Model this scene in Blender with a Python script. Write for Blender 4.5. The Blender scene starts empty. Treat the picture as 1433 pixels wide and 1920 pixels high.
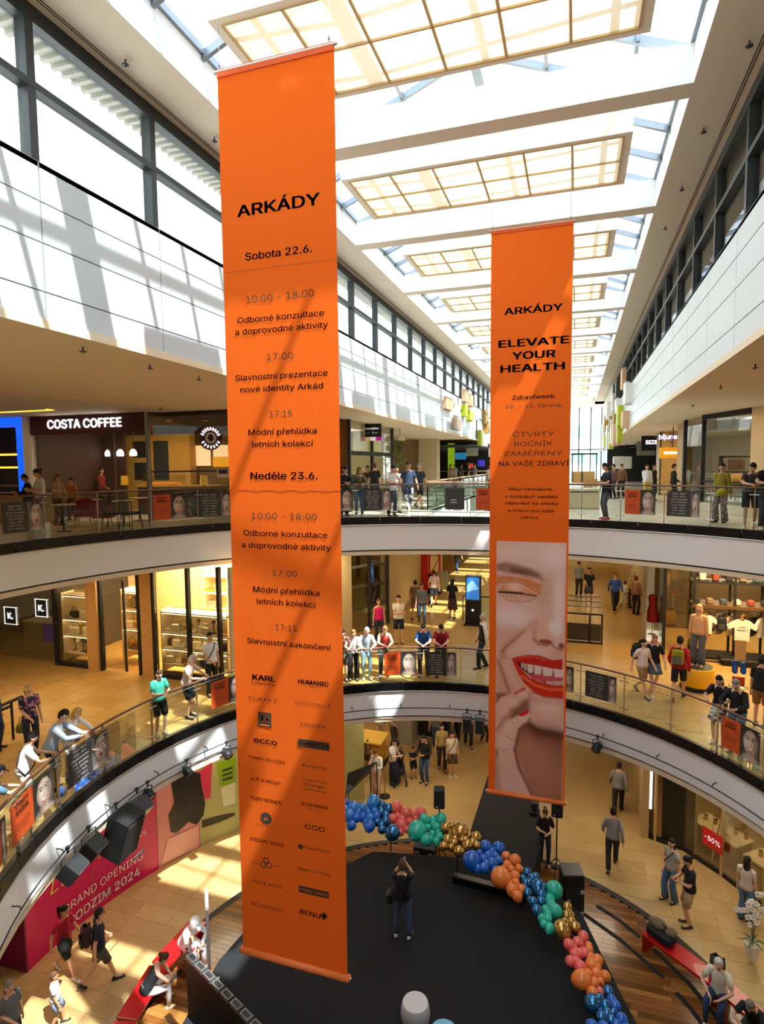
import bpy, math, random
import numpy as np
from math import sin, cos, pi, radians as R_, atan2, hypot, sqrt
from mathutils import Vector, Matrix

S = bpy.context.scene
COL = S.collection
EYE = 11.35                     # eye height over the ground floor
L0, L1, L2 = 0.0, 4.8, 9.6      # floor levels
F_PX = 1115.0                   # focal length in pixels of a 1433 x 1920 frame


# ------------------------------------------------------------------ camera
def cam_axes(yaw, pitch, roll):
    c, s = cos(yaw), sin(yaw)
    r = Vector((c, s, 0)); fw = Vector((-s, c, 0)); up = Vector((0, 0, 1))
    cp, sp = cos(pitch), sin(pitch)
    f2 = fw * cp - up * sp
    u2 = up * cp + fw * sp
    cr, sr = cos(roll), sin(roll)
    return r * cr + u2 * sr, u2 * cr - r * sr, f2


CR, CU, CF = cam_axes(R_(18.1), R_(4.6), R_(-.52))
cam_d = bpy.data.cameras.new('camera')
cam = bpy.data.objects.new('camera', cam_d)
COL.objects.link(cam)
cam_d.sensor_fit = 'AUTO'
cam_d.sensor_width = 36.0
cam_d.lens = F_PX / 1920 * 36.0
cam_d.clip_start = .05
cam_d.clip_end = 400
m = Matrix.Identity(4)
for i, ax in enumerate((CR, CU, -CF)):
    for j in range(3):
        m[j][i] = ax[j]
m[0][3], m[1][3], m[2][3] = 0, 0, EYE
cam.matrix_world = m
S.camera = cam


def ray(px, py):
    return CR * ((px - 716.5) / F_PX) - CU * ((py - 960) / F_PX) + CF


def at(px, py, z):
    """World point on the level z that the survey pixel (1433 x 1920) falls on."""
    d = ray(px, py)
    t = (z - EYE) / d.z
    return Vector((d.x * t, d.y * t, z))


# ------------------------------------------------------------------ light
W = bpy.data.worlds.new('sky'); S.world = W
W.use_nodes = True
nt = W.node_tree
bg = nt.nodes['Background']
bg.inputs[0].default_value = (.86, .93, 1.0, 1)
bg.inputs[1].default_value = 5.2
sun_d = bpy.data.lights.new('sun', 'SUN')
sun_d.energy = 14.0
sun_d.angle = R_(.7)
sun_d.color = (1.0, .95, .87)
sun = bpy.data.objects.new('sun', sun_d); COL.objects.link(sun)
sun.location = (20, -12, 45)
sun.rotation_euler = Vector((-.48, .22, -1)).to_track_quat('-Z', 'Y').to_euler()
S.view_settings.view_transform = 'Standard'
S.view_settings.look = 'None'
S.view_settings.gamma = 1
S.view_settings.use_curve_mapping = False
S.view_settings.exposure = 0.25
cy = S.cycles
cy.use_denoising = True
cy.max_bounces = 7
cy.diffuse_bounces = 4
cy.glossy_bounces = 3
cy.transmission_bounces = 4
cy.transparent_max_bounces = 24
cy.caustics_reflective = False
cy.caustics_refractive = False
cy.sample_clamp_indirect = 6.0


# ------------------------------------------------------------------ helpers
def lin(c):
    if isinstance(c, str):
        c = c.lstrip('#'); c = [int(c[i:i + 2], 16) / 255 for i in (0, 2, 4)]
    return tuple(x / 12.92 if x <= .04045 else ((x + .055) / 1.055) ** 2.4 for x in c)


MATS = {}


def mat(name, col='#ffffff', rough=.6, metal=0.0, emit=0.0, emit_col=None, noise=0.0, nscale=8.0, spec=.5, coat=0.0, sheen=0.0, trans=0.0):
    if name in MATS:
        return MATS[name]
    M = bpy.data.materials.new(name); M.use_nodes = True
    t = M.node_tree; p = t.nodes['Principled BSDF']
    c = lin(col)
    p.inputs['Base Color'].default_value = (*c, 1)
    p.inputs['Roughness'].default_value = rough
    p.inputs['Metallic'].default_value = metal
    p.inputs['Specular IOR Level'].default_value = spec
    if coat: p.inputs['Coat Weight'].default_value = coat
    if sheen: p.inputs['Sheen Weight'].default_value = sheen
    if trans: p.inputs['Transmission Weight'].default_value = trans
    if emit:
        p.inputs['Emission Color'].default_value = (*lin(emit_col or col), 1)
        p.inputs['Emission Strength'].default_value = emit
    if noise:
        tc = t.nodes.new('ShaderNodeTexCoord')
        n = t.nodes.new('ShaderNodeTexNoise'); n.inputs['Scale'].default_value = nscale
        n.inputs['Detail'].default_value = 5
        t.links.new(tc.outputs['Object'], n.inputs['Vector'])
        mx = t.nodes.new('ShaderNodeMix'); mx.data_type = 'RGBA'
        t.links.new(n.outputs['Fac'], mx.inputs[0])
        mx.inputs[6].default_value = (*[x * (1 - noise) for x in c], 1)
        mx.inputs[7].default_value = (*[min(1, x * (1 + noise)) for x in c], 1)
        t.links.new(mx.outputs[2], p.inputs['Base Color'])
    MATS[name] = M
    return M


def glass_mat(name, tint='#f4faf8', refl=.10, rough=0.0):
    """Clear sheet glass: lets light straight through, mirrors at grazing angles."""
    if name in MATS:
        return MATS[name]
    M = bpy.data.materials.new(name); M.use_nodes = True
    t = M.node_tree; t.nodes.clear()
    o = t.nodes.new('ShaderNodeOutputMaterial')
    tr = t.nodes.new('ShaderNodeBsdfTransparent'); tr.inputs[0].default_value = (*lin(tint), 1)
    gl = t.nodes.new('ShaderNodeBsdfGlossy'); gl.inputs['Roughness'].default_value = rough
    fr = t.nodes.new('ShaderNodeLayerWeight'); fr.inputs[0].default_value = .25
    mp = t.nodes.new('ShaderNodeMath'); mp.operation = 'MULTIPLY_ADD'
    mp.inputs[1].default_value = .55; mp.inputs[2].default_value = refl * .5
    mx = t.nodes.new('ShaderNodeMixShader')
    t.links.new(fr.outputs['Fresnel'], mp.inputs[0])
    t.links.new(mp.outputs[0], mx.inputs[0])
    t.links.new(tr.outputs[0], mx.inputs[1]); t.links.new(gl.outputs[0], mx.inputs[2])
    t.links.new(mx.outputs[0], o.inputs[0])
    MATS[name] = M
    return M


def translucent_mat(name, col, amount=.5, vcol=None, rough=.8, wave=0.0):
    """Cloth or diffuser sheet: part of the light comes through."""
    if name in MATS:
        return MATS[name]
    M = bpy.data.materials.new(name); M.use_nodes = True
    t = M.node_tree; t.nodes.clear()
    o = t.nodes.new('ShaderNodeOutputMaterial')
    d = t.nodes.new('ShaderNodeBsdfDiffuse'); d.inputs[0].default_value = (*lin(col), 1)
    tl = t.nodes.new('ShaderNodeBsdfTranslucent'); tl.inputs[0].default_value = (*lin(col), 1)
    if vcol:
        a = t.nodes.new('ShaderNodeVertexColor'); a.layer_name = vcol
        t.links.new(a.outputs[0], d.inputs[0]); t.links.new(a.outputs[0], tl.inputs[0])
    mx = t.nodes.new('ShaderNodeMixShader'); mx.inputs[0].default_value = amount
    t.links.new(d.outputs[0], mx.inputs[1]); t.links.new(tl.outputs[0], mx.inputs[2])
    t.links.new(mx.outputs[0], o.inputs[0])
    MATS[name] = M
    return M


def vcol_mat(name, rough=.6):
    if name in MATS:
        return MATS[name]
    M = bpy.data.materials.new(name); M.use_nodes = True
    t = M.node_tree; p = t.nodes['Principled BSDF']
    a = t.nodes.new('ShaderNodeVertexColor'); a.layer_name = 'print'
    t.links.new(a.outputs[0], p.inputs['Base Color'])
    p.inputs['Roughness'].default_value = rough
    MATS[name] = M
    return M


class MB:
    """Collects vertices and faces of one mesh."""
    def __init__(s): s.v = []; s.f = []

    def add(s, v, f):
        n = len(s.v); s.v += [tuple(p) for p in v]; s.f += [tuple(i + n for i in q) for q in f]; return s

    def box(s, x0, x1, y0, y1, z0, z1):
        return s.add([(x0, y0, z0), (x1, y0, z0), (x1, y1, z0), (x0, y1, z0), (x0, y0, z1), (x1, y0, z1), (x1, y1, z1), (x0, y1, z1)],
                     [(0, 3, 2, 1), (4, 5, 6, 7), (0, 1, 5, 4), (1, 2, 6, 5), (2, 3, 7, 6), (3, 0, 4, 7)])

    def obox(s, c, sx, sy, sz, rz=0.0, rx=0.0, ry=0.0):
        """Box centred at c, turned by rx, ry, rz."""
        M = Matrix.Rotation(rz, 3, 'Z') @ Matrix.Rotation(ry, 3, 'Y') @ Matrix.Rotation(rx, 3, 'X')
        c = Vector(c)
        v = [c + M @ Vector((a * sx / 2, b * sy / 2, d * sz / 2)) for d in (-1, 1) for (a, b) in ((-1, -1), (1, -1), (1, 1), (-1, 1))]
        return s.add(v, [(0, 3, 2, 1), (4, 5, 6, 7), (0, 1, 5, 4), (1, 2, 6, 5), (2, 3, 7, 6), (3, 0, 4, 7)])

    def rbox(s, c, sx, sy, sz, b=.02, rz=0.0):
        """Box with chamfered upright edges and top."""
        x, y = sx / 2, sy / 2
        def ring(x, y, b): return [(-x + b, -y), (x - b, -y), (x, -y + b), (x, y - b), (x - b, y), (-x + b, y), (-x, y - b), (-x, -y + b)]
        v = []
        for (k, z) in ((b, -sz / 2), (0, -sz / 2 + b), (0, sz / 2 - b), (b, sz / 2)):
            for (px, py) in ring(x - k, y - k, b):
                v.append((c[0] + px * cos(rz) - py * sin(rz), c[1] + px * sin(rz) + py * cos(rz), c[2] + z))
        f = [tuple(range(7, -1, -1)), tuple(range(24, 32))]
        for r in range(3):
            for i in range(8):
                j = (i + 1) % 8
                f.append((r * 8 + i, r * 8 + j, r * 8 + 8 + j, r * 8 + 8 + i))
        return s.add(v, f)

    def tube(s, path, r, n=8, closed=False):
        P = [Vector(p) for p in path]; v = []; f = []
        rr = r if isinstance(r, (list, tuple)) else [r] * len(P)
        m = len(P)
        a = None
        for i, p in enumerate(P):
            d = (P[(i + 1) % m] - P[i - 1]) if closed else (P[min(i + 1, m - 1)] - P[max(i - 1, 0)])
            d = d.normalized() if d.length > 1e-9 else Vector((0, 0, 1))
            if a is None:
                a = d.cross(Vector((0, 0, 1)))
                if a.length < .1: a = d.cross(Vector((0, 1, 0)))
            a = a - d * a.dot(d)
            if a.length < 1e-3: a = d.cross(Vector((1, .3, 0)))
            a.normalize(); b = d.cross(a)
            for k in range(n):
                t = 2 * pi * k / n
                v.append(p + (a * cos(t) + b * sin(t)) * rr[i])
        for i in range(m if closed else m - 1):
            for k in range(n):
                i2 = (i + 1) % m
                f.append((i * n + k, i * n + (k + 1) % n, i2 * n + (k + 1) % n, i2 * n + k))
        if not closed:
            f.append(tuple(range(n - 1, -1, -1))); f.append(tuple((m - 1) * n + k for k in range(n)))
        return s.add(v, f)

    def lathe(s, prof, n=16, c=(0, 0, 0)):
        v = []; f = []
        for (r, z) in prof:
            for k in range(n):
                t = 2 * pi * k / n; v.append((c[0] + r * cos(t), c[1] + r * sin(t), c[2] + z))
        for i in range(len(prof) - 1):
            for k in range(n):
                f.append((i * n + k, i * n + (k + 1) % n, (i + 1) * n + (k + 1) % n, (i + 1) * n + k))
        f.append(tuple(range(n - 1, -1, -1))); f.append(tuple((len(prof) - 1) * n + k for k in range(n)))
        return s.add(v, f)

    def ball(s, c, rx, ry, rz, nu=10, nv=6):
        v = []; f = []
        for i in range(nv + 1):
            p = pi * i / nv
            for k in range(nu):
                t = 2 * pi * k / nu
                v.append((c[0] + rx * sin(p) * cos(t), c[1] + ry * sin(p) * sin(t), c[2] + rz * cos(p)))
        for i in range(nv):
            for k in range(nu):
                f.append((i * nu + k, (i + 1) * nu + k, (i + 1) * nu + (k + 1) % nu, i * nu + (k + 1) % nu))
        return s.add(v, f)

    def prism(s, poly, z0, z1):
        n = len(poly)
        v = [(x, y, z0) for x, y in poly] + [(x, y, z1) for x, y in poly]
        f = [tuple(range(n - 1, -1, -1)), tuple(range(n, 2 * n))]
        for i in range(n):
            j = (i + 1) % n; f.append((i, j, n + j, n + i))
        return s.add(v, f)

    def strip(s, A, B, close=False):
        """Quads between two point rows."""
        n = len(A)
        return s.add(list(A) + list(B), [(i, (i + 1) % n, n + (i + 1) % n, n + i) for i in range(n if close else n - 1)])

    def wall(s, p, q, z0, z1, th=.1):
        """Upright slab from plan point p to q, th thick to its left."""
        d = Vector((q[0] - p[0], q[1] - p[1], 0)).normalized(); nx, ny = -d.y * th, d.x * th
        return s.prism([(p[0], p[1]), (q[0], q[1]), (q[0] + nx, q[1] + ny), (p[0] + nx, p[1] + ny)], z0, z1)

    def mesh(s, name):
        me = bpy.data.meshes.new(name); me.from_pydata(s.v, [], s.f); return me


def link(o, parent=None):
    COL.objects.link(o)
    if parent is not None: o.parent = parent
    return o


def obj(name, mb, mt=None, parent=None, smooth=False, loc=None, rz=0.0):
    me = mb.mesh(name) if isinstance(mb, MB) else mb
    if smooth: me.polygons.foreach_set('use_smooth', [True] * len(me.polygons))
    if mt is not None:
        me.materials.clear()
        for q in (mt if isinstance(mt, (list, tuple)) else [mt]): me.materials.append(q)
    o = bpy.data.objects.new(name, me)
    if loc is not None: o.location = loc
    if rz: o.rotation_euler = (0, 0, rz)
    return link(o, parent)


def inst(name, me, parent=None, loc=(0, 0, 0), rz=0.0, sc=None, mt=None):
    """One more object on a shared mesh; mt overrides the material on this object alone."""
    o = bpy.data.objects.new(name, me); o.location = loc; o.rotation_euler = (0, 0, rz)
    if sc is not None: o.scale = sc if isinstance(sc, (tuple, list)) else (sc, sc, sc)
    link(o, parent)
    if mt is not None:
        o.material_slots[0].link = 'OBJECT'; o.material_slots[0].material = mt
    return o


def tag(o, label=None, cat=None, group=None, kind=None):
    if label: o['label'] = label
    if cat: o['category'] = cat
    if group: o['group'] = group
    if kind: o['kind'] = kind
    return o


def thing(name, label, cat, loc=(0, 0, 0), rz=0.0, group=None):
    o = bpy.data.objects.new(name, None); o.location = loc; o.rotation_euler = (0, 0, rz); o.empty_display_size = .2
    COL.objects.link(o)
    return tag(o, label, cat, group)


def struct(name, mb=None, mt=None, smooth=False):
    if mb is None:
        o = bpy.data.objects.new(name, None); COL.objects.link(o)
    else:
        o = obj(name, mb, mt, None, smooth)
    o['kind'] = 'structure'
    return o


ORD = ('first', 'second', 'third', 'fourth', 'fifth', 'sixth', 'seventh', 'eighth', 'ninth', 'tenth', 'eleventh', 'twelfth', 'thirteenth', 'fourteenth', 'fifteenth', 'sixteenth')


try:
    FONT = bpy.data.fonts.load(bpy.utils.system_resource('DATAFILES') + '/fonts/Inter.woff2')   # the sans face that ships with Blender
except Exception:
    FONT = None


from mathutils.geometry import delaunay_2d_cdt
GLYPHS = {}


def fill_loops(co, edges):
    """Triangles filling the outlines by winding number (overlapping strokes stay solid, counters stay open)."""
    v, e, f, _, _, _ = delaunay_2d_cdt([Vector(c) for c in co], edges, [], 1, 1e-6)
    if not f: return [], []
    P = np.array([tuple(p) for p in v]); T = np.array([tuple(t) for t in f])
    C = P[T].mean(1)
    A = np.array([co[i] for i, j in edges]); B = np.array([co[j] for i, j in edges])
    up = (A[None, :, 1] <= C[:, 1, None]) & (B[None, :, 1] > C[:, 1, None]); dn = (A[None, :, 1] > C[:, 1, None]) & (B[None, :, 1] <= C[:, 1, None])
    cr = (B[None, :, 0] - A[None, :, 0]) * (C[:, 1, None] - A[None, :, 1]) - (C[:, 0, None] - A[None, :, 0]) * (B[None, :, 1] - A[None, :, 1])
    w = (up & (cr > 0)).sum(1) - (dn & (cr < 0)).sum(1)
    T = T[w != 0]
    return [tuple(p) for p in P], [tuple(t) for t in T]


def text_mesh(s, size, bold=0.0, align='CENTER', sx=1.0, space=1.0, shear=0.0, line=1.0, ext=.0):
    """Flat lettering as a mesh; bold strokes are thickened by overlaid copies."""
    cu = bpy.data.curves.new('t', 'FONT'); cu.body = s; cu.size = 1.0; cu.align_x = align; cu.align_y = 'CENTER'
    if FONT: cu.font = FONT
    cu.space_character = space; cu.shear = shear; cu.space_line = line
    cu.fill_mode = 'NONE'; cu.dimensions = '2D'; cu.resolution_u = 3
    o = bpy.data.objects.new('t', cu)
    me = bpy.data.meshes.new_from_object(o)
    bpy.data.objects.remove(o); bpy.data.curves.remove(cu)
    co = [(p.co.x, p.co.y) for p in me.vertices]; ed = [tuple(e.vertices) for e in me.edges]
    # follow each outline in order so that its winding is kept
    nx = {}
    for i, j in ed: nx.setdefault(i, []).append(j); nx.setdefault(j, []).append(i)
    seen = set(); out = []
    for i in range(len(co)):
        if i in seen or i not in nx: continue
        k = i; prev = None; seen.add(i)
        while True:
            c = [n for n in nx[k] if n != prev]
            n = (i + 1 if prev is None and i + 1 in c else c[0]) if c else i
            out.append((k, n)); prev, k = k, n
            if n == i or n in seen: break
            seen.add(n)
    bpy.data.meshes.remove(me)
    q = MB()
    if co:
        v, f = fill_loops(co, out)
        b = bold * .85
        for dx, dy in (((-b, -b * .6), (b, -b * .6), (-b, b * .6), (b, b * .6)) if bold > 0 else ((0, 0),)):
            q.add([((x + dx) * size * sx, (y + dy) * size, 0) for x, y in v], f)
    return q.mesh('t')


def text(name, s, mt, parent, origin, right, up, size, **k):
    """Flat lettering centred at origin, running along right, upright along up."""
    me = text_mesh(s, size, **k)
    r = Vector(right).normalized(); u = Vector(up).normalized(); n = r.cross(u)
    M = Matrix(((r.x, u.x, n.x, origin[0]), (r.y, u.y, n.y, origin[1]), (r.z, u.z, n.z, origin[2]), (0, 0, 0, 1)))
    me.transform(M)
    o = obj(name, me, mt, parent); o['kind'] = 'stuff'; return o


def rnd(a, b): return random.uniform(a, b)


random.seed(7)
# ------------------------------------------------------------------ materials of the building
white_wall = mat('white_panel', '#fbfcfe', .35, spec=.4)
white_paint = mat('white_paint', '#f7f7f5', .7)
beige = mat('beige_soffit', '#dccdb8', .8, noise=.03, nscale=30)
cream = mat('cream_ceiling', '#f0dec0', .8, noise=.02, nscale=20)
dark_metal = mat('anthracite_metal', '#34383b', .45, metal=.2)
grey_metal = mat('grey_aluminium', '#87909a', .35, metal=.6)
steel = mat('brushed_steel', '#b9b6b0', .3, metal=.9)
black_band = mat('black_gloss_band', '#0d0e10', .38, spec=.4)
black_m = mat('black_matt', '#101113', .7)
rail_wood = mat('brown_handrail', '#6d4632', .3, coat=.3)
stone = mat('cream_stone', '#b99a66', .28, noise=.10, nscale=3)
stone2 = mat('cream_stone_light', '#bea06d', .25, noise=.10, nscale=3)
stone3 = mat('cream_stone_warm', '#b49562', .3, noise=.12, nscale=3)
gold1 = mat('golden_stone', '#bd9450', .25, noise=.10, nscale=3)
gold2 = mat('golden_stone_light', '#c19a58', .22, noise=.10, nscale=3)
gold3 = mat('golden_stone_deep', '#b88e4a', .28, noise=.12, nscale=3)
pale_stone = mat('pale_stone', '#d6c9b2', .22, noise=.06, nscale=3)
clear = glass_mat('railing_glass', '#eef6f1', .03)
shop_glass = glass_mat('shop_glass', '#f3f4f0', .10)
win_glass = glass_mat('window_glass', '#f6faf8', .12)
sky_glass = glass_mat('skylight_glass', '#f2f8fc', .05)

C1 = (-2.4, 10.06)
C2 = (-2.2, 9.03)
CD = (-2.3, 10.33)
X0, X1, Y0, Y1 = -23.0, 11.5, -13.0, 62.0     # outline of the building


def rim1(a): return 7.10


def rim2(a):
    """Radius of the upper gallery edge; a little tighter where the camera stands."""
    d = abs((a - R_(-76) + pi) % (2 * pi) - pi)
    return 10.28 - 1.45 * max(0.0, 1 - d / R_(55)) ** .7 if d < R_(55) else 10.28


def arc(c, rf, n, a0=0.0, a1=2 * pi, dr=0.0, z=0.0):
    return [(c[0] + (rf(a) + dr) * cos(a), c[1] + (rf(a) + dr) * sin(a), z) for a in (a0 + (a1 - a0) * i / n for i in range(n + 1))]


def ring_plate(c, rf, x0, x1, y0, y1, z0, z1, n=120):
    """Rectangular slab with the round opening cut out of it."""
    mb = MB(); ins = []; out = []
    angs = sorted([2 * pi * i / n for i in range(n)] + [atan2(y - c[1], x - c[0]) % (2 * pi) for x in (x0, x1) for y in (y0, y1)])
    for a in angs:
        ca, sa = cos(a), sin(a)
        t = min([(x1 - c[0]) / ca if ca > 1e-9 else 1e9, (x0 - c[0]) / ca if ca < -1e-9 else 1e9,
                 (y1 - c[1]) / sa if sa > 1e-9 else 1e9, (y0 - c[1]) / sa if sa < -1e-9 else 1e9])
        r = rf(a)
        ins.append((c[0] + r * ca, c[1] + r * sa)); out.append((c[0] + t * ca, c[1] + t * sa))
    top = lambda L, z: [(x, y, z) for x, y in L]
    mb.strip(top(ins, z1), top(out, z1), True)
    mb.strip(top(out, z0), top(ins, z0), True)
    mb.strip(top(ins, z0), top(ins, z1), True)
    mb.strip(top(out, z1), top(out, z0), True)
    return mb


# ------------------------------------------------------------------ floors, ceilings, galleries
floor0 = struct('floor', MB().box(X0, X1, Y0, Y1, -.3, -.006), mat('floor_bed', '#b39a6e', .5))
V2 = (-5.3, -.9, 21.75, 46.0)    # second opening in the upper floor, over the mall street


def upper_floor(name, c, rf, top, und, mt, void=None):
    f = ring_plate(c, rf, X0, X1, Y0, 20.6 if void else Y1, top - .1, top - .006)
    if void:
        x0, x1, y0, y1 = void
        for b in ((X0, X1, 20.6, y0), (X0, x0, y0, y1), (x1, X1, y0, y1), (X0, X1, y1, Y1)):
            f.box(*b, top - .1, top - .006)
    fl = struct(name, f, mt)
    g = ring_plate(c, lambda a: rf(a) + .05, X0, X1, Y0, 20.6 if void else Y1, und, und + .06)
    if void:
        for b in ((X0, X1, 20.6, y0), (X0, x0, y0, y1), (x1, X1, y0, y1), (X0, X1, y1, Y1)):
            g.box(*b, und, und + .06)
    return fl, g


floor1, g1 = upper_floor('floor', C1, rim1, L1, 3.62, mat('floor_bed_upper', '#b7995f', .35))
floor2, g2 = upper_floor('floor', C2, rim2, L2, 8.36, mat('pale_floor', '#d8cdb9', .25, noise=.04, nscale=2), V2)
ceil0 = struct('ceiling', g1, cream)
ceil1 = struct('ceiling', g2, cream)
# edges of the second opening
mb = MB(); x0, x1, y0, y1 = V2
for b in ((x0 - .1, x0, y0, y1), (x1, x1 + .1, y0, y1), (x0, x1, y0 - .1, y0), (x0, x1, y1, y1 + .1)): mb.box(*b, 8.36, 9.6)
struct('trim', mb, white_paint)


def gallery_edge(c, rf, top, low, n, nm):
    """Rounded slab edge: black band at the floor, white fascia, shadow joint, lip."""
    t = struct(nm)
    def band(name, z0, z1, dr0, dr1, mt, th=.06):
        q = MB()
        q.strip(arc(c, rf, n, dr=dr0, z=z0), arc(c, rf, n, dr=dr1, z=z1))
        q.strip(arc(c, rf, n, dr=dr1 + th, z=z1), arc(c, rf, n, dr=dr0 + th, z=z0))
        q.strip(arc(c, rf, n, dr=dr1, z=z1), arc(c, rf, n, dr=dr1 + th, z=z1))
        q.strip(arc(c, rf, n, dr=dr0 + th, z=z0), arc(c, rf, n, dr=dr0, z=z0))
        return obj(name, q, mt, t, smooth=False)
    band('white_fascia', low + .17, top - .235, -.02, -.02, white_wall)
    band('shadow_joint', low + .12, low + .17, .03, .03, dark_metal)
    band('lip', low - .004, low + .12, .0, .0, cream)
    # black band in separate lengths
    m = n // 2
    for i in range(m):
        a0, a1 = 2 * pi * i / m + .0012, 2 * pi * (i + 1) / m - .0012
        q = MB()
        A, B = arc(c, rf, 2, a0, a1, -.05, top - .235), arc(c, rf, 2, a0, a1, -.05, top + .015)
        Cc, D = arc(c, rf, 2, a0, a1, .06, top + .015), arc(c, rf, 2, a0, a1, .06, top - .235)
        q.strip(A, B); q.strip(B, Cc); q.strip(Cc, D); q.strip(D, A)
        obj('black_band', q, black_band, t)
    q = MB()
    q.tube([(x, y, top - .235) for x, y, z in arc(c, rf, n, dr=-.055)][:-1], .012, 6, True)
    obj('steel_edge', q, steel, t)
    return t


gallery_edge(C2, rim2, L2, 8.36, 96, 'trim')
gallery_edge(C1, rim1, L1, 3.62, 72, 'trim')

# stone tiles of the ground floor and the middle gallery: the largest in view one by one, the rest joined
tile_me = MB().add([(-.247, -.247, -.005), (.247, -.247, -.005), (.247, .247, -.005), (-.247, .247, -.005),
                    (-.247, -.247, .001), (.247, -.247, .001), (.247, .247, .001), (-.247, .247, .001)],
                   [(4, 5, 6, 7), (0, 1, 5, 4), (1, 2, 6, 5), (2, 3, 7, 6), (3, 0, 4, 7)]).mesh('tile')
tile_me.materials.append(stone)


def in_view(x, y, z):
    d = Vector((x, y, z - EYE))
    w = d.dot(CF)
    if w < .5: return False
    px = 716.5 + F_PX * d.dot(CR) / w; py = 960 - F_PX * d.dot(CU) / w
    return -40 < px < 1473 and -40 < py < 1960


def tiles(floor, z, ok, size, xr, yr, cap, ms):
    L = []; s = size
    for i in range(int(xr[0] / s), int(xr[1] / s)):
        for j in range(int(yr[0] / s), int(yr[1] / s)):
            x, y = (i + .5) * s, (j + .5) * s
            if ok(x, y, s * .72) and in_view(x, y, z): L.append((x * x + y * y, x, y))
    L.sort()
    rest = MB()
    for k, (d, x, y) in enumerate(L):
        if k < cap:
            inst('tile', tile_me, floor, (x, y, z), sc=(s / .5, s / .5, 1), mt=random.choice(ms if x < -4 or z < 1 else (stone, stone, stone2, stone3)))
        else:
            h = s * .494
            rest.add([(x - h, y - h, z + .001), (x + h, y - h, z + .001), (x + h, y + h, z + .001), (x - h, y + h, z + .001)], [(0, 1, 2, 3)])
    if rest.v:
        o = obj('tile_field', rest, ms[0], floor); o['kind'] = 'stuff'


tiles(floor0, L0, lambda x, y, m: hypot(x - CD[0], y - CD[1]) > 6.45 + m and hypot(x - CD[0], y - CD[1]) < 13.5, .5, (-13, 5), (3, 27), 300, (stone, stone, stone2, stone3))
tiles(floor1, L1, lambda x, y, m: hypot(x - C1[0], y - C1[1]) > 7.15 + m, .6, (-20, 6), (3, 40), 300, (gold1, gold1, gold2, gold3))

# ------------------------------------------------------------------ upper ceilings, side walls, clerestory
WL, WR = -6.4, 2.42            # planes of the two side walls


def zc(y): return EYE + 1.78 - .0065 * max(0, y)     # underside of the upper ceiling runs slightly down the street


def ceil_sheet(x0, x1):
    q = MB()
    for (ya, yb) in ((Y0, 0), (0, 48.0)):
        q.add([(x0, ya, zc(ya)), (x1, ya, zc(ya)), (x1, yb, zc(yb)), (x0, yb, zc(yb)), (x0, ya, zc(ya) + .12), (x1, ya, zc(ya) + .12), (x1, yb, zc(yb) + .12), (x0, yb, zc(yb) + .12)],
              [(0, 3, 2, 1), (4, 5, 6, 7), (0, 1, 5, 4), (1, 2, 6, 5), (2, 3, 7, 6), (3, 0, 4, 7)])
    q.box(x0, x1, 48.0, Y1, zc(48), zc(48) + .12)
    return q


struct('ceiling', ceil_sheet(X0, WL + .02), cream)
struct('ceiling', ceil_sheet(WR - .02, X1), cream)
roofm = mat('roof_gravel', '#e6e6e4', .9)
struct('ceiling', MB().box(X0, WL - .3, Y0, Y1, 14.9, 15.05).box(WR + .3, X1, Y0, Y1, 14.9, 15.05), roofm)

rows = [1.78, 2.2, 2.8, 3.3, 3.78]


panel_m = mat('fascia_panel', '#d0d7dc', .35, spec=.4)


def fascia(name, x, sgn, ystart, y0, y1):
    t = struct(name)
    # backing
    obj('backing', MB().box(min(x - sgn * .05, x - sgn * .25), max(x - sgn * .05, x - sgn * .25), Y0, y1, EYE + 1.8, EYE + 3.74), mat('panel_joint', '#6f7478', .8), t)
    n0 = int(math.floor((Y0 - ystart) / 2.25)); k = n0
    me = {}
    while ystart + k * 2.25 < y1:
        ya = ystart + k * 2.25
        for r in range(4):
            za = rows[r] - (.0065 * max(0, ya) if r == 0 else 0); zb = rows[r + 1]
            q = MB().box(min(x, x - sgn * .05), max(x, x - sgn * .05), ya + .009, min(ya + 2.25, y1) - .009, EYE + za + .009, EYE + zb - .009)
            obj('panel', q, panel_m, t)
        k += 1
    return t


wall_left = fascia('wall_left', WL, 1, 6.0 - 2.25 * 9, Y0, 47.0)
wall_right = fascia('wall_right', WR, -1, 13.5 - 2.25 * 12, Y0, 45.5)


def clerestory(name, x, sgn, first, y1):
    """Band of dark framed windows under the roof; sgn points into the hall."""
    t = struct(name)
    z0, zt, z1 = EYE + 3.74, EYE + 4.68, EYE + 5.62
    xa, xb = sorted((x, x - sgn * .16))
    mull = MB().box(-.055, .055, -.06, .06, z0, z1).mesh('mullion'); mull.materials.append(dark_metal)
    n = int((first - Y0) / 2.22); ys = [first + 2.22 * (i - n) for i in range(n + 30)]
    ys = [y for y in ys if y < y1]
    for y in ys:
        inst('mullion', mull, t, (x - sgn * .09, y, 0), sc=(1.5, 1, 1))
    obj('transom', MB().box(xa, xb, Y0, y1, zt - .045, zt + .045), dark_metal, t)
    obj('sill', MB().box(xa, xb, Y0, y1, z0 - .03, z0 + .04), grey_metal, t)
    obj('head', MB().box(xa, xb, Y0, y1, z1 - .2, z1), dark_metal, t)
    for a, b in zip(ys[:-1], ys[1:]):
        for (c0, c1) in ((z0 + .05, zt - .04), (zt + .04, z1 - .18)):
            obj('pane', MB().box(x - sgn * .10 - .006, x - sgn * .10 + .006, a + .05, b - .05, c0, c1), win_glass, t)
    return t


clerestory('window_1', WL, 1, 5.97, 47.0)
clerestory('window_2', WR, -1, 10.9, 47.0)
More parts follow.
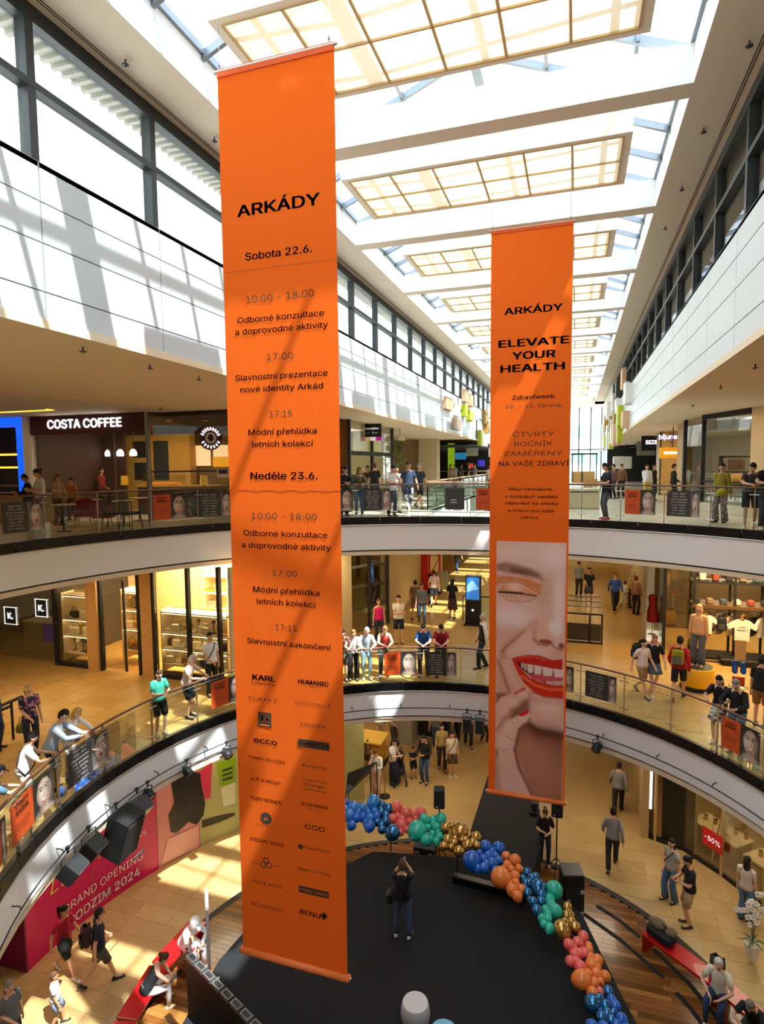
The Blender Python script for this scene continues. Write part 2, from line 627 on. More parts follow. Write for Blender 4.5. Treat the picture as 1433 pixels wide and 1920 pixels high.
# roof terraces outside the clerestory: ribbed eave and white parapet on the left
eave = mat('ribbed_metal', '#b9b6ae', .5)
q = MB().box(WL - .75, WL - .02, Y0, Y1, EYE + 5.66, EYE + 5.95)
for i in range(330): q.box(WL - .75, WL - .17, -11 + i * .18, -11 + i * .18 + .07, EYE + 5.6, EYE + 5.66)
struct('trim', q, eave)
q = MB().box(WR + .02, WR + 4.6, Y0, Y1, EYE + 5.66, EYE + 5.95)  # deep roof added over the right terrace to darken the wall behind
struct('trim', q, eave)
struct('wall_outer', MB().box(X0, X0 + .3, Y0, Y1, 15, 15.9), white_paint)
tan_backdrop = mat('tan_backdrop', '#b59c78', .8)
struct('wall_outer', MB().box(WR + 4.2, WR + 4.5, Y0, Y1, 15, 18.6), tan_backdrop)  # wall added behind the right panes, standing for their beige reflection

# ------------------------------------------------------------------ roof
ZS = EYE + 5.62
ZT = EYE + 6.19
RX0, RX1 = -5.5, 1.57
t = struct('ceiling')
obj('soffit', MB().box(WL - .3, RX0, Y0, Y1, ZS, ZS + .12), beige, t)
obj('soffit', MB().box(RX1, WR + .3, Y0, Y1, ZS, ZS + .12), beige, t)
obj('shadow_slot', MB().box(WL + .11, WL + .125, Y0, 58, ZS - .004, ZS + .01), black_m, t)
obj('shadow_slot', MB().box(WL + .15, WL + .165, Y0, 58, ZS - .004, ZS + .01), black_m, t)
obj('shadow_slot', MB().box(WR - .165, WR - .15, Y0, 58, ZS - .004, ZS + .01), black_m, t)
obj('shadow_slot', MB().box(WR - .125, WR - .11, Y0, 58, ZS - .004, ZS + .01), black_m, t)
obj('reveal', MB().box(RX0 - .12, RX0 + .002, Y0, 58.9, ZS + .005, ZT), white_paint, t)
obj('reveal', MB().box(RX1 - .002, RX1 + .12, Y0, 58.9, ZS + .005, ZT), white_paint, t)
obj('roof_edge', MB().box(WL - .75, RX0 - .12, Y0, Y1, ZT - .1, ZT - .02).box(RX1 + .12, WR + 1.5, Y0, Y1, ZT - .1, ZT - .02), eave, t)
obj('end_wall', MB().box(RX0 - .1, RX1 + .1, 58.9, 59.3, ZS - .0, ZT + 1.6), beige, t)
obj('end_soffit', MB().box(WL, WR, 59.3, Y1 + 6, ZS, ZS + .15), beige, t)
beam_y = [10.33 + 4.5 * k for k in range(-5, 11)]
for k, y in enumerate(beam_y):
    b = obj('beam', MB().box(RX0, RX1, y, y + .4, ZS + .002, ZT), white_paint, t)
    obj('beam_soffit', MB().box(RX0, RX1, y + .001, y + .399, ZS - .001, ZS + .004), beige, b)

# light boxes hung between the beams: open white frame with cream diffuser panels
diff = translucent_mat('cream_diffuser', '#ecd6b4', .33)
box_frame = mat('champagne_frame', '#c8ad7f', .5)
BX0, BX1 = -4.55, .83
fr = MB()
for b in ((BX0, BX1, 0, .12), (BX0, BX1, 1.91, 2.03), (BX0, BX0 + .14, .12, 1.91), (BX1 - .14, BX1, .12, 1.91)): fr.box(*b, 0, .06)
fr.box(BX0, BX1, 0, .02, .06, .42).box(BX0, BX1, 2.01, 2.03, .06, .42).box(BX0, BX0 + .02, .02, 2.01, .06, .42).box(BX1 - .02, BX1, .02, 2.01, .06, .42)
fr_me = fr.mesh('frame'); fr_me.materials.append(mat('box_side', '#efe3cd', .7))
gr = MB()
cw = (BX1 - BX0 - .28) / 6
for i in range(7): gr.box(BX0 + .14 + i * cw - .018, BX0 + .14 + i * cw + .018, .12, 1.91, -.012, .05)
for y in (.12, 1.015, 1.91): gr.box(BX0 + .14, BX1 - .14, y - .014, y + .014, -.012, .05)
gr_me = gr.mesh('grid'); gr_me.materials.append(box_frame)
pn_me = MB().add([(.02, .02, 0), (cw - .02, .02, 0), (cw - .02, .88, 0), (.02, .88, 0)], [(0, 1, 2, 3)]).mesh('diffuser_panel')
pn_me.materials.append(diff)
nth = ('fifth behind', 'fourth behind', 'third behind', 'second behind', 'over', 'first', 'second', 'third', 'fourth', 'fifth', 'sixth', 'seventh', 'eighth', 'ninth', 'tenth')
wires = mat('thin_wire', '#8c8a86', .4, metal=.8)
hang_me = MB().tube([(0, 0, .05), (0, 0, 1.42)], .006, 4).mesh('hanger'); hang_me.materials.append(wires)
for k, y in enumerate(beam_y[:-1]):
    if k < 3: continue
    j = k - 4
    lab = ('cream panelled light box hanging over the big left banner, topmost in the photo' if j == 0 else
           'cream panelled light box behind the camera, between the roof beams' if j < 0 else
           'cream panelled light box hanging behind the %s white roof beam, counted from the top' % nth[j + 4])
    t2 = thing('light_box', lab, 'light', (0, y + 1.12, ZS), 0, 'light boxes between the roof beams')
    inst('frame', fr_me, t2); inst('grid', gr_me, t2)
    for i in range(6):
        for r in range(2):
            inst('diffuser_panel', pn_me, t2, (BX0 + .14 + i * cw, .12 + r * .8975, .02))
    for x in (-3.31, -.62):
        for yy in (.2, 1.8): inst('hanger', hang_me, t2, (x, yy, 0))

# glazed ridge roof over the opening
t = struct('window_3')
ZB, ZR, XR = ZT + .06, ZT + 1.45, (RX0 + RX1) / 2
obj('base_rail', MB().box(RX0 - .1, RX0 + .06, Y0, 59, ZT, ZT + .12), grey_metal, t)
obj('base_rail', MB().box(RX1 - .06, RX1 + .1, Y0, 59, ZT, ZT + .12), grey_metal, t)
obj('ridge_rail', MB().box(XR - .09, XR + .09, Y0, 59, ZR - .1, ZR + .06), grey_metal, t)


def slope(xa, za, xb, zb, ya, yb, th):
    return MB().add([(xa, ya, za - th), (xb, ya, zb - th), (xb, yb, zb - th), (xa, yb, za - th), (xa, ya, za), (xb, ya, zb), (xb, yb, zb), (xa, yb, za)],
                    [(0, 3, 2, 1), (4, 5, 6, 7), (0, 1, 5, 4), (1, 2, 6, 5), (2, 3, 7, 6), (3, 0, 4, 7)])


ry = [-12 + 1.125 * i for i in range(64)]
ml = slope(RX0, ZB, XR, ZR, -.035, .035, .13).mesh('rafter'); ml.materials.append(grey_metal)
mr = slope(RX1, ZB, XR, ZR, -.035, .035, .13).mesh('rafter'); mr.materials.append(grey_metal)
gl_l = slope(RX0, ZB + .02, XR, ZR + .02, .04, 1.085, .012).mesh('pane'); gl_l.materials.append(sky_glass)
gl_r = slope(RX1, ZB + .02, XR, ZR + .02, .04, 1.085, .012).mesh('pane'); gl_r.materials.append(sky_glass)
for y in ry:
    if y > 58.5: break
    inst('rafter', ml, t, (0, y, 0)); inst('rafter', mr, t, (0, y, 0))
    inst('pane', gl_l, t, (0, y, 0)); inst('pane', gl_r, t, (0, y, 0))
for f in (.22, .62):
    for (xe, s) in ((RX0, 1), (RX1, -1)):
        x = xe + (XR - xe) * f; z = ZB + (ZR - ZB) * f
        obj('purlin', MB().box(x - .03, x + .03, Y0, 59, z - .11, z + .0), grey_metal, t)

# outer walls closing the building
struct('wall_back', MB().box(X0, X1, Y0 - .3, Y0, 0, ZT + .1), white_paint)
struct('wall_outer', MB().box(X0 - .3, X0, Y0, Y1, 0, 15.0), white_paint)
struct('wall_outer', MB().box(X1, X1 + .3, Y0, Y1, 0, 15.0), white_paint)
# ------------------------------------------------------------------ glass railings of the two galleries
def rim_angle(c, rf, z, px):
    """Direction, seen from the opening's middle, of the edge point in the survey column px."""
    best = None
    for i in range(-200, 2100):
        a = R_(i * .1)
        p = Vector((c[0] + rf(a) * cos(a), c[1] + rf(a) * sin(a), z - EYE))
        w = p.dot(CF)
        if w < 1: continue
        e = abs(716.5 + F_PX * p.dot(CR) / w - px)
        if best is None or e < best[0]: best = (e, a)
    return best[1]


def railing(c, rf, z, angs, label):
    t = thing('glass_railing', label, 'railing', (0, 0, 0))
    n = 120
    q = MB(); q.tube([(x, y, z + 1.08) for x, y, _ in arc(c, rf, n, dr=.02)][:-1], .027, 8, True)
    obj('handrail', q, rail_wood, t, True)
    pm = MB().box(-.008, .008, -.03, .03, 0, 1.055)
    pm = pm.mesh('post'); pm.materials.append(steel)
    cm = MB().tube([(-.09, 0, 0), (.09, 0, 0)], .012, 6).ball((-.1, 0, 0), .022, .022, .022, 6, 4).ball((.1, 0, 0), .022, .022, .022, 6, 4).mesh('clamp')
    cm.materials.append(steel)
    A = [R_(a) for a in sorted(angs)]
    for a in A:
        x, y = c[0] + (rf(a) + .02) * cos(a), c[1] + (rf(a) + .02) * sin(a)
        p = inst('post', pm, t, (x, y, z), a + pi / 2)
        for h in (.2, .9): inst('clamp', cm, p, (0, .035, h))
    for i, a in enumerate(A):
        b = A[(i + 1) % len(A)]
        if b < a: b += 2 * pi
        m = max(2, int((b - a) / R_(3)))
        q = MB()
        q.strip(arc(c, rf, m, a + .004, b - .004, .012, z + .05), arc(c, rf, m, a + .004, b - .004, .012, z + .99))
        obj('glass_panel', q, clear, t)
        q = MB(); q.tube(arc(c, rf, m, a + .004, b - .004, .012, z + .995), .006, 4)
        obj('panel_edge', q, mat('glass_edge', '#7f9c8c', .2), t)
    return t


def fill(measured, step):
    """Post angles: the measured ones, with evenly spaced posts in the wider gaps."""
    L = sorted(a % 360 for a in measured); out = []
    for i, a in enumerate(L):
        b = L[(i + 1) % len(L)] + (360 if i == len(L) - 1 else 0)
        n = max(1, round((b - a) / step)); out += [(a + (b - a) * k / n) % 360 for k in range(n)]
    return out


railing(C2, rim2, L2, fill([168.2, 160.6, 152.5, 144.8, 110, 102.7, 95.9, 76.7, 70.4, 63.7, 57, 51.1], 7.2),
        'round glass railing with brown handrail along the upper gallery')
railing(C1, rim1, L1, fill([193.1, 182.1, 170.7, 160, 116, 105.8, 96.3, 68.5, 58.9, 48.9, 39.4, 30], 10.3),
        'round glass railing with brown handrail along the lower gallery')


# ------------------------------------------------------------------ printed pictures (flat prints, coloured point by point)
def sm(x, a, b):
    t = np.clip((x - a) / (b - a), 0, 1); return t * t * (3 - 2 * t)


class Print:
    """A flat print sampled on a grid; u runs right, v runs down, both in units given by the caller."""
    def __init__(s, U, V, base):
        s.U, s.V = U, V
        s.c = np.ones(U.shape + (3,)) * np.array(lin(base))

    def put(s, a, col):
        s.c += (np.array(lin(col)) - s.c) * np.clip(a, 0, 1)[..., None]

    def ell(s, cx, cy, rx, ry, col, soft=.3, k=1.0):
        d = np.sqrt(((s.U - cx) / rx) ** 2 + ((s.V - cy) / ry) ** 2)
        s.put((1 - sm(d, 1 - soft, 1 + soft)) * k, col)

    def poly(s, P, col, soft=1.0, k=1.0):
        P = np.array(P, float); ins = np.zeros(s.U.shape, bool); dist = np.full(s.U.shape, 1e9)
        for i in range(len(P)):
            (x1, y1), (x2, y2) = P[i], P[(i + 1) % len(P)]
            cr = ((y1 > s.V) != (y2 > s.V)) & (s.U < (x2 - x1) * (s.V - y1) / ((y2 - y1) if y2 != y1 else 1e-9) + x1)
            ins ^= cr
            dx, dy = x2 - x1, y2 - y1
            t = np.clip(((s.U - x1) * dx + (s.V - y1) * dy) / (dx * dx + dy * dy + 1e-9), 0, 1)
            dist = np.minimum(dist, np.hypot(s.U - x1 - t * dx, s.V - y1 - t * dy))
        sd = np.where(ins, -dist, dist)
        s.put((1 - sm(sd, -soft, soft)) * k, col)

    def line(s, P, w, col, soft=None, k=1.0):
        dist = np.full(s.U.shape, 1e9)
        for (x1, y1), (x2, y2) in zip(P[:-1], P[1:]):
            dx, dy = x2 - x1, y2 - y1
            t = np.clip(((s.U - x1) * dx + (s.V - y1) * dy) / (dx * dx + dy * dy + 1e-9), 0, 1)
            dist = np.minimum(dist, np.hypot(s.U - x1 - t * dx, s.V - y1 - t * dy))
        soft = w * .5 if soft is None else soft
        s.put((1 - sm(dist, w - soft, w + soft)) * k, col)


def print_mesh(name, pos, nu, nv, colours):
    """Grid mesh whose points carry the colours of a print; pos(u, v) gives each point's place."""
    v = [pos(i / (nu - 1), j / (nv - 1)) for j in range(nv) for i in range(nu)]
    f = [(j * nu + i, (j + 1) * nu + i, (j + 1) * nu + i + 1, j * nu + i + 1) for j in range(nv - 1) for i in range(nu - 1)]
    me = bpy.data.meshes.new(name); me.from_pydata(v, [], f)
    at_ = me.color_attributes.new('print', 'FLOAT_COLOR', 'POINT')
    buf = np.ones((nv * nu, 4), np.float32); buf[:, :3] = colours.reshape(-1, 3)
    at_.data.foreach_set('color', buf.ravel())
    return me


def portrait(nu, nv, smile, tone):
    """Small rail poster: head of a woman in greys with red lips."""
    V, U = np.meshgrid(np.linspace(0, 1, nv), np.linspace(0, 1, nu), indexing='ij')
    U = U * 10; V = V * 14
    hair, skin, dark = tone
    p = Print(U, V, hair)
    p.ell(5.2, 14.5, 4.6, 3.2, '#a9a09a', .2)
    p.poly([(3.6, 9), (7, 9), (7.4, 14), (3.2, 14)], skin, .4)
    p.ell(5.2, 6.2, 3.5, 5.2, skin, .06)
    p.ell(4.0, 6.6, 1.7, 2.6, '#e6d8cc', .8, .7); p.ell(8.0, 7.0, 1.1, 4.2, '#7d6a5c', .9, .8); p.ell(5.2, 11.0, 2.4, .9, '#8a7566', .9, .7)
    p.poly([(1.5, 0), (8.8, 0), (8.6, 4.5), (7.2, 1.8), (5, 1.2), (3, 2.2), (1.6, 5.5)], dark, .5)
    for x, s in ((3.7, -1), (6.6, 1)):
        p.line([(x - 1, 4.35 + .1 * s), (x, 4.0), (x + 1, 4.3 - .1 * s)], .2, dark)
        p.ell(x, 5.2, .85, .36, '#efe6e0', .15); p.ell(x, 5.2, .34, .34, '#2a211d', .2)
        p.line([(x - .9, 5.15), (x, 4.8), (x + .9, 5.15)], .14, '#2a211d')
    p.line([(5.3, 5.2), (5.5, 7.2), (5.0, 7.6)], .14, '#a3826f')
    p.ell(5.2, 7.75, .6, .16, '#7d5c4e', .5)
    if smile:
        p.poly([(3.6, 8.6), (5.2, 8.4), (6.9, 8.6), (6.2, 9.9), (5.2, 10.2), (4.2, 9.9)], '#b8342c', .12)
        p.poly([(4.0, 8.85), (5.2, 8.75), (6.5, 8.85), (6.0, 9.45), (5.2, 9.6), (4.5, 9.45)], '#f6f0ec', .1)
    else:
        p.ell(5.2, 9.2, 1.0, .75, '#b03028', .12); p.ell(5.2, 9.15, .45, .22, '#4a1512', .3)
    p.line([(3.2, 10.6), (4.4, 11.4), (5.8, 11.4), (7.0, 10.4)], .15, '#b39a88', None, .5)
    return p.c


POR = [portrait(26, 36, True, ('#3a3532', '#c2ab99', '#2a2522')), portrait(26, 36, False, ('#77706a', '#c4b5a8', '#3a342f'))]
poster_print = vcol_mat('poster_print', .45)
poster_orange = mat('poster_orange', '#d2541f', .5)
poster_black = mat('poster_charcoal', '#3c3b3a', .5)
ink = mat('ink_black', '#1d1a18', .6)
ink_w = mat('ink_white', '#e9e5df', .6)


def poster(level, pa, pb, kind, z0=.24, z1=.95, split=.52, face=True, label=''):
    c, rf, z = ((C2, rim2, L2) if level == 2 else (C1, rim1, L1))
    a, b = rim_angle(c, rf, z, pa), rim_angle(c, rf, z, pb)
    mid = a + (b - a) * (split if face else 1)
    if kind == 'face': mid = a
    t = thing('rail_poster', label, 'poster', (0, 0, 0), 0, 'posters on the glass railings')
    def pt(k, h, dr=-.012):
        return (c[0] + (rf(k) + dr) * cos(k), c[1] + (rf(k) + dr) * sin(k), z + h)
    if kind != 'face':
        q = MB(); m = 4
        A = [pt(a + (mid - a) * i / m, z0) for i in range(m + 1)]; B = [pt(a + (mid - a) * i / m, z1) for i in range(m + 1)]
        q.strip(A, B)
        obj('sheet', q, poster_orange if kind == 'orange' else poster_black, t)
        ca = a + (mid - a) * .5
        rt = (sin(ca), -cos(ca), 0); w = abs(mid - a) * rf(ca)
        if kind == 'orange':
            text('lettering', 'ČTVRTÝ\nROČNÍK', ink, t, pt(ca, z1 - .15, -.03), rt, (0, 0, 1), w * .21, bold=.02, line=.8)
            text('lettering', 'odborné konzultace\na doprovodné aktivity\n22. - 23. června', ink, t, pt(ca, z0 + .24, -.03), rt, (0, 0, 1), w * .085)
        else:
            text('lettering', 'Sobota   Neděle\n10:00 - 18:00\nOdborné konzultace\n17:00   prezentace\n17:15   přehlídka\n10:00 - 18:00\n17:00   kolekce\n17:15   zakončení', ink_w, t, pt(ca, (z0 + z1) / 2, -.03), rt, (0, 0, 1), w * .105, line=1.15)
    if face:
        k = 0 if kind != 'black' else 1
        me = print_mesh('portrait', lambda u, v: pt(mid + (b - mid) * u, z1 + (z0 - z1) * v), 26, 36, POR[k])
        obj('portrait', me, poster_print, t)


poster(2, 6, 84, 'black', label='charcoal schedule poster with pouting face on upper railing, below the coffee shop terrace', split=.62)
poster(2, 289, 351, 'orange', label='orange poster with smiling grey face on upper railing, below the round coffee shop sign')
poster(2, 373, 436, 'black', label='charcoal schedule poster on upper railing, next to the edge of the tall schedule banner', split=.68)
poster(2, 612, 662, 'orange', label='poster with smiling face on upper railing, half hidden by the tall schedule banner')
poster(2, 681, 734, 'black', label='charcoal schedule poster with pouting face on upper railing in front of the person with sunglasses', split=.68)
poster(2, 893, 920, 'orange', face=False, label='plain orange poster without a face on upper railing, beside the portrait banner')
poster(2, 1171, 1228, 'orange', label='orange poster with smiling grey face on upper railing beside the person with red shoes', split=.5)
poster(2, 1250, 1312, 'black', label='charcoal schedule poster on upper railing between smiling poster and person in mustard top', split=.74)
poster(1, -25, 14, 'orange', label='poster with smiling face on lower railing, cut by the left photo edge')
poster(1, 23, 103, 'orange', label='orange poster with large smiling face on lower railing below the person in a dark cap', split=.54)
poster(1, 128, 206, 'black', label='charcoal schedule poster on lower railing below the leaning person with sunglasses', split=.6)
poster(1, 397, 456, 'orange', label='orange poster on lower railing below the grey-haired person, partly behind the schedule banner', split=.55)
poster(1, 721, 781, 'orange', label='orange poster with smiling face on lower railing, below the person in a red sleeveless shirt', split=.5)
poster(1, 798, 856, 'black', label='charcoal schedule poster on lower railing, below the two people in blue and red t-shirts', split=.68)
poster(1, 1042, 1076, 'orange', label='smiling poster on lower railing, mostly hidden behind the portrait banner', split=.5)
poster(1, 1097, 1156, 'black', label='charcoal schedule poster with dim face on lower railing, right of the portrait banner', split=.74)
poster(1, 1353, 1424, 'orange', label='orange poster with smiling face on lower railing below the person in a black hoodie', split=.48)
# blank dark board hung on the upper railing
t = thing('notice_board', 'dark grey blank notice board with two white lines hung on the upper railing', 'board', (0, 0, 0))
a, b = rim_angle(C2, rim2, L2, 835), rim_angle(C2, rim2, L2, 871)
q = MB()
A = [(C2[0] + (10.28 + d) * cos(k), C2[1] + (10.28 + d) * sin(k)) for d, k in ((-.03, a), (-.03, b), (0, b), (0, a))]
obj('panel', MB().prism(A, L2 + .25, L2 + .95), mat('slate_board', '#3d4544', .5), t)
for h in (.55, .47):
    A = [(C2[0] + (10.28 + d) * cos(k), C2[1] + (10.28 + d) * sin(k)) for d, k in ((-.036, a + (b - a) * .28), (-.036, a + (b - a) * .6), (-.03, a + (b - a) * .6), (-.03, a + (b - a) * .28))]
    obj('line', MB().prism(A, L2 + h, L2 + h + .025), ink_w, t)

# ------------------------------------------------------------------ the two hanging banners
cloth = translucent_mat('orange_cloth', '#ee6a24', .45)
cloth_rim = translucent_mat('orange_hem', '#e8641a', .3)
print_ink = mat('banner_ink', '#3a2a1c', .8)


class Banner:
    def __init__(s, label, Y, x0, x1, z0, z1):
        s.Y, s.x0, s.x1, s.z0, s.z1 = Y, x0, x1, z0, z1
        s.t = thing('hanging_banner', label, 'banner', ((x0 + x1) / 2, Y, z0))
        s.ox, s.oz = (x0 + x1) / 2, z0
        L = lambda p: (p[0] - s.ox, p[1] - Y, p[2] - s.oz)
        s.L = L
        nu, nv = 16, 90
        q = MB(); rows_ = []
        for j in range(nv + 1):
            z = z0 + (z1 - z0) * j / nv
            rows_.append([L((x0 + (x1 - x0) * i / nu, Y + .0022 * sin(i * 1.9 + j * .13) + .002 * sin(j * .31), z)) for i in range(nu + 1)])
        for j in range(nv): q.strip(rows_[j], rows_[j + 1])
        obj('cloth', q, cloth, s.t, True)
        obj('top_hem', MB().box(x0 - s.ox, x1 - s.ox, -.016, .016, z1 - z0 - .09, z1 - z0), mat('hem_orange', '#d9541a', .7), s.t)
        q = MB(); q.tube([(x0 - s.ox - .03, 0, .045), (x1 - s.ox + .03, 0, .045)], .05, 10)
        obj('bottom_roll', q, mat('roll_orange', '#f0793a', .5), s.t, True)
        q = MB(); q.tube([(x0 - s.ox - .05, 0, .045), (x1 - s.ox + .05, 0, .045)], .022, 8)
        obj('rod', q, steel, s.t)
        q = MB(); q.tube([(x0 - s.ox - .04, 0, z1 - z0 - .02), (x1 - s.ox + .04, 0, z1 - z0 - .02)], .02, 8)
        obj('rod', q, steel, s.t)
        for x in (x0 + .03, x1 - .06):
            q = MB(); q.tube([(x - s.ox, 0, z1 - z0), (x - s.ox, 0, ZT + 1.2 - z0 if False else ZT + .2 - z0)], .005, 4)
            q.ball((x - s.ox, 0, z1 - z0 + .05), .015, .015, .03, 6, 4)
            obj('hanging_wire', q, wires, s.t)

    def px(s, px, py):
        d = ray(px, py); k = s.Y / d.y
        return d.x * k, EYE + d.z * k

    def text(s, st, cx, cy, w, h, bold=0.0, mt=None, space=1.0, off=.0065):
        """Lettering centred on survey pixel (cx, cy), w wide and h tall over the capitals."""
        x, z = s.px(cx, cy)
        ww = s.px(cx + w / 2, cy)[0] - s.px(cx - w / 2, cy)[0]
        hh = s.px(cx, cy - h / 2)[1] - s.px(cx, cy + h / 2)[1]
        me = text_mesh(st, hh / .727, bold=bold, space=space)
        xs = [v.co.x for v in me.vertices]
        if xs:
            me.transform(Matrix.Diagonal((ww / (max(xs) - min(xs)), 1, 1, 1)))
        me.transform(Matrix(((1, 0, 0, x - s.ox), (0, 0, -1, -off), (0, 1, 0, z - s.oz), (0, 0, 0, 1))))
        o = obj('lettering', me, mt or print_ink, s.t); o['kind'] = 'stuff'; return o

    def block(s, cx, cy, w, h, mt=None, name='logo_block', off=.006):
        x0, z0 = s.px(cx - w / 2, cy + h / 2); x1, z1 = s.px(cx + w / 2, cy - h / 2)
        zc_ = s.px(cx, cy)[1]; hz = (s.px(cx, cy - h / 2)[1] - s.px(cx, cy + h / 2)[1]) / 2
        return obj(name, MB().box(x0 - s.ox, x1 - s.ox, -off - .001, -off + .001, zc_ - hz - s.oz, zc_ + hz - s.oz), mt or print_ink, s.t)

    def disc(s, cx, cy, r, mt=None, name='logo_disc', hole=0.0, off=.006):
        x, z = s.px(cx, cy); rr = s.px(cx + r, cy)[0] - x; n = 20; q = MB()
        A = [(x - s.ox + rr * cos(2 * pi * k / n), -off, z - s.oz + rr * sin(2 * pi * k / n)) for k in range(n)]
        if hole:
            q.strip(A, [(x - s.ox + rr * hole * cos(2 * pi * k / n), -off, z - s.oz + rr * hole * sin(2 * pi * k / n)) for k in range(n)], True)
        else:
            q.add(A, [tuple(range(n))])
        return obj(name, q, mt or print_ink, s.t)

    def seam(s, y):
        z = s.px(530, y)[1] - s.oz
        obj('seam', MB().box(s.x0 - s.ox, s.x1 - s.ox, -.007, -.004, z - .004, z + .004), mat('seam_orange', '#c4571a', .8), s.t)


b1 = Banner('tall orange schedule banner with dark programme text and shop logos', 6.62, -4.21, -2.685, EYE - 6.62, EYE + 4.763)
T = b1.text
T('ARKÁDY', 521, 385, 156, 31, .022)
T('Sobota 22.6.', 522, 474, 126, 20, .014)
b1.seam(498)
T('10:00 - 18:00', 524, 556, 127, 19)
T('Odborné konzultace', 525, 594, 162, 16, .008)
T('a doprovodné aktivity', 526, 616, 174, 16, .008)
T('17:00', 525, 668, 50, 18)
T('Slavnostní prezentace', 526, 704, 173, 15.5, .008)
T('nové identity Arkád', 527, 727, 155, 15.5, .008)
T('17:15', 527, 776, 42, 17)
T('Módní přehlídka', 529, 809, 128, 15.5, .008)
T('letních kolekcí', 529, 832, 115, 15.5, .008)
T('Neděle 23.6.', 532, 892, 126, 19, .016)
b1.seam(918)
T('10:00 - 18:00', 532, 968, 122, 17)
T('Odborné konzultace', 534, 1001, 157, 15, .008)
T('a doprovodné aktivity', 535, 1024, 167, 15, .008)
T('17:00', 534, 1075, 46, 16)
T('Módní přehlídka', 536, 1108, 124, 15, .008)
T('letních kolekcí', 536, 1130, 110, 15, .008)
T('17:15', 537, 1177, 40, 16)
T('Slavnostní zakončení', 540, 1207, 156, 14, .008)
T('KARL', 495, 1271, 43, 14, .03); T('LAGERFELD', 495, 1282, 43, 4, .02)
T('HUMANIC', 588, 1280, 57, 11, .03); T('BOTY', 589, 1289, 17, 3)
T('GANT', 494, 1311, 56, 8, -.008); T('COCCINELLE', 587, 1320, 66, 7.5)
cl = mat('banner_orange_flat', '#e8692a', .8)
b1.block(497, 1349, 24, 27); T('b', 497, 1346, 13, 17, .02, cl, off=.009); b1.block(497, 1359.5, 18, 1.6, cl, 'logo_stroke', .009)
T('LINDEX', 588, 1360, 47, 8.5, -.008)
T('ecco', 498, 1389, 44, 15, .015); b1.block(589, 1396, 58, 15); T('NAPAPIJRI', 589, 1396, 53, 9, .012, cl, off=.009)
T('TOMMY HILFIGER', 500, 1424, 69, 7.5, .006); T('Avionn', 589, 1437, 46, 9)
T('Jr.K.a.Mioph', 498, 1463, 57, 9, .004); T('Triumph', 590, 1473, 40, 10); b1.block(590, 1464, 44, .9, None, 'logo_stroke'); b1.block(590, 1482, 44, .9, None, 'logo_stroke')
T('TORY DONER.', 500, 1500, 60, 9, .012); T('BUSHMAN', 590, 1510, 48, 9, .008); T('since', 590, 1518, 24, 3)
b1.disc(499.5, 1534, 10.5); T('A', 499.5, 1535, 9, 9, 0, cl, off=.009); T('RETRO CREW', 496, 1548, 32, 4)
T('CCC', 590.5, 1552, 37, 12, .01)
T('DISSKI KAIO', 501, 1578, 62, 9, .008); b1.disc(564, 1587, 4.5); T('Ruea Piano', 594, 1592, 50, 9)
b1.disc(494, 1621, 5.5, None, 'logo_ring', .7); b1.disc(505, 1622, 5.5, None, 'logo_ring', .7); b1.disc(499.5, 1613, 5.5, None, 'logo_ring', .7)
T('RED', 478, 1617, 13, 3.5); T('MARY', 520, 1624, 16, 3.5)
T("Marc O'Polo", 590, 1634, 61, 9)
T('JACK & JONES', 500, 1656.5, 60, 8.5); b1.block(589, 1672, 56, 12); T('PIERRE CARDIN', 589, 1672, 52, 7.5, 0, cl, off=.009)
T('RESERVED', 501, 1700, 58, 8, -.006)
T('BENU', 582, 1713, 38, 12, .012); b1.block(608, 1717, 12, 5, None, 'logo_cross'); b1.block(608, 1717, 5, 13, None, 'logo_cross')

b2 = Banner('tall orange banner with smiling close-up portrait and red lips', 12.35, -1.69, -.125, EYE - 7.07, EYE + 4.63)
T = b2.text
T('ARKÁDY', 1000, 580, 110, 18, .024)
T('ELEVATE', 1000, 641, 133, 19, .03); T('YOUR', 1001, 665, 82, 19, .03); T('HEALTH', 998, 689, 121, 19, .03)
T('Zdravíweek', 1000, 744, 80, 11, .012); T('22. - 23. června', 999, 761, 103, 10)
T('ČTVRTÝ', 1000, 814, 78, 13); T('ROČNÍK', 1000, 832, 72, 12); T('ZAMĚŘENÝ', 999, 850, 110, 12, -.004); T('NA VAŠE ZDRAVÍ', 1000, 869, 132, 12.5, .004)
T('Mezi námiajurio.', 996, 917, 84, 8, .01); T('v Arkádách najdete', 995.6, 931, 99, 8, .01); T('odpovědi na otázky', 996.5, 943.5, 101, 8, .01)
T('a řešení pro vaše', 995.6, 957.5, 86, 8, .01); T('zdraví.', 994, 970, 35, 8, .01)


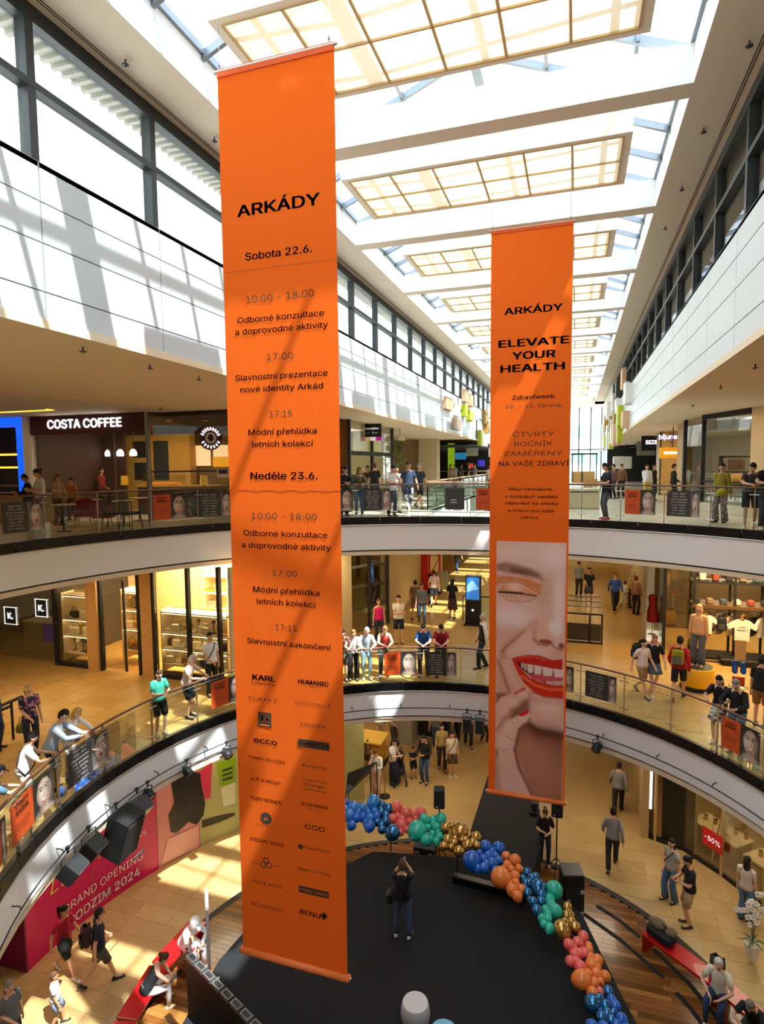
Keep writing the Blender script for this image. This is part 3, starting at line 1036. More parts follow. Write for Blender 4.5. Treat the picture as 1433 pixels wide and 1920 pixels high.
def big_face(nu, nv):
    """The print: close-up of a laughing face with a hand at the chin. Units: survey pixels with the banner squared up."""
    V, U = np.meshgrid(np.linspace(0, 480, nv), np.linspace(0, 132, nu), indexing='ij')
    p = Print(U, V, '#e3c2b3')
    def A(L): return [((915 + x / 7.11 - 931), (1000 + y / 7.11 - 1014 - 7 * (915 + x / 7.11 - 931) / 132)) for x, y in L]
    def B(L): return [((915 + x / 6.857 - 929.5), (1240 + y / 6.857 - 1014 - 14 * (915 + x / 6.857 - 930) / 132)) for x, y in L]
    def blobA(x, y, rx, ry, col, soft, k): (c,) = A([(x, y)]); p.ell(c[0], c[1], rx / 7.11, ry / 7.11, col, soft, k)
    def blobB(x, y, rx, ry, col, soft, k): (c,) = B([(x, y)]); p.ell(c[0], c[1], rx / 6.857, ry / 6.857, col, soft, k)
    blobA(620, 250, 600, 260, '#e0cdc4', .8, .9)
    blobA(200, 180, 200, 120, '#d8b9a6', .9, .6)
    blobA(900, 600, 160, 500, '#e2c6b8', .8, .8)
    blobA(760, 760, 120, 200, '#c79c80', .9, .7)
    blobA(300, 1120, 330, 190, '#ecd9d2', .9, .9)
    blobA(230, 1350, 260, 160, '#d9a98c', .9, .7)
    blobA(960, 950, 70, 350, '#efdad3', .9, .8)
    p.poly(A([(100, 560), (300, 560), (560, 600), (740, 690), (710, 800), (560, 720), (400, 640), (220, 650), (100, 730)]), '#cf7438', 6)
    p.poly(A([(130, 740), (220, 670), (380, 650), (540, 700), (700, 810), (640, 830), (430, 800), (200, 780)]), '#d8854a', 4)
    blobA(380, 715, 110, 55, '#efd3c2', .8, .9); blobA(590, 760, 80, 40, '#e5a56c', .9, .7)
    p.poly(A([(160, 800), (660, 840), (600, 895), (440, 915), (270, 890)]), '#d9ad94', 4)
    p.line(A([(200, 660), (330, 635), (450, 660), (580, 720), (720, 810)]), .9, '#8a5230', .9, .9)
    p.line(A([(165, 810), (270, 890), (430, 917), (580, 900), (660, 860)]), 1.3, '#b98262', 1.3, .7)
    p.line(A([(140, 785), (300, 795), (480, 808), (670, 836)]), 1.3, '#221512', .9)
    p.line(A([(150, 775), (300, 783), (480, 798)]), 1.6, '#2c1b16', 1.4)
    for i in range(12):
        x = 180 + i * 38; p.line(A([(x, 800), (x - 14 + i * 3, 850)]), .5, '#5b3a2c', None, .8)
    p.poly(A([(110, 405), (250, 378), (420, 420), (600, 470), (700, 530), (770, 640), (690, 605), (560, 580), (400, 548), (240, 522), (110, 492)]), '#8a5a48', 4.5, .9)
    p.poly(A([(300, 450), (560, 500), (680, 570), (520, 555), (320, 520)]), '#5f3728', 4, .8)
    for i in range(26):
        x = 125 + i * 24; y = 400 + i * 6; p.line(A([(x, y + 80), (x + 18, y - 14)]), .45, '#5c3628', None, .55)
    p.line(A([(660, 1190), (520, 1290), (380, 1420), (250, 1525), (208, 1590), (222, 1690)]), 6.5, '#bf8465', 6.0, .9)
    p.line(A([(520, 1290), (380, 1420), (250, 1525), (208, 1590)]), 1.5, '#8f5434', 1.5, .9)
    p.poly(A([(560, 1250), (640, 1240), (640, 1450), (500, 1600), (330, 1640), (260, 1560), (400, 1430)]), '#ecc9b5', 6, .8)
    blobA(760, 1300, 170, 150, '#e6bda6', .8, .8); blobA(640, 1320, 40, 110, '#cf9a7d', .9, .8)
    blobA(925, 1250, 65, 70, '#f5e6e2', .8, .9)
    p.line(A([(640, 1400), (700, 1470), (800, 1485), (870, 1460), (930, 1520), (1015, 1540)]), 2.2, '#b06a4a', 2.0)
    blobA(795, 1435, 95, 32, '#8f3c24', .35, 1); blobA(1005, 1490, 40, 45, '#6b2c1c', .5, 1)
    p.poly(A([(1020, 1520), (900, 1540), (830, 1600), (1020, 1640)]), '#c58a6c', 7, .6)
    blobA(900, 320, 170, 150, '#f6ece8', .9, .8); blobA(330, 250, 200, 70, '#eddcd2', .9, .7); blobA(300, 1120, 230, 120, '#f8efec', .9, .9); blobA(965, 980, 50, 300, '#f8ece8', .9, .9); blobA(920, 1245, 80, 80, '#fffaf8', .8, .9); blobA(700, 1560, 200, 50, '#f0d8ca', .9, .6)
    # lower cheek, jaw and neck
    p.poly(B([(100, 0), (330, 0), (560, 400), (560, 860), (100, 860)]), '#d9a88a', 8, .8)
    p.line(B([(130, 0), (190, 150), (240, 300), (290, 430)]), 3.5, '#a26a4a', 3.0, .8)
    p.line(B([(230, 40), (330, 260), (430, 380)]), 6, '#e8c2a4', 5, .8)
    blobB(780, 660, 240, 190, '#e0b8a2', .8, 1); blobB(800, 620, 140, 110, '#f4e2d9', .9, .9)
    p.poly(B([(540, 780), (640, 870), (760, 920), (1000, 950), (1000, 1900), (100, 1900), (100, 1200), (400, 900)]), '#9a6248', 4)
    blobB(760, 1000, 300, 120, '#5e2f20', .9, 1); blobB(900, 1180, 200, 180, '#6e3a29', .9, .7); blobB(650, 1400, 330, 330, '#b98067', .9, .8); blobB(520, 1150, 110, 130, '#b37a62', .9, .8)
    p.poly(B([(100, 430), (250, 430), (330, 640), (250, 800), (150, 930), (100, 930)]), '#8a563f', 4)
    p.poly(B([(330, 640), (560, 440), (560, 700), (400, 740), (260, 820)]), '#6f4130', 6, .9)
    # mouth
    p.poly(A([(330, 1680), (540, 1740), (1030, 1800), (1030, 2010)]) + B([(980, 350), (760, 310), (560, 210), (430, 110)]), '#3a0d0c', 1.5)
    p.poly(B([(540, 200), (640, 175), (760, 190), (980, 230), (980, 300), (760, 290), (600, 260)]), '#c4434a', 2)
    for (x0, x1, y0, y1) in ((440, 478, 20, 110), (482, 520, 30, 140), (526, 602, 40, 172), (610, 714, 55, 192), (720, 860, 70, 214), (866, 1000, 96, 232)):
        w = (x1 - x0) * .2
        p.poly(B([(x0 + w, y0), (x1 - w, y0), (x1, y0 + 30), (x1 - w * .3, y1 - 14), (x1 - w, y1), (x0 + w, y1), (x0 + w * .3, y1 - 14), (x0, y0 + 30)]), '#ece2de' if x0 > 520 else '#bfaea6', .8)
    for (x0, x1) in ((772, 852), (860, 950), (956, 1000)):
        p.poly(B([(x0, 282), (x1, 284), (x1, 336), (x0, 330)]), '#cdbab2', .8)
    p.poly(A([(318, 1680), (430, 1640), (560, 1615), (720, 1620), (880, 1672), (1030, 1662), (1030, 1802), (880, 1790), (700, 1762), (540, 1742), (420, 1718)]), '#c11d17', 1.2)
    p.line(A([(430, 1660), (620, 1640), (800, 1680)]), 1.6, '#df4436', 1.6, .7)
    p.poly(B([(318, 0), (345, 60), (390, 160), (470, 290), (600, 420), (750, 490), (1000, 512), (1000, 338), (850, 330), (700, 290), (560, 235), (430, 105), (372, 20)]), '#cf2414', 1.2)
    p.line(B([(450, 215), (640, 340), (800, 385), (1000, 395)]), 2.2, '#ee6a3c', 2.2, .8)
    p.line(B([(600, 430), (760, 490), (1000, 510)]), 2, '#9c150d', 2, .6)
    p.line(B([(540, 500), (620, 520), (1000, 560)]), 6, '#c98f76', 6, .5)
    # fingers
    p.poly(B([(90, 600), (180, 490), (330, 440), (480, 360), (545, 420), (530, 510), (400, 590), (320, 650), (240, 770), (150, 960), (90, 960)]), '#e6c0aa', 1.5)
    p.line(B([(120, 930), (230, 750), (320, 640), (420, 575), (520, 510)]), 3, '#b07a60', 3, .8)
    p.poly(B([(338, 445), (420, 385), (492, 358), (500, 392), (440, 430), (372, 456)]), '#c9141c', 1)
    p.poly(B([(130, 1040), (200, 900), (280, 800), (400, 738), (520, 660), (562, 690), (560, 775), (420, 915), (392, 1060), (362, 1180), (420, 1420), (520, 1580), (620, 1800), (90, 1800), (90, 1350), (150, 1300)]), '#ecc9b6', 1.5)
    blobB(230, 1120, 110, 80, '#ecd2c4', .8, .7); blobB(260, 1500, 160, 200, '#e7c6b4', .9, .7); blobB(330, 860, 80, 60, '#eacfc0', .9, .8)
    p.line(B([(560, 780), (420, 920), (390, 1080), (362, 1190), (420, 1420), (600, 1780)]), 3.0, '#7a4230', 2.6, .9)
    p.poly(B([(90, 1300), (140, 1310), (165, 1560), (200, 1800), (90, 1800)]), '#c2937c', 4, .8)
    for (x, y, rx, ry, c, k) in ((300, 560, 90, 50, '#f3d8c8', .8), (210, 660, 60, 70, '#f0d0be', .7), (470, 450, 60, 40, '#f1d2c2', .7), (480, 780, 60, 45, '#f4dccf', .8), (300, 900, 70, 90, '#f4dccf', .7), (220, 1080, 70, 60, '#f6e2d7', .8)): blobB(x, y, rx, ry, c, .9, k)
    p.line(B([(250, 1010), (330, 1060), (380, 1040)]), 1.2, '#c08a70', 1.2, .8); p.line(B([(150, 1180), (230, 1200), (300, 1180)]), 1.2, '#c79a82', 1.2, .7); p.line(B([(300, 780), (350, 850)]), 1.2, '#c79a82', 1.2, .7)
    p.line(B([(560, 860), (660, 930), (780, 960), (1000, 985)]), 7, '#4a2016', 7, .75)
    p.poly(B([(400, 728), (520, 655), (548, 665), (540, 708), (462, 746)]), '#d0161c', 1)
    return np.clip(np.clip(p.c, 0, 1) ** .74 * np.array((1.08, 1.0, .95)), 0, 1)


FNU, FNV = 110, 400
fx0, ft = b2.px(931.5, 1014); fx1, fb = b2.px(1063, 1496)
fz1 = b2.px(931.5, 1014)[1] - b2.oz; fz0 = .10
fx0 -= b2.ox; fx1 = b2.px(1062.5, 1021)[0] - b2.ox
me = print_mesh('portrait_print', lambda u, v: (fx0 + (fx1 - fx0) * u, -.009, fz1 + (fz0 - fz1) * v), FNU, FNV, big_face(FNU, FNV))
obj('portrait_print', me, translucent_mat('banner_print', '#ffffff', .22, 'print'), b2.t)
# ------------------------------------------------------------------ shops: shared pieces
warm_back = mat('warm_shop_wall', '#e8cf9a', .7)
wood_panel = mat('oak_panel', '#c89a5c', .5, noise=.15, nscale=6)
dark_wood = mat('dark_wood_wall', '#4a2a17', .6, noise=.25, nscale=5)
shop_floor_dark = mat('shop_floor_dark', '#4b4036', .5)
shelf_mat = mat('pale_shelf', '#efdcb4', .5)
lamp_w = mat('lamp_glow', '#fff3dc', .5, emit=6.0)
lamp_y = mat('lamp_glow_yellow', '#ffc233', .5, emit=2.2)
strip_w = mat('shelf_light_strip', '#ffe2a8', .5, emit=9.0)
maroon = mat('maroon_sign', '#4b1520', .5)
sign_white = mat('sign_letter_white', '#ffffff', .5, emit=.75)
letter_violet = mat('sign_letter_violet', '#e4dcff', .5, emit=.9)
blue_glow = mat('blue_lit_frame', '#0a56d8', .4, emit=.9, emit_col='#0a5cff')
gold_wood = mat('gold_wood', '#c79d58', .5, noise=.1, nscale=4)


def area(name, loc, size, power, col=(1, .84, .62), rot=(0, 0, 0), sy=None):
    d = bpy.data.lights.new(name, 'AREA'); d.energy = power * .62; d.color = col; d.size = size
    if sy: d.shape = 'RECTANGLE'; d.size_y = sy
    o = bpy.data.objects.new(name, d); o.location = loc; o.rotation_euler = rot
    COL.objects.link(o); return o


# recessed downlights: a ring and a glowing lens; the lamp under it gives the light
dl_ring = MB().lathe([(.075, .012), (.095, -.006), (.11, .0), (.11, .012)], 12).mesh('ring'); dl_ring.materials.append(white_paint)
dl_lens = MB().lathe([(.001, .004), (.078, .004), (.078, .008)], 12).mesh('lens'); dl_lens.materials.append(lamp_w)


def downlight(x, y, z, where, k):
    t = thing('downlight', ORD[k] + ' round recessed downlight ' + where, 'light', (x, y, z), 0, 'downlights ' + where)
    inst('ring', dl_ring, t); inst('lens', dl_lens, t)


for i, (px, py) in enumerate([(32, 772), (50, 771), (52, 748), (145, 747), (144, 767), (215, 738), (270, 764), (347, 773), (356, 769), (358, 778)]):
    p = at(px, py, zc(14)); downlight(p.x, p.y, zc(p.y) - .003, 'outside the coffee shop, counted from the photo edge', i)
for i, (px, py) in enumerate([(1373, 704), (1324, 737), (1281, 766), (1252, 780), (1238, 788), (1233, 794), (1223, 799), (1208, 805), (1199, 811), (1194, 817), (1312, 765), (1260, 772)]):
    p = at(px, py, zc(22)); downlight(p.x, p.y, zc(p.y) - .003, 'over the upper gallery beside the corner shop, counted into the distance', i)
for k, (x, y) in enumerate(((-15.4, 16.6), (-14.6, 17.2), (-14.0, 16.5), (-13.4, 17.4), (-12.9, 16.8), (-12.2, 17.8))): downlight(x, y, 12.898, 'inside the coffee shop, counted from its sign', k)
t = thing('ceiling_light_strip', 'long yellow glowing light strip in the ceiling above the blue framed shop', 'light', (-18.6, 13.7, zc(13.7)))
obj('diffuser', MB().box(-4, 3.9, -.16, .16, -.02, .0), lamp_y, t)
obj('frame', MB().box(-4.05, 3.95, -.2, -.16, -.03, .0).box(-4.05, 3.95, .16, .2, -.03, .0), cream, t)
sprk = MB().lathe([(.012, 0), (.012, -.06), (.05, -.065), (.05, -.075), (.008, -.08), (.008, -.1)], 8).mesh('body'); sprk.materials.append(dark_metal)
for i, (px, py) in enumerate([(155, 648), (281, 680), (373, 702), (300, 759), (1417, 677), (1352, 716), (1300, 751), (235, 112), (402, 257), (1406, 76), (1320, 240), (1279, 350), (1248, 424)]):
    top = 13.1 if py > 500 else ZS
    p = at(px, py, top)
    if py > 500: p.z = zc(p.y)
    t = thing('sprinkler', 'small dark sprinkler head, ' + ORD[i if i < 4 else i - 4 if i < 7 else i - 7 if i < 9 else i - 9] + (' under the cream ceiling by the coffee shop' if i < 4 else ' under the cream ceiling by the corner shop' if i < 7 else ' in the beige roof soffit above the left windows' if i < 9 else ' in the beige roof soffit above the dark right windows'), 'sprinkler', (p.x, p.y, p.z), 0, 'sprinkler heads')
    inst('body', sprk, t)

# ------------------------------------------------------------------ upper gallery, left: coffee shop and its neighbour
CZ = 13.02
w = struct('wall_left_shops')
obj('pillar', MB().box(-17.62, -17.38, 15.3, 15.6, L2, CZ), white_paint, w)
obj('back_wall', MB().box(X0, -17.4, 18.6, 18.8, L2, CZ), mat('bar_wall', '#2a211b', .6), w)
obj('back_wall', MB().box(-17.4, -17.3, 15.6, 18.8, L2, CZ), dark_wood, w)
obj('back_wall', MB().box(-17.3, -8, 20.4, 20.6, L2, CZ), mat('coffee_back_wall', '#7a5a24', .7), w)
obj('wood_wall', MB().box(-20.8, -16.6, 18.82, 18.95, L2, CZ).box(-17.3, -16.7, 18.4, 18.5, L2, CZ), dark_wood, w)
obj('shop_ceiling', MB().box(-17.3, -8.1, 15.7, 20.4, CZ - .12, CZ), mat('coffee_ceiling', '#3a2a20', .8), w)
# blue framed bar at the photo's edge
t = thing('bar_facade', 'black bar front with a glowing blue frame beside the coffee shop', 'shopfront', (-20.3, 15.45, L2))
obj('blue_frame', MB().box(2.34, 2.66, -.1, .1, 0, 3.42).box(-3, 2.34, -.1, .1, 3.12, 3.42), blue_glow, t)
obj('shelf', MB().box(-3, 2.3, .5, .9, 1.05, 1.12).box(-3, 2.3, 1.6, 2.0, 1.75, 1.8).box(-3, 2.3, 1.6, 2.0, 2.25, 2.3), mat('bar_shelf', '#6a512c', .5), t)
obj('counter', MB().box(-3, 2.3, .4, 1.0, 0, 1.05), black_m, t)
obj('glow_strip', MB().box(-2.6, 2.2, 1.55, 1.58, 1.72, 1.78).box(-2.6, 2.2, 1.55, 1.58, 2.2, 2.26), lamp_y, t)
for k, x in enumerate((.35, .9, 1.75)):
    bt = thing('bar_bottle', ORD[k] + ' yellow lit bottle from the left on the bar shelf behind the blue frame', 'bottle', (-20.3 + x, 15.45 + 1.75, L2 + 1.8), 0, 'bottles on the bar shelf')
    obj('glass', MB().lathe([(.05, 0), (.05, .2), (.02, .28), (.02, .36)], 8), mat('amber_glass', '#d9a11f', .2, emit=.6), bt, True)
lp = thing('pendant_lamp', 'yellow three tier pendant lamp hanging inside the blue framed bar', 'lamp', (-18.3, 16.4, L2 + 2.35))
for h in (0, .2, .4): obj('shade', MB().lathe([(.08, 0), (.12, .08), (.10, .16)], 8), lamp_y, lp)
obj('cord', MB().box(-.01, .01, -.01, .01, .5, 1.0), black_m, lp)

# coffee shop front
t = thing('coffee_shop_front', 'coffee shop front with maroon fascia, white letters and dark glass', 'shopfront', (-15.05, 15.45, L2))
obj('fascia', MB().box(-2.33, 2.34, -.05, .06, 2.82, 3.46), maroon, t)
text('lettering', 'COSTA COFFEE', sign_white, t, (-.07, -.065, 3.15), (1, 0, 0), (0, 0, 1), .54, bold=.03, ext=.01, sx=1.06)
obj('glass', MB().box(-2.3, 2.3, -.01, .0, .05, 2.82), shop_glass, t)
obj('mullion', MB().box(2.30, 2.40, -.06, .06, 0, 3.46), steel, t)
dgl = [(-12.66, 15.45), (-10.95, 18.1)]
q = MB().wall((2.41, .02), (4.1, 2.65), .05, 3.46, .012)
obj('glass', q, shop_glass, t)
q = MB().wall((2.41, .0), (4.1, 2.63), 1.55, 1.6, .05).wall((2.41, .0), (4.1, 2.63), 3.4, 3.5, .08)
obj('rail_bar', q, dark_metal, t)
t = thing('round_coffee_sign', 'round maroon and white coffee sign hanging in the shop window', 'sign', (-11.45, 16.95, L2 + 2.66))
dx, dy = Vector((1.69, 2.63)).normalized()
M3 = Matrix.Rotation(atan2(dy, dx), 4, 'Z') @ Matrix.Rotation(pi / 2, 4, 'X')
def turned(mb, name, mt, par):
    me = mb.mesh(name); me.transform(M3); return obj(name, me, mt, par)
turned(MB().lathe([(.40, -.02), (.40, .02)], 28), 'disc', maroon, t)
ring = MB()
for k in range(9):
    a = pi * .12 + k * pi * .095; ring.obox((.30 * cos(a), .30 * sin(a), .026), .06, .11, .006, a - pi / 2)
for k in range(7):
    a = -pi * .15 - k * pi * .115; ring.obox((.30 * cos(a), .30 * sin(a), .026), .055, .10, .006, a + pi / 2)
turned(ring, 'ring_lettering', sign_white, t)['kind'] = 'stuff'
turned(MB().lathe([(.19, .022), (.19, .026)], 20), 'middle_disc', mat('sign_cream', '#efe6d8', .5), t)
bean = MB().ball((0, 0, .03), .10, .12, .008, 10, 4)
turned(bean, 'emblem', maroon, t)
# inside
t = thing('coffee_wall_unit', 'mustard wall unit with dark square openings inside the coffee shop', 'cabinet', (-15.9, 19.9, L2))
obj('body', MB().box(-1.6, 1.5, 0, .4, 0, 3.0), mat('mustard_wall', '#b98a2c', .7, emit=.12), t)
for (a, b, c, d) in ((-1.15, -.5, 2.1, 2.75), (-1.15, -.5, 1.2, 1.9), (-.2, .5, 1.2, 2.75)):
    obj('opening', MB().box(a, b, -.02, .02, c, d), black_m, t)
for k, x in enumerate((-17.75, -17.0, -16.45, -15.85)):
    lp = thing('pendant_lamp', ORD[k] + ' white glowing pendant lamp from the left in the coffee shop', 'lamp', (x, 18.45, L2 + 2.2), 0, 'pendant lamps in the coffee shop')
    obj('shade', MB().lathe([(.12, -.06), (.14, .0), (.12, .12), (.05, .2)], 12), mat('pendant_glow', '#ffffff', .4, emit=2.4), lp, True)
    obj('cord', MB().box(-.008, .008, -.008, .008, .2, 1.2), black_m, lp)
t = thing('coffee_counter', 'dark coffee shop counter with lit pastry display', 'counter', (-13.6, 18.2, L2))
obj('body', MB().box(-1.6, 1.7, -.35, .35, 0, 1.0), mat('counter_dark', '#3b2a1e', .5), t)
obj('top', MB().box(-1.65, 1.75, -.4, .4, 1.0, 1.06), gold_wood, t)
obj('display', MB().box(-1.4, 0, -.3, .3, 1.06, 1.45), shop_glass, t)
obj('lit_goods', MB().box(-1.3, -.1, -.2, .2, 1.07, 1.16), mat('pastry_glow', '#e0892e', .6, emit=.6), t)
t = thing('menu_board', 'cream lit menu boards on the coffee shop back wall', 'menu board', (-13.3, 20.3, L2))
for x in (-.75, .05, .85): obj('panel', MB().box(x - .33, x + .33, -.04, .0, 1.75, 2.55), mat('menu_glow', '#ffd9a6', .6, emit=.7), t)
obj('yellow_panel', MB().box(-.3, .42, -.06, -.045, 1.7, 2.1), mat('menu_yellow', '#f0a81a', .6, emit=.5), t)
t = thing('window_sticker', 'coffee cup picture stuck low on the coffee shop window', 'sticker', (-11.35, 17.45, L2 + 1.45))
turned(MB().lathe([(.24, 0), (.24, .008)], 18), 'saucer', mat('sticker_tan', '#c9974a', .6), t)
turned(MB().obox((0, .05, .015), .42, .3, .008), 'cup', mat('sticker_cream', '#efe2cd', .6), t)
turned(MB().obox((0, .1, .022), .32, .14, .008), 'coffee', maroon, t)
for k, (x, y) in enumerate(((-15.2, 17.2), (-12.2, 17.6))):
    lp = thing('table_lamp', ('yellow square table lamp inside the coffee shop window', 'yellow square table lamp behind the round coffee sign')[k], 'lamp', (x, y, L2))
    obj('stem', MB().lathe([(.14, 0), (.14, .02), (.02, .03), (.02, 1.1)], 10), dark_metal, lp)
    obj('shade', MB().lathe([(.17, 1.1), (.15, 1.42)], 4), mat('shade_yellow', '#d79a26', .6, emit=.35), lp)
area('coffee_light', (-14.5, 17.6, 12.7), 2.5, 170, (1, .7, .4))
area('bar_light', (-19.6, 17, 12.7), 2.0, 30, (1, .75, .4))

# ------------------------------------------------------------------ upper gallery, middle: sweet shop, tan wall, food court
w = struct('wall_middle_shops')
q = MB().wall((-8.0, 20.6), (-13, 20.6), L2, CZ, .1)
obj('tan_wall', MB().box(-13, -8.35, 37, 37.3, L2, CZ), mat('tan_wall', '#b39468', .7), w)
obj('side_wall', MB().box(-13.2, -13, 26.2, 37, L2, CZ), cream, w)
obj('column', MB().box(-9.5, -8.3, 36.6, 37.4, L2, CZ), mat('column_cream', '#ddc9a4', .7), w)
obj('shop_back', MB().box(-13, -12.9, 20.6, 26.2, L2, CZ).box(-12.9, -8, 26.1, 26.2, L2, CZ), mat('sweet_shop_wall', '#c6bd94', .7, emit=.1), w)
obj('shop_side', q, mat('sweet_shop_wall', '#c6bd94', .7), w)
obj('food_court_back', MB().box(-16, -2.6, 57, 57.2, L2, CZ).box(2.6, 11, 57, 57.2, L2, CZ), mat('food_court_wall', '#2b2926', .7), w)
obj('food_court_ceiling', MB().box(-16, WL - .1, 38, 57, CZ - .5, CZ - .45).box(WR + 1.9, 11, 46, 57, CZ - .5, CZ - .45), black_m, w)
t = thing('sweet_shop_front', 'glass shop front with black posts behind the crowd at the upper railing', 'shopfront', (-7.95, 20.5, L2))
obj('glass', MB().box(-.012, 0, 0, 5.4, .05, 3.4), shop_glass, t)
obj('glass', MB().wall((0, 0), (-3, -1.8), .05, 3.4, .012), shop_glass, t)
for y in (0, 2.6, 5.4): obj('post', MB().box(-.06, .06, y - .05, y + .05, 0, 3.45), dark_metal, t)
obj('dark_band', MB().box(-.05, .05, 0, 5.4, 2.1, 2.25), black_m, t)
t = thing('projecting_sign', 'black square shop sign with yellow, white and magenta foot above the sweet shop', 'sign', (-7.86, 23, L2))
obj('panel', MB().box(-.34, .34, -.04, .04, 2.85, 3.42), black_m, t)
for x, c in ((-.34, '#f2d21c'), (-.11, '#f4f0f0'), (.12, '#c2189a')): obj('foot_strip', MB().box(x, x + .225, -.045, .045, 2.7, 2.85), mat('strip' + c, c, .5, emit=.3), t)
text('lettering', 'prozahra', sign_white, t, (0, -.05, 3.2), (1, 0, 0), (0, 0, 1), .17, ext=.004)
text('lettering', 'M   Jn', sign_white, t, (.08, -.05, 3.02), (1, 0, 0), (0, 0, 1), .1, ext=.004)
t = thing('sweet_counter', 'long dark counter with gold goods in the sweet shop', 'counter', (-9.2, 23.5, L2))
obj('body', MB().box(-.4, .3, -2.6, 2.4, 0, 1.0), mat('counter_cream', '#cbb88a', .6), t)
obj('top', MB().box(-.45, .35, -2.65, 2.45, 1.0, 1.05), black_m, t)
for k in range(9):
    j = thing('sweet_jar', ORD[k] + ' gold lidded jar on the sweet shop counter, counted from the front', 'jar', (-9.2, 21.2 + k * .55, L2 + 1.05), 0, 'jars on the sweet shop counter')
    obj('glass', MB().lathe([(.09, 0), (.11, .1), (.09, .24)], 8), mat('jar_gold', '#d8a63a', .3, emit=.2), j, True); obj('lid', MB().lathe([(.1, .24), (.1, .29), (.02, .31)], 8), steel, j)
area('sweet_shop_light', (-10, 23.3, 12.8), 2.5, 240, (1, .88, .62))
t = thing('hanging_plant', 'green trailing plant with white flower hanging beside the sweet shop', 'plant', (-7.7, 26.3, L2 + 2.4))
random.seed(3)
q = MB()
for k in range(60):
    a = rnd(0, 6.28); r = rnd(.05, .3); z = rnd(-.75, .45)
    q.obox((r * cos(a), r * sin(a), z), .16, .05, .01, rnd(0, 6), rnd(-1, 1), rnd(-1, 1))
o = obj('leaves', q, mat('plant_green', '#4f7f1f', .6), t); o['kind'] = 'stuff'
obj('flower', MB().ball((0, 0, .55), .16, .16, .14, 8, 6).ball((.14, 0, .48), .1, .1, .1, 8, 6), mat('flower_white', '#f4e6dc', .6), t, True)
obj('cord', MB().box(-.01, .01, -.01, .01, .5, 1.05), dark_metal, t)
obj('pot', MB().lathe([(.1, -.05), (.16, .15), (.17, .17)], 10), mat('pot_grey', '#4b4a45', .6), t)
# food court stalls, far behind
for k, (x, z, wd, ht, c, lab) in enumerate([(-8.9, 2.0, .5, 3.0, '#8fb51c', 'lime green upright panel beside the food court entrance'),
                                            (-7.6, 2.75, .9, .9, '#d9d4c6', 'white square hanging sign over the food court'),
                                            (-6.2, 2.6, .7, .7, '#c9c6bc', 'pale small hanging sign at the food court, right of a white one'),
                                            (-8.2, 2.3, .8, .5, '#2b7fae', 'blue lit menu screen in the dark food court'),
                                            (-6.9, 1.75, .5, .5, '#3d35b8', 'violet lit screen in the dark food court'),
                                            (-8.0, 1.55, .45, .4, '#c6452c', 'small red sign on the food court wall')]):
    t = thing('hanging_sign', lab, 'sign', (x, 44 + (k % 3) * 1.5, L2))
    obj('panel', MB().box(-wd / 2, wd / 2, -.05, .05, z - ht / 2, z + ht / 2), mat('sign' + c, c, .5, emit=.5 if k in (0, 3, 4, 5) else 0), t)
    obj('hanger', MB().box(-.02, .02, -.02, .02, z + ht / 2, 3.4), black_m, t)
t = thing('serving_counter', 'dark serving counter at the back of the food court', 'counter', (-8.6, 47, L2))
obj('body', MB().box(-3, 2, 0, .8, 0, 1.1), black_m, t); obj('top', MB().box(-3.1, 2.1, -.1, .9, 1.1, 1.16), gold_wood, t)
# railing round the opening over the street
t = thing('street_void_railing', 'glass railing with pale wooden handrail round the opening behind the upper gallery', 'railing', (0, 0, 0))
x0, x1, y0, y1 = V2
pale_rail = mat('pale_handrail', '#c59a72', .4)
obj('handrail', MB().tube([(x0, y1, L2 + 1.07), (x0, y0, L2 + 1.07), (x1, y0, L2 + 1.07), (x1, y1, L2 + 1.07)], .035, 8), pale_rail, t)
for (pa, pb) in (((x0, y0), (x1, y0)), ((x0, y0), (x0, y1)), ((x1, y0), (x1, y1))):
    n = int(hypot(pb[0] - pa[0], pb[1] - pa[1]) / 1.5)
    for i in range(n + 1):
        x, y = pa[0] + (pb[0] - pa[0]) * i / n, pa[1] + (pb[1] - pa[1]) * i / n
        obj('post', MB().box(x - .02, x + .02, y - .02, y + .02, L2, L2 + 1.05), steel, t)
    obj('glass_panel', MB().wall(pa, pb, L2 + .05, L2 + .98, .012), clear, t)

# ------------------------------------------------------------------ cladding boxes on both side walls, far down the street
box_white = mat('cladding_white', '#eceae4', .5); box_peach = mat('cladding_peach', '#e0b792', .6)
box_lime = mat('cladding_lime', '#b9c21e', .5); box_tan = mat('cladding_tan', '#b08d4e', .6); box_blue = mat('cladding_blue', '#a9d2d8', .5); box_dark = mat('cladding_dark', '#3b3a38', .5)


def clad(par, x, sgn, y, z, wd, ht, dp, m):
    dp *= .6; ht *= .8; wd *= .9
    obj('cladding_box', MB().box(min(x, x + sgn * dp), max(x, x + sgn * dp), y, y + wd, EYE + z, EYE + z + ht), m, par)


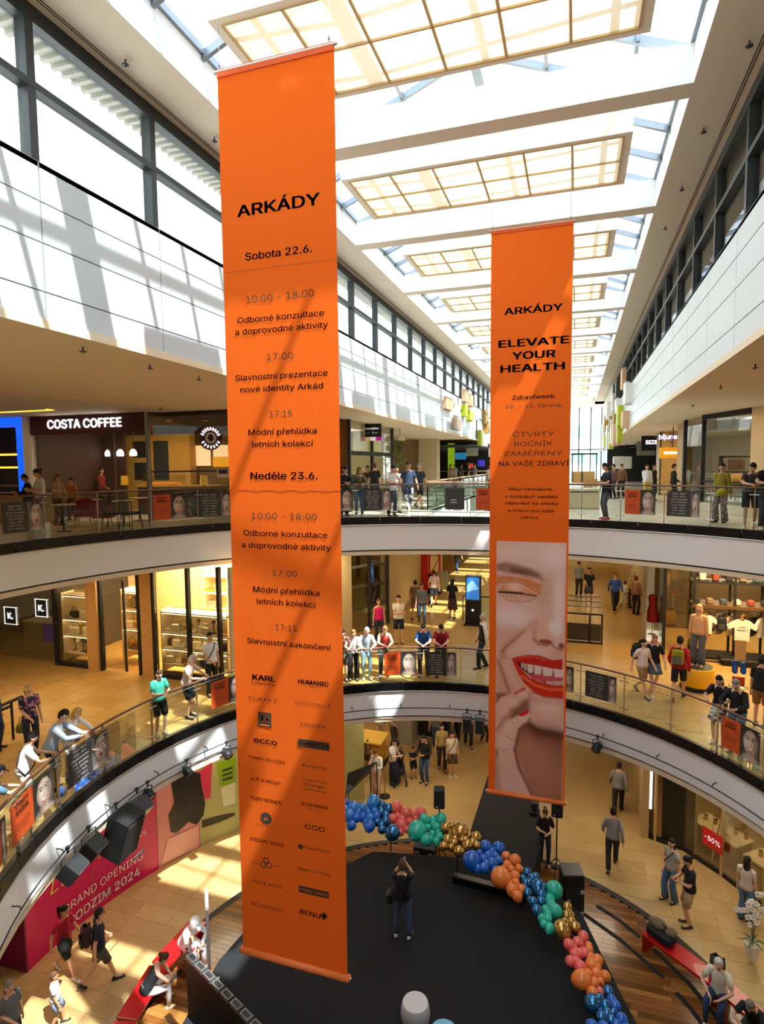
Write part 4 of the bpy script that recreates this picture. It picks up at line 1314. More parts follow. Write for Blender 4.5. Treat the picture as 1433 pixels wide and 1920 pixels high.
for (y, z, wd, ht, dp, m) in [(30.2, 2.75, 1.6, 1.15, .5, box_white), (31.6, 1.7, 1.5, 1.0, .5, box_peach), (32.2, 3.1, 1.4, 1.1, .3, box_white), (34, 3.9, 1.5, 1.3, .35, box_peach),
                              (35.5, 2.0, 1.5, 1.4, .5, box_lime), (36, 1.1, 1.2, 1.5, .45, box_lime), (37.5, 2.9, 1.7, 1.0, .45, box_white), (38.5, 3.9, 1.6, 1.2, .4, box_dark), (39.5, 1.0, 1.6, 1.7, .5, box_peach),
                              (40.5, 2.1, 1.4, 1.5, .4, box_tan), (42.0, 1.2, 1.2, 2.0, .5, box_white), (42.5, 3.4, 1.8, 1.4, .4, box_white), (44, .9, 1.5, 1.5, .5, box_lime), (44.4, 2.4, 1.2, 1.0, .5, box_tan),
                              (47.5, 1.0, 2.0, 2.2, .5, box_white), (48.5, 3.3, 2.0, 1.6, .5, box_white), (52, 1.2, 2.5, 1.2, .5, box_lime), (52, 2.6, 2.5, 1.5, .5, box_tan), (56, 1.0, 2.0, 3.0, .5, box_white)]:
    clad(wall_right, WR, -1, y, z, wd, ht, dp, m)
for (y, z, wd, ht, dp, m) in [(29.5, 2.75, 1.9, .75, .3, box_peach), (32.0, 2.6, 1.6, .8, .25, box_white), (31.6, 1.85, 2.2, .75, .3, mat('cladding_mushroom', '#b09a86', .6)), (34.5, 2.75, 1.0, .8, .4, box_lime), (36, 2.6, 1.6, .75, .4, box_lime),
                              (34.6, 3.6, 1.3, .9, .35, box_peach), (36.4, 3.5, 1.3, .9, .35, box_peach), (40.5, 1.2, 1.3, 1.3, .4, box_lime), (42.5, 2.8, 1.5, 1.2, .4, box_tan), (43.5, 2.2, 1.4, 1.1, .4, mat('cladding_orange', '#d79a3c', .6)),
                              (42.6, 1.2, 1.3, 1.0, .4, box_white), (45, 3.4, 1.5, 1.3, .4, box_white), (47.6, 1.2, 2, 2, .4, box_white)]:
    clad(wall_left, WL, 1, y, z, wd, ht, dp, m)
obj('dark_gap', MB().box(WL - .3, WL + .01, 39.9, 40.35, EYE + 1.5, EYE + 2.9), black_m, wall_left)
for (xa, xb) in ((WL - .3, WL), (WR, WR + .3)):
    struct('wall_far', MB().box(xa, xb, 47.2, 60, EYE + 1.2, EYE + 5.6), mat('far_wall_grey', '#c9c8c4', .6))

# glazed end of the street and the white building beyond it
t = struct('window_4')
obj('glass', MB().box(-9, 9, 65.5, 65.53, L2, ZS), win_glass, t)
for x in (-6.4, -4.2, -2.0, .2, 1.35, 2.4): obj('mullion', MB().box(x - .06, x + .06, 65.4, 65.6, L2, ZS), dark_metal, t)
obj('transom', MB().box(-9, 9, 65.4, 65.6, L2 + 3.0, L2 + 3.12), dark_metal, t)
struct('floor', MB().box(-9, 9, Y1, 66, L2 - .3, L2), mat('pale_floor', '#d8cdb9'))
struct('wall_end', MB().box(X0, X1, Y1, Y1 + .3, 0, L2 - .02), cream)
t = thing('office_building', 'white building with teal windows seen through the glass end wall', 'building', (0, 80, 0))
obj('wall', MB().box(-20, 25, 0, 6, 0, 19), mat('office_white', '#e9eef0', .8), t)
for k in range(5):
    for r in range(2):
        obj('window', MB().box(-6 + k * 2.6, -4.2 + k * 2.6, -.05, .05, 11.2 + r * 3.2, 12.8 + r * 3.2), mat('teal_pane', '#7fb3b8', .2), t)
t = thing('dark_frame_stand', 'black framed kiosk stand at the far end of the upper street', 'kiosk', (.75, 55, L2))
for x in (-1.1, -.3, .9): obj('post', MB().box(x - .05, x + .05, -.05, .05, 0, 2.5), dark_metal, t)
obj('beam', MB().box(-1.2, 1.0, -.06, .06, 2.4, 2.55), dark_metal, t)
obj('counter', MB().box(-1.1, .8, .1, .7, 0, .95), gold_wood, t)
t = thing('cream_planter', 'long cream planter box standing behind the upper railing beside the portrait banner', 'planter', (.3, 24.0, L2))
obj('box', MB().rbox((0, 0, .38), 1.1, .7, .76, .03), mat('planter_cream', '#cbbb9b', .6), t)
obj('slot', MB().box(-.5, .5, -.36, -.34, .62, .66), dark_metal, t)
random.seed(5)
for k in range(5):
    x, y = .6 + k * .42, 33 + (k % 2) * 1.2
    c = thing('cafe_chair', ORD[k] + ' small brown wooden chair at the far upper street, counted from the planter', 'chair', (x, y, L2), rnd(-1, 1), 'brown chairs at the far upper street')
    obj('seat', MB().box(-.2, .2, -.2, .2, .43, .47), gold_wood, c); obj('backrest', MB().box(-.2, .2, .18, .21, .47, .85), gold_wood, c)
    for a, b in ((-1, -1), (1, -1), (1, 1), (-1, 1)): obj('leg', MB().tube([(a * .17, b * .17, .44), (a * .2, b * .2, 0)], .016, 5), dark_metal, c)

# ------------------------------------------------------------------ upper gallery, right: corner shop and the row behind it
w = struct('wall_right_shops')
obj('cream_wall', MB().wall((7.6, 18.1), (5.25, 21.15), L2, CZ, .2).wall((9, 16), (7.6, 18.1), L2, CZ, .2), mat('cream_wall', '#dcc094', .7), w)
obj('shop_back', MB().box(9.5, 9.7, 18, 45, L2, CZ).box(4.4, 9.6, 26.4, 26.5, L2, CZ), mat('grey_shop_wall', '#a9a59c', .7), w)
obj('row_wall', MB().box(6.2, 6.3, 26.5, 46, L2, CZ), mat('row_shop_wall', '#c9b899', .7), w)
t = thing('corner_shop_front', 'corner shop with black header and large glass panes on the right upper gallery', 'shopfront', (0, 0, L2))
obj('header', MB().wall((5.25, 21.15), (4.3, 23.7), 3.22, 3.5, .12), black_m, t)
obj('glass', MB().wall((5.25, 21.15), (4.3, 23.7), .3, 3.22, .012).wall((4.3, 23.7), (4.05, 26.0), .05, 3.4, .012), shop_glass, t)
obj('plinth', MB().wall((5.25, 21.15), (4.3, 23.7), 0, .3, .1), mat('plinth_cream', '#d8cdb6', .5), t)
for p in ((5.22, 21.2), (4.28, 23.75), (4.05, 26.0)): obj('post', MB().box(p[0] - .06, p[0] + .06, p[1] - .06, p[1] + .06, 0, 3.45), black_m, t)
obj('frame_bar', MB().wall((5.25, 21.15), (4.3, 23.7), 1.02, 1.08, .06), black_m, t)
t = thing('display_shelf', 'black shelf unit with a red box and golden lit goods in the corner shop window', 'shelf', (5.6, 22.9, L2))
obj('frame', MB().box(-.9, .9, -.2, .2, .9, .96).box(-.9, .9, -.2, .2, 1.35, 1.41).box(-.95, -.9, -.2, .2, 0, 1.9).box(.9, .95, -.2, .2, 0, 1.9).box(-.95, .95, -.2, .2, 1.86, 1.92), black_m, t)
obj('glow_back', MB().box(-.85, .85, .15, .18, .97, 1.3), mat('shelf_glow', '#f0b04a', .6, emit=.8), t)
obj('red_box', MB().rbox((.15, -.1, 1.62), .42, .2, .42, .02), mat('crimson_box', '#b3122e', .4), t)
obj('picture_frame', MB().box(-.75, -.25, -.2, -.17, 1.45, 1.8), mat('picture_brown', '#8a5b46', .6), t)
for k in range(6):
    g = thing('gift_box', ORD[k] + ' small golden box from the left on the lit corner shop shelf', 'box', (4.85 + k * .28, 22.8, L2 + .96), 0, 'golden boxes in the corner shop')
    obj('body', MB().rbox((0, 0, .1), .16, .16, .2, .01), mat('gold_goods', '#d9982e', .4, emit=.2), g)
area('corner_shop_light', (6.4, 22.8, 12.8), 2.0, 220, (1, .86, .66))
for k, (y, lab, st) in enumerate(((28.0, 'tall gold wood shop column with dark vertical letters, nearer of two', 'L\nA\nR\nG\nE'), (35.2, 'tall gold wood shop column with dark vertical letters, farther of two', 'F\nA\nR\nG\nA\nO'))):
    t = thing('shop_column', lab, 'column', (4.2, y, L2))
    obj('cladding', MB().box(0, .5, -1.0, 1.0, 0, 3.4), gold_wood, t)
    obj('face', MB().box(.0, .95, -1.02, -1.0, 0, 3.4), gold_wood, t)
    text('lettering', st, ink, t, (.45, -1.03, 2.6), (1, 0, 0), (0, 0, 1), .32, line=.8)
    obj('black_edge', MB().box(-.04, .0, -1.04, -.7, 0, 3.45), black_m, t)
for (y, z, wd, ht, bgm, st, cm, lab) in ((32, 12.55, 1.3, .7, None, 'bijune', letter_violet, 'glowing violet shop letters between the two gold columns'),
                                          (30.3, 11.75, 1.1, .5, mat('sign_orange', '#f0a01e', .5, emit=.5), 'SOVIANNE', sign_white, 'orange and white hanging shop sign between the gold columns'),
                                          (38.6, 12.5, 1.4, 1.0, black_m, 'SIZE', sign_white, 'black hanging shop sign with white letters beyond the gold columns'),
                                          (41.5, 12.2, 1.2, .9, mat('sign_grey', '#8a8a86', .5), 'OD', ink, 'grey square hanging sign at the far right shops')):
    t = thing('shop_sign', lab, 'sign', (4.2, y, z))
    if bgm: obj('panel', MB().box(-.55, .55, -.04, .04, -ht / 2, ht / 2), bgm, t)
    else: obj('mount', MB().box(-.6, .6, .03, .06, -.03, .03), dark_metal, t)
    text('lettering', st, cm, t, (0, -.06, .0), (1, 0, 0), (0, 0, 1), .42 if len(st) < 7 else .2, bold=.02, ext=.01)
    obj('hanger', MB().box(-.02, .02, -.02, .02, ht / 2, CZ - z), dark_metal, t)
for k, x in enumerate((2.9, 3.5)):
    t = thing('hanging_lantern', ('pale square lantern hanging from the dark ceiling past the gold columns', 'second pale square lantern hanging past the gold columns')[k], 'lantern', (x, 46 + k * 2, L2 + 1.7))
    obj('body', MB().rbox((0, 0, 0), .8, .8, .9, .04), box_white, t); obj('cord', MB().box(-.02, .02, -.02, .02, .45, 1.4), black_m, t)
area('right_row_light', (4.8, 32, 12.7), 2.0, 60, (1, .82, .55))
area('right_gallery_light', (4.0, 20, 12.9), 1.5, 25, (1, .82, .55))
area('far_gallery_light', (-2, 52, 12.4), 3.0, 60, (1, .9, .75))

# ------------------------------------------------------------------ middle gallery, left: lit accessory shop
cz1 = 8.36
w = struct('wall_left_middle')
FY = 15.0
obj('back_wall', MB().box(X0, -8.4, 18.4, 18.6, L1, cz1), warm_back, w)
obj('partition', MB().box(-16.42, -16.3, FY, 18.4, L1, cz1), mat('dark_partition', '#3c3430', .6), w)
obj('wood_pillar', MB().box(-14.98, -14.56, FY - .05, FY + .25, L1, cz1), wood_panel, w)
obj('wood_pillar', MB().box(-12.84, -12.42, FY - .05, FY + .25, L1, cz1), wood_panel, w)
obj('left_shop_back', MB().box(X0, -16.42, 17.6, 17.7, L1, cz1), mat('left_shop_back', '#5a4a38', .7), w)
obj('diagonal_wall', MB().wall((-8.2, 21.0), (-9.7, FY), L1, cz1, .1), mat('shop_side_cream', '#d6c59c', .6), w)
t = thing('accessory_shop_front', 'accessory shop front with black posts, lit glass windows and an open door', 'shopfront', (0, FY, L1))
for x in (-16.3, -14.42, -12.92, -12.36, -11.1, -10.02): obj('post', MB().box(x - .05, x + .05, -.06, .08, 0, 3.56), black_m, t)
for a, b in ((-16.25, -15.0), (-12.3, -11.15), (-11.05, -10.07), (-14.37, -13.5)): obj('glass', MB().box(a, b, -.006, .006, .12, 3.5), shop_glass, t)
obj('sill', MB().box(-16.25, -14.98, -.05, .3, 0, .12).box(-12.36, -9.8, -.05, .3, 0, .12), black_m, t)
obj('door', MB().box(-13.52, -13.46, -.03, .03, .05, 3.0), black_m, t)
obj('door', MB().wall((-13.4, 1.0), (-12.95, .02), .05, 3.0, .012), shop_glass, t)
t = thing('dark_shop_front', 'dark glass shop front with two square white logos on the left', 'shopfront', (0, FY, L1))
obj('glass', MB().box(-22.5, -16.36, -.006, .006, .1, 3.5), shop_glass, t)
obj('header', MB().box(-22.5, -16.36, -.03, .1, 2.75, 3.56), mat('dark_header', '#2d2621', .6), t)
for (xa, xb, za, zb) in ((-18.52, -17.97, 1.22, 1.82), (-17.12, -16.61, 1.58, 2.18)):
    lg = obj('logo_frame', MB().box(xa, xb, -.03, -.01, za, za + .02).box(xa, xb, -.03, -.01, zb - .02, zb).box(xa, xa + .02, -.03, -.01, za, zb).box(xb - .02, xb, -.03, -.01, za, zb), sign_white, t)
    obj('logo_backing', MB().box(xa + .02, xb - .02, -.008, -.007, za + .02, zb - .02), black_m, lg)
    text('lettering', 'K.', sign_white, lg, ((xa + xb) / 2, -.03, (za + zb) / 2), (1, 0, 0), (0, 0, 1), .4, bold=.02)
obj('purple_panel', MB().box(-16.85, -16.4, -.02, -.01, .75, 1.35), mat('purple_panel', '#3b2a58', .5, emit=.15), t)
t = thing('shop_desk', 'pale stone sales desk inside the dark glass shop', 'desk', (-17.7, 16.2, L1))
obj('body', MB().box(-1.0, 1.0, -.35, .35, 0, 1.05), mat('desk_stone', '#b9a684', .5), t); obj('top', MB().box(-1.05, 1.05, -.4, .4, 1.05, 1.1), shelf_mat, t)
random.seed(11)
goods_m = [mat('goods_black', '#1f1a18', .4), mat('goods_cream', '#f0e2c4', .5), mat('goods_gold', '#c89a3e', .35, metal=.5), mat('goods_brown', '#6b4a30', .5), mat('goods_silver', '#c9c4ba', .3, metal=.6)]
bag_me = MB().rbox((0, 0, .08), .2, .1, .16, .02).tube([(-.06, 0, .16), (-.05, 0, .23), (.05, 0, .23), (.06, 0, .16)], .008, 5).mesh('bag')
tray_me = MB().rbox((0, 0, .025), .26, .2, .05, .01).ball((-.06, 0, .07), .03, .03, .03, 6, 4).ball((.05, .02, .07), .035, .03, .03, 6, 4).mesh('tray')
stand_me = MB().lathe([(.06, 0), (.06, .015), (.012, .02), (.012, .2), (.05, .22), (.03, .28)], 8).mesh('stand')
for me_ in (bag_me, tray_me, stand_me): me_.materials.append(goods_m[0])


def shelf_unit(xa, xb, y, levels, lab, where, dens=.19, dp=.55):
    t = thing('lit_shelf_unit', lab, 'shelf', ((xa + xb) / 2, y, L1))
    h = (xb - xa) / 2
    obj('back_panel', MB().box(-h, h, dp, dp + .03, .12, levels[-1] + .1), warm_back, t)
    obj('side_panel', MB().box(-h, -h + .03, 0, dp, .12, levels[-1] + .1), shelf_mat, t); obj('side_panel', MB().box(h - .03, h, 0, dp, .12, levels[-1] + .1), shelf_mat, t)
    for i, z in enumerate(levels):
        s_ = obj('shelf', MB().box(-h, h, 0, dp, z, z + .04), shelf_mat, t)
        if i: obj('light_strip', MB().box(-h + .05, h - .05, .02, .05, z - .02, z - .001), strip_w, s_)
    n = int((xb - xa - .2) / dens)
    for i, z in enumerate(levels[:-1]):
        for k in range(n):
            me_ = random.choice((bag_me, bag_me, tray_me, stand_me))
            kind = {bag_me: 'handbag', tray_me: 'jewellery_tray', stand_me: 'jewellery_stand'}[me_]
            g = thing(kind, '%s, %s from left on the %s lit shelf %s' % (kind.replace('_', ' '), ORD[k], ('lowest', 'second lowest', 'third lowest')[i], where), kind.split('_')[-1], (xa + .2 + k * dens, y + rnd(.15, .35), L1 + z + .04), rnd(-.3, .3), 'goods on the lit shelves ' + where)
            inst('body', me_, g, sc=1.5, mt=random.choice((goods_m[1], goods_m[2], goods_m[4], goods_m[0]) if i != 0 else goods_m))


shelf_unit(-16.2, -15.02, FY + .15, [.35, .95, 1.5, 2.3], 'warm lit four level shelf in the first window right of the dark shop', 'in the first window')
shelf_unit(-14.3, -13.55, FY + .75, [.45, 1.15, 1.8, 2.4], 'warm lit shelf seen through the glass beside the shop door', 'beside the door')
shelf_unit(-12.25, -9.85, FY + .15, [.35, .85, 1.35, 2.0], 'long warm lit shelf in the large window behind the person in white polo', 'in the large window')
shelf_unit(-12.4, -11.4, FY + 2.6, [.9, 1.5, 2.1, 2.7], 'tall lit cabinet at the back of the accessory shop', 'at the back', .3)
area('accessory_light', (-13.2, 16.9, 8.25), 2.5, 480, (1, .82, .50), sy=2.5)
area('accessory_light', (-10.6, 16.9, 8.25), 2.0, 400, (1, .82, .50), sy=2.5)
area('dark_shop_light', (-18.5, 16.3, 8.2), 1.5, 18, (1, .78, .5))

p, q_ = at(0, 1324, 5.75), at(41, 1306, 5.75)
t = thing('barrier_rails', 'two black parallel barrier rails at the left photo edge on the middle gallery', 'barrier', (q_.x, q_.y, L1))
d = (p - q_).normalized()
for k in (0, 1):
    o_ = Vector((.25, -.55, 0)) * k
    obj('rail', MB().tube([o_ + Vector((0, 0, .95)), o_ + d * 4 + Vector((0, 0, .95))], .04, 8), black_m, t)
    obj('post', MB().tube([o_ + d * .3 + Vector((0, 0, .95)), o_ + d * .3], .03, 8), black_m, t); obj('post', MB().tube([o_ + d * 2.5 + Vector((0, 0, .95)), o_ + d * 2.5], .03, 8), black_m, t)

# middle gallery, street beyond
w = struct('wall_middle_street')
obj('street_wall', MB().box(-7.6, -7.4, 23, 34, L1, cz1), mat('street_shop_cream', '#cdb98c', .6), w)
obj('street_wall', MB().box(-9.8, -7.6, 34, 34.2, L1, cz1), cream, w)
obj('right_street_wall', MB().box(2.9, 3.1, 24.4, 60, L1, cz1), mat('street_cream', '#d2b98a', .6), w)
obj('end_wall', MB().box(-12, 6, 56, 56.2, L1, cz1), mat('street_end', '#c0ab84', .7), w)
t = thing('corner_glass_shop', 'glass corner shop with dark posts and a purple black sign, beside the tall schedule banner', 'shopfront', (0, 0, L1))
obj('glass', MB().wall((-7.3, 23), (-8.25, 20.9), .05, 3.4, .012), shop_glass, t)
for p in ((-8.2, 21.0), (-7.75, 22.0), (-7.3, 23.0)): obj('post', MB().box(p[0] - .06, p[0] + .06, p[1] - .06, p[1] + .06, 0, 3.5), dark_metal, t)
obj('sign_panel', MB().wall((-7.3, 22.9), (-7.85, 21.75), 2.95, 3.42, .06), mat('aubergine_sign', '#2c2230', .5), t)
text('lettering', 'COEFFE', sign_white, t, (-7.5, 22.25, 3.2), (.55, 1.15, 0), (0, 0, 1), .3, bold=.015, ext=.01)
for z in (.9, 1.7, 2.5): obj('shelf', MB().wall((-7.7, 23), (-8.6, 21.1), z, z + .05, .4), mat('dark_shelf', '#4a4438', .6), t)
area('corner_glass_light', (-8.6, 22.5, 8.2), 1.0, 25, (1, .82, .5))
t = thing('red_column', 'tall bright red square column on the middle street', 'column', (-7.1, 29.2, L1))
obj('panel', MB().box(-.35, .05, -.3, .3, 0, 3.5), mat('column_red', '#c8160f', .4), t)
obj('frame', MB().box(.1, .18, -.3, -.22, 0, 3.5).box(.62, .70, -.3, -.22, 0, 3.5).obox((.4, -.26, 1.4), .05, .05, 1.0, 0, 0, .5).obox((.4, -.26, 2.3), .05, .05, 1.0, 0, 0, -.5), mat('column_red', '#c8160f'), t)
obj('infill', MB().box(.18, .62, -.25, -.2, 1.9, 3.5), mat('column_cream_panel', '#d8b07a', .5), t)
obj('lower_box', MB().box(.1, .7, -.3, .3, 0, 1.0), mat('column_dark_red', '#5a1b14', .5), t)
t = thing('clothes_stand', 'grey round topped clothes stand beside the red column', 'stand', (-6.1, 28.0, L1))
obj('frame', MB().tube([(-.3, 0, 0), (-.3, 0, 1.1), (-.2, 0, 1.35), (.2, 0, 1.35), (.3, 0, 1.1), (.3, 0, 0)], .03, 6), steel, t)
obj('cloth', MB().rbox((0, 0, .85), .5, .2, .8, .04), mat('cloth_olive', '#8a8668', .8), t)
t = thing('info_kiosk', 'black advertising kiosk with a bright blue screen on the middle street', 'kiosk', (-3.9, 23.7, L1))
obj('body', MB().rbox((0, .1, .5), .62, .3, 1.0, .02), black_m, t)
obj('housing', MB().rbox((0, .1, 1.5), .62, .26, 1.05, .02), mat('kiosk_grey', '#2c3034', .4), t)
obj('screen', MB().box(-.26, .26, -.045, -.03, 1.05, 1.95), mat('screen_blue', '#2b6fb8', .3, emit=.8), t)
obj('picture', MB().add([(-.24, -.05, 1.35), (.24, -.05, 1.5), (.1, -.05, 1.72), (-.05, -.05, 1.85), (-.24, -.05, 1.6)], [(0, 1, 2, 3, 4)]), mat('screen_sky', '#7fb6e6', .3, emit=.8), t)
obj('base_plate', MB().box(-.36, .36, -.2, .36, 0, .03), black_m, t)
obj('logo', MB().ball((0, -.06, .62), .05, .01, .05, 8, 6), sign_white, t)
t = thing('escalator', 'escalator with glass sides and dark handrail rising on the middle street', 'escalator', (-2.6, 26.5, L1))
q = MB()
for k in range(22): q.box(-.45, .45, k * .3, k * .3 + .3, k * .17 - .2, k * .17 + .0)
obj('steps', q, mat('step_grey', '#6f7274', .5, metal=.3), t)
for x in (-.6, .6):
    obj('glass_side', MB().add([(x, -.8, .1), (x, 6.6, 3.75), (x, 6.6, 4.6), (x, -.8, .95)], [(0, 1, 2, 3)]), clear, t)
    obj('handrail', MB().tube([(x, -.9, .6), (x, -.8, .97), (x, 0, 1.0), (x, 6.6, 4.65)], .04, 6), black_m, t)
    obj('skirt', MB().add([(x, -.6, 0), (x, 6.6, 3.5), (x, 6.6, 3.85), (x, -.6, .25)], [(0, 1, 2, 3)]), steel, t)
t = thing('stair_railing', 'glass balustrade with dark rails in front of the escalator', 'railing', (-4.4, 24.2, L1))
for x in (0, 1.3, 2.6): obj('post', MB().box(x - .02, x + .02, -.02, .02, 0, 1.05), dark_metal, t)
obj('top_rail', MB().box(0, 2.6, -.025, .025, 1.05, 1.1), dark_metal, t); obj('glass', MB().box(.05, 2.55, -.006, .006, .1, 1.0), clear, t)
t = thing('yellow_hanging_sign', 'yellow hanging sign with black letters over the middle street', 'sign', (-4.6, 30, L1))
obj('panel', MB().box(-.6, .6, -.05, .05, 3.0, 3.3), mat('sign_yellow', '#f0b41c', .5, emit=.3), t)
text('lettering', 'SCAVENUE', ink, t, (-.1, -.06, 3.15), (1, 0, 0), (0, 0, 1), .2, bold=.02)
obj('hanger', MB().box(-.5, -.47, -.02, .02, 3.3, 3.55).box(.47, .5, -.02, .02, 3.3, 3.55), dark_metal, t)
t = thing('red_hanging_sign', 'red hanging sign on a black bar behind the portrait banner', 'sign', (.9, 24.4, L1))
obj('panel', MB().box(-.75, .45, -.05, .05, 3.1, 3.25), mat('sign_red', '#c01818', .5, emit=.2), t)
obj('bar', MB().box(-.8, .5, -.06, .06, 3.03, 3.1), black_m, t); obj('hanger', MB().box(-.3, -.26, -.02, .02, 3.25, 3.56), black_m, t)
t = thing('landing_railing', 'black framed glass landing rail with a dark panel, right of the portrait banner', 'railing', (.55, 22.4, L1))
for x in (-.9, .0, .42): obj('post', MB().box(x - .03, x + .03, -.03, .03, 0, 1.05), black_m, t)
obj('rail', MB().box(-.9, .45, -.03, .03, 1.05, 1.1).box(-.9, .45, -.03, .03, .0, .06), black_m, t)
obj('dark_panel', MB().box(-.85, .38, -.01, .01, .1, .72), mat('smoke_panel', '#3a342c', .3), t)
for k in range(3):
    obj('upper_rail', MB().box(-.9, .45, 1.2 + k * .9, 1.24 + k * .9, 1.05, 1.1), steel, t)

# middle gallery, right: clothing shop
w = struct('wall_right_middle')
obj('back_wall', MB().box(2.9, 11, 25.5, 25.7, L1, cz1), mat('clothes_back', '#5b4a30', .7), w)
obj('floor_edge', MB().box(3.2, 8, 21.35, 21.5, L1, L1 + .02), dark_metal, w)
t = thing('mirror_pillar', 'lit white shop window with a red dress next to the clothing shop', 'shopfront', (2.75, 23.6, L1))
obj('frame', MB().box(-.25, -.2, -.2, .9, 0, 3.5).box(.3, .35, -.2, .9, 0, 3.5), steel, t)
obj('plinth', MB().box(-.2, .3, -.3, .9, 0, .12), mat('plinth_glow', '#fff0d8', .5, emit=.5), t)
obj('back', MB().box(-.2, .3, .85, .9, .12, 3.5), mat('window_cream', '#e9d2a4', .6, emit=.15), t)
d = thing('red_dress', 'red patterned dress on a stand in the lit white shop window', 'dress', (2.78, 23.8, L1 + .12))
obj('cloth', MB().lathe([(.22, .5), (.2, .8), (.12, 1.15), (.16, 1.4), (.12, 1.5)], 10), mat('dress_red', '#b52a2a', .8), d, True); obj('pole', MB().lathe([(.15, 0), (.15, .02), (.015, .03), (.015, 1.6)], 8), steel, d)
t = thing('glass_shop_corner', 'black post and glass corner of the clothing shop', 'shopfront', (2.98, 22.3, L1))
obj('post', MB().box(-.05, .05, -.05, .05, 0, 3.56), black_m, t)
obj('glass', MB().box(.05, 1.0, -.006, .006, .05, 3.5), shop_glass, t)
obj('glass', MB().box(-.006, .006, .05, 1.5, .05, 3.5), shop_glass, t)
rack_m = mat('black_steel_rack', '#17150f', .5)
t = thing('clothes_rack', 'black steel frame clothes rack with a wooden top shelf in the clothing shop', 'rack', (5.0, 21.75, L1))
for x in (-1.2, .0, .95, 1.9):
    for y in (0, .7): obj('upright', MB().box(x - .035, x + .035, y - .035, y + .035, 0, 3.3), rack_m, t)
obj('top_shelf', MB().box(-1.25, 2.4, -.1, .8, 1.72, 1.82), mat('walnut', '#5c3f22', .5), t)
obj('upper_shelf', MB().box(-1.25, 2.4, .1, .8, 2.5, 2.56), rack_m, t)
obj('hang_rail', MB().tube([(-1.2, .1, 1.62), (2.4, .1, 1.62)], .018, 6), steel, t)
obj('base', MB().box(-1.25, 2.4, -.1, .8, 0, .08), rack_m, t)
obj('brace', MB().obox((-.6, .35, .8), .04, .04, 1.6, 0, 0, .55), rack_m, t)
shirt_poly = [(-.2, 0), (.2, 0), (.21, .42), (.37, .34), (.42, .46), (.22, .62), (.1, .66), (.05, .62), (-.05, .62), (-.1, .66), (-.22, .62), (-.42, .46), (-.37, .34), (-.21, .42)]
def garment(x, y, z, col, lab, sc=1.0, txt=False, rz=0, grp=None, cat='shirt'):
    g = thing('hanging_shirt', lab, cat, (x, y, z), rz, grp)
    me_ = MB().prism([(a * sc, b * sc) for a, b in shirt_poly], -.045, .045).mesh('fabric'); me_.transform(Matrix.Rotation(pi / 2, 4, 'X'))
    obj('fabric', me_, mat('cloth' + col, col, .9, noise=.08, nscale=12), g)
    obj('hanger', MB().tube([(-.16 * sc, 0, .6 * sc), (0, 0, .7 * sc), (.16 * sc, 0, .6 * sc)], .012, 5).tube([(0, 0, .7 * sc), (0, 0, .78 * sc)], .008, 5), gold_wood, g)
    if txt:
        text('print', 'STAY\nWEIRDLY', ink, g, (0, -.05, .38 * sc), (1, 0, 0), (0, 0, 1), .1, bold=.02)
garment(5.2, 21.62, L1 + .72, '#f0ddcd', 'pale pink t-shirt with black lettering hung at the front of the clothing rack', 1.05, True)
garment(4.15, 21.72, L1 + .85, '#e8e2da', 'white jacket hung beside the mannequin', .95)
for k, (x, c, lab) in enumerate(((4.6, '#8b7a60', 'khaki shirt'), (4.95, '#c9a98e', 'sand coloured shirt'), (5.55, '#1f1f24', 'black shirt'), (5.85, '#d8cdc0', 'off-white shirt'), (6.15, '#39424f', 'navy shirt'), (6.45, '#b0a08c', 'taupe shirt'))):
    garment(x, 22.0, L1 + .8, c, lab + ' hanging on the rail behind the pink t-shirt', .95, False, .9)
bp = thing('hanging_backpack', 'black backpack hanging between white jacket and pink t-shirt', 'backpack', (4.62, 21.72, L1 + 1.0))
obj('body', MB().rbox((0, 0, .22), .3, .16, .46, .05), black_m, bp); obj('pocket', MB().rbox((0, -.09, .12), .22, .05, .2, .02), mat('bag_grey', '#35322e', .7), bp); obj('strap', MB().tube([(-.08, 0, .44), (0, 0, .58), (.08, 0, .44)], .015, 5), black_m, bp)
random.seed(21)
for k in range(16):
    x = 3.9 + k * .2; up = k % 2
    g = thing('folded_pile', ORD[k // 2] + (' folded clothes from the left on the walnut top shelf of the rack', ' folded pile from the left on the upper black shelf of the rack')[up], 'clothes', (x, 21.95 + up * .25, L1 + (2.56 if up else 1.82)), 0, ('folded clothes on the walnut shelf', 'goods on the upper black shelf')[up])
    obj('fabric', MB().rbox((0, 0, .09 + .04 * up), .2, .25, .18 + .08 * up, .03), mat('pile%d' % (k % 5), ('#2c2a28', '#d9cdb8', '#7c6a52', '#8a3b2b', '#3d4a55')[k % 5], .9), g)
obj_cols = ('#3a2f26', '#7a5a3c', '#d8cdb8', '#2b2b30', '#8a3b2b', '#c9a24a', '#4a5a3c', '#b9b2a8')
for k in range(11):
    g = thing('hanging_bag', ORD[k] + ' bag from the left on the high rail of the clothing shop', 'bag', (4.0 + k * .27, 22.35, L1 + 2.62), rnd(-.4, .4), 'bags on the high rail of the clothing shop')
    obj('body', MB().rbox((0, 0, .16), .22, .12, .26, .03), mat('hangbag%d' % (k % 8), obj_cols[k % 8], .8), g); obj('handle', MB().tube([(-.07, 0, .28), (-.05, 0, .42), (.05, 0, .42), (.07, 0, .28)], .01, 5), mat('hangbag%d' % (k % 8), obj_cols[k % 8]), g)
for k in range(7):
    garment(4.0 + k * .36, 22.5, L1 + .78, obj_cols[(k * 3 + 1) % 8], ORD[k] + ' shirt from the left on the rear rail behind the pink t-shirt', .9, False, 1.1, 'shirts on the rear rail')
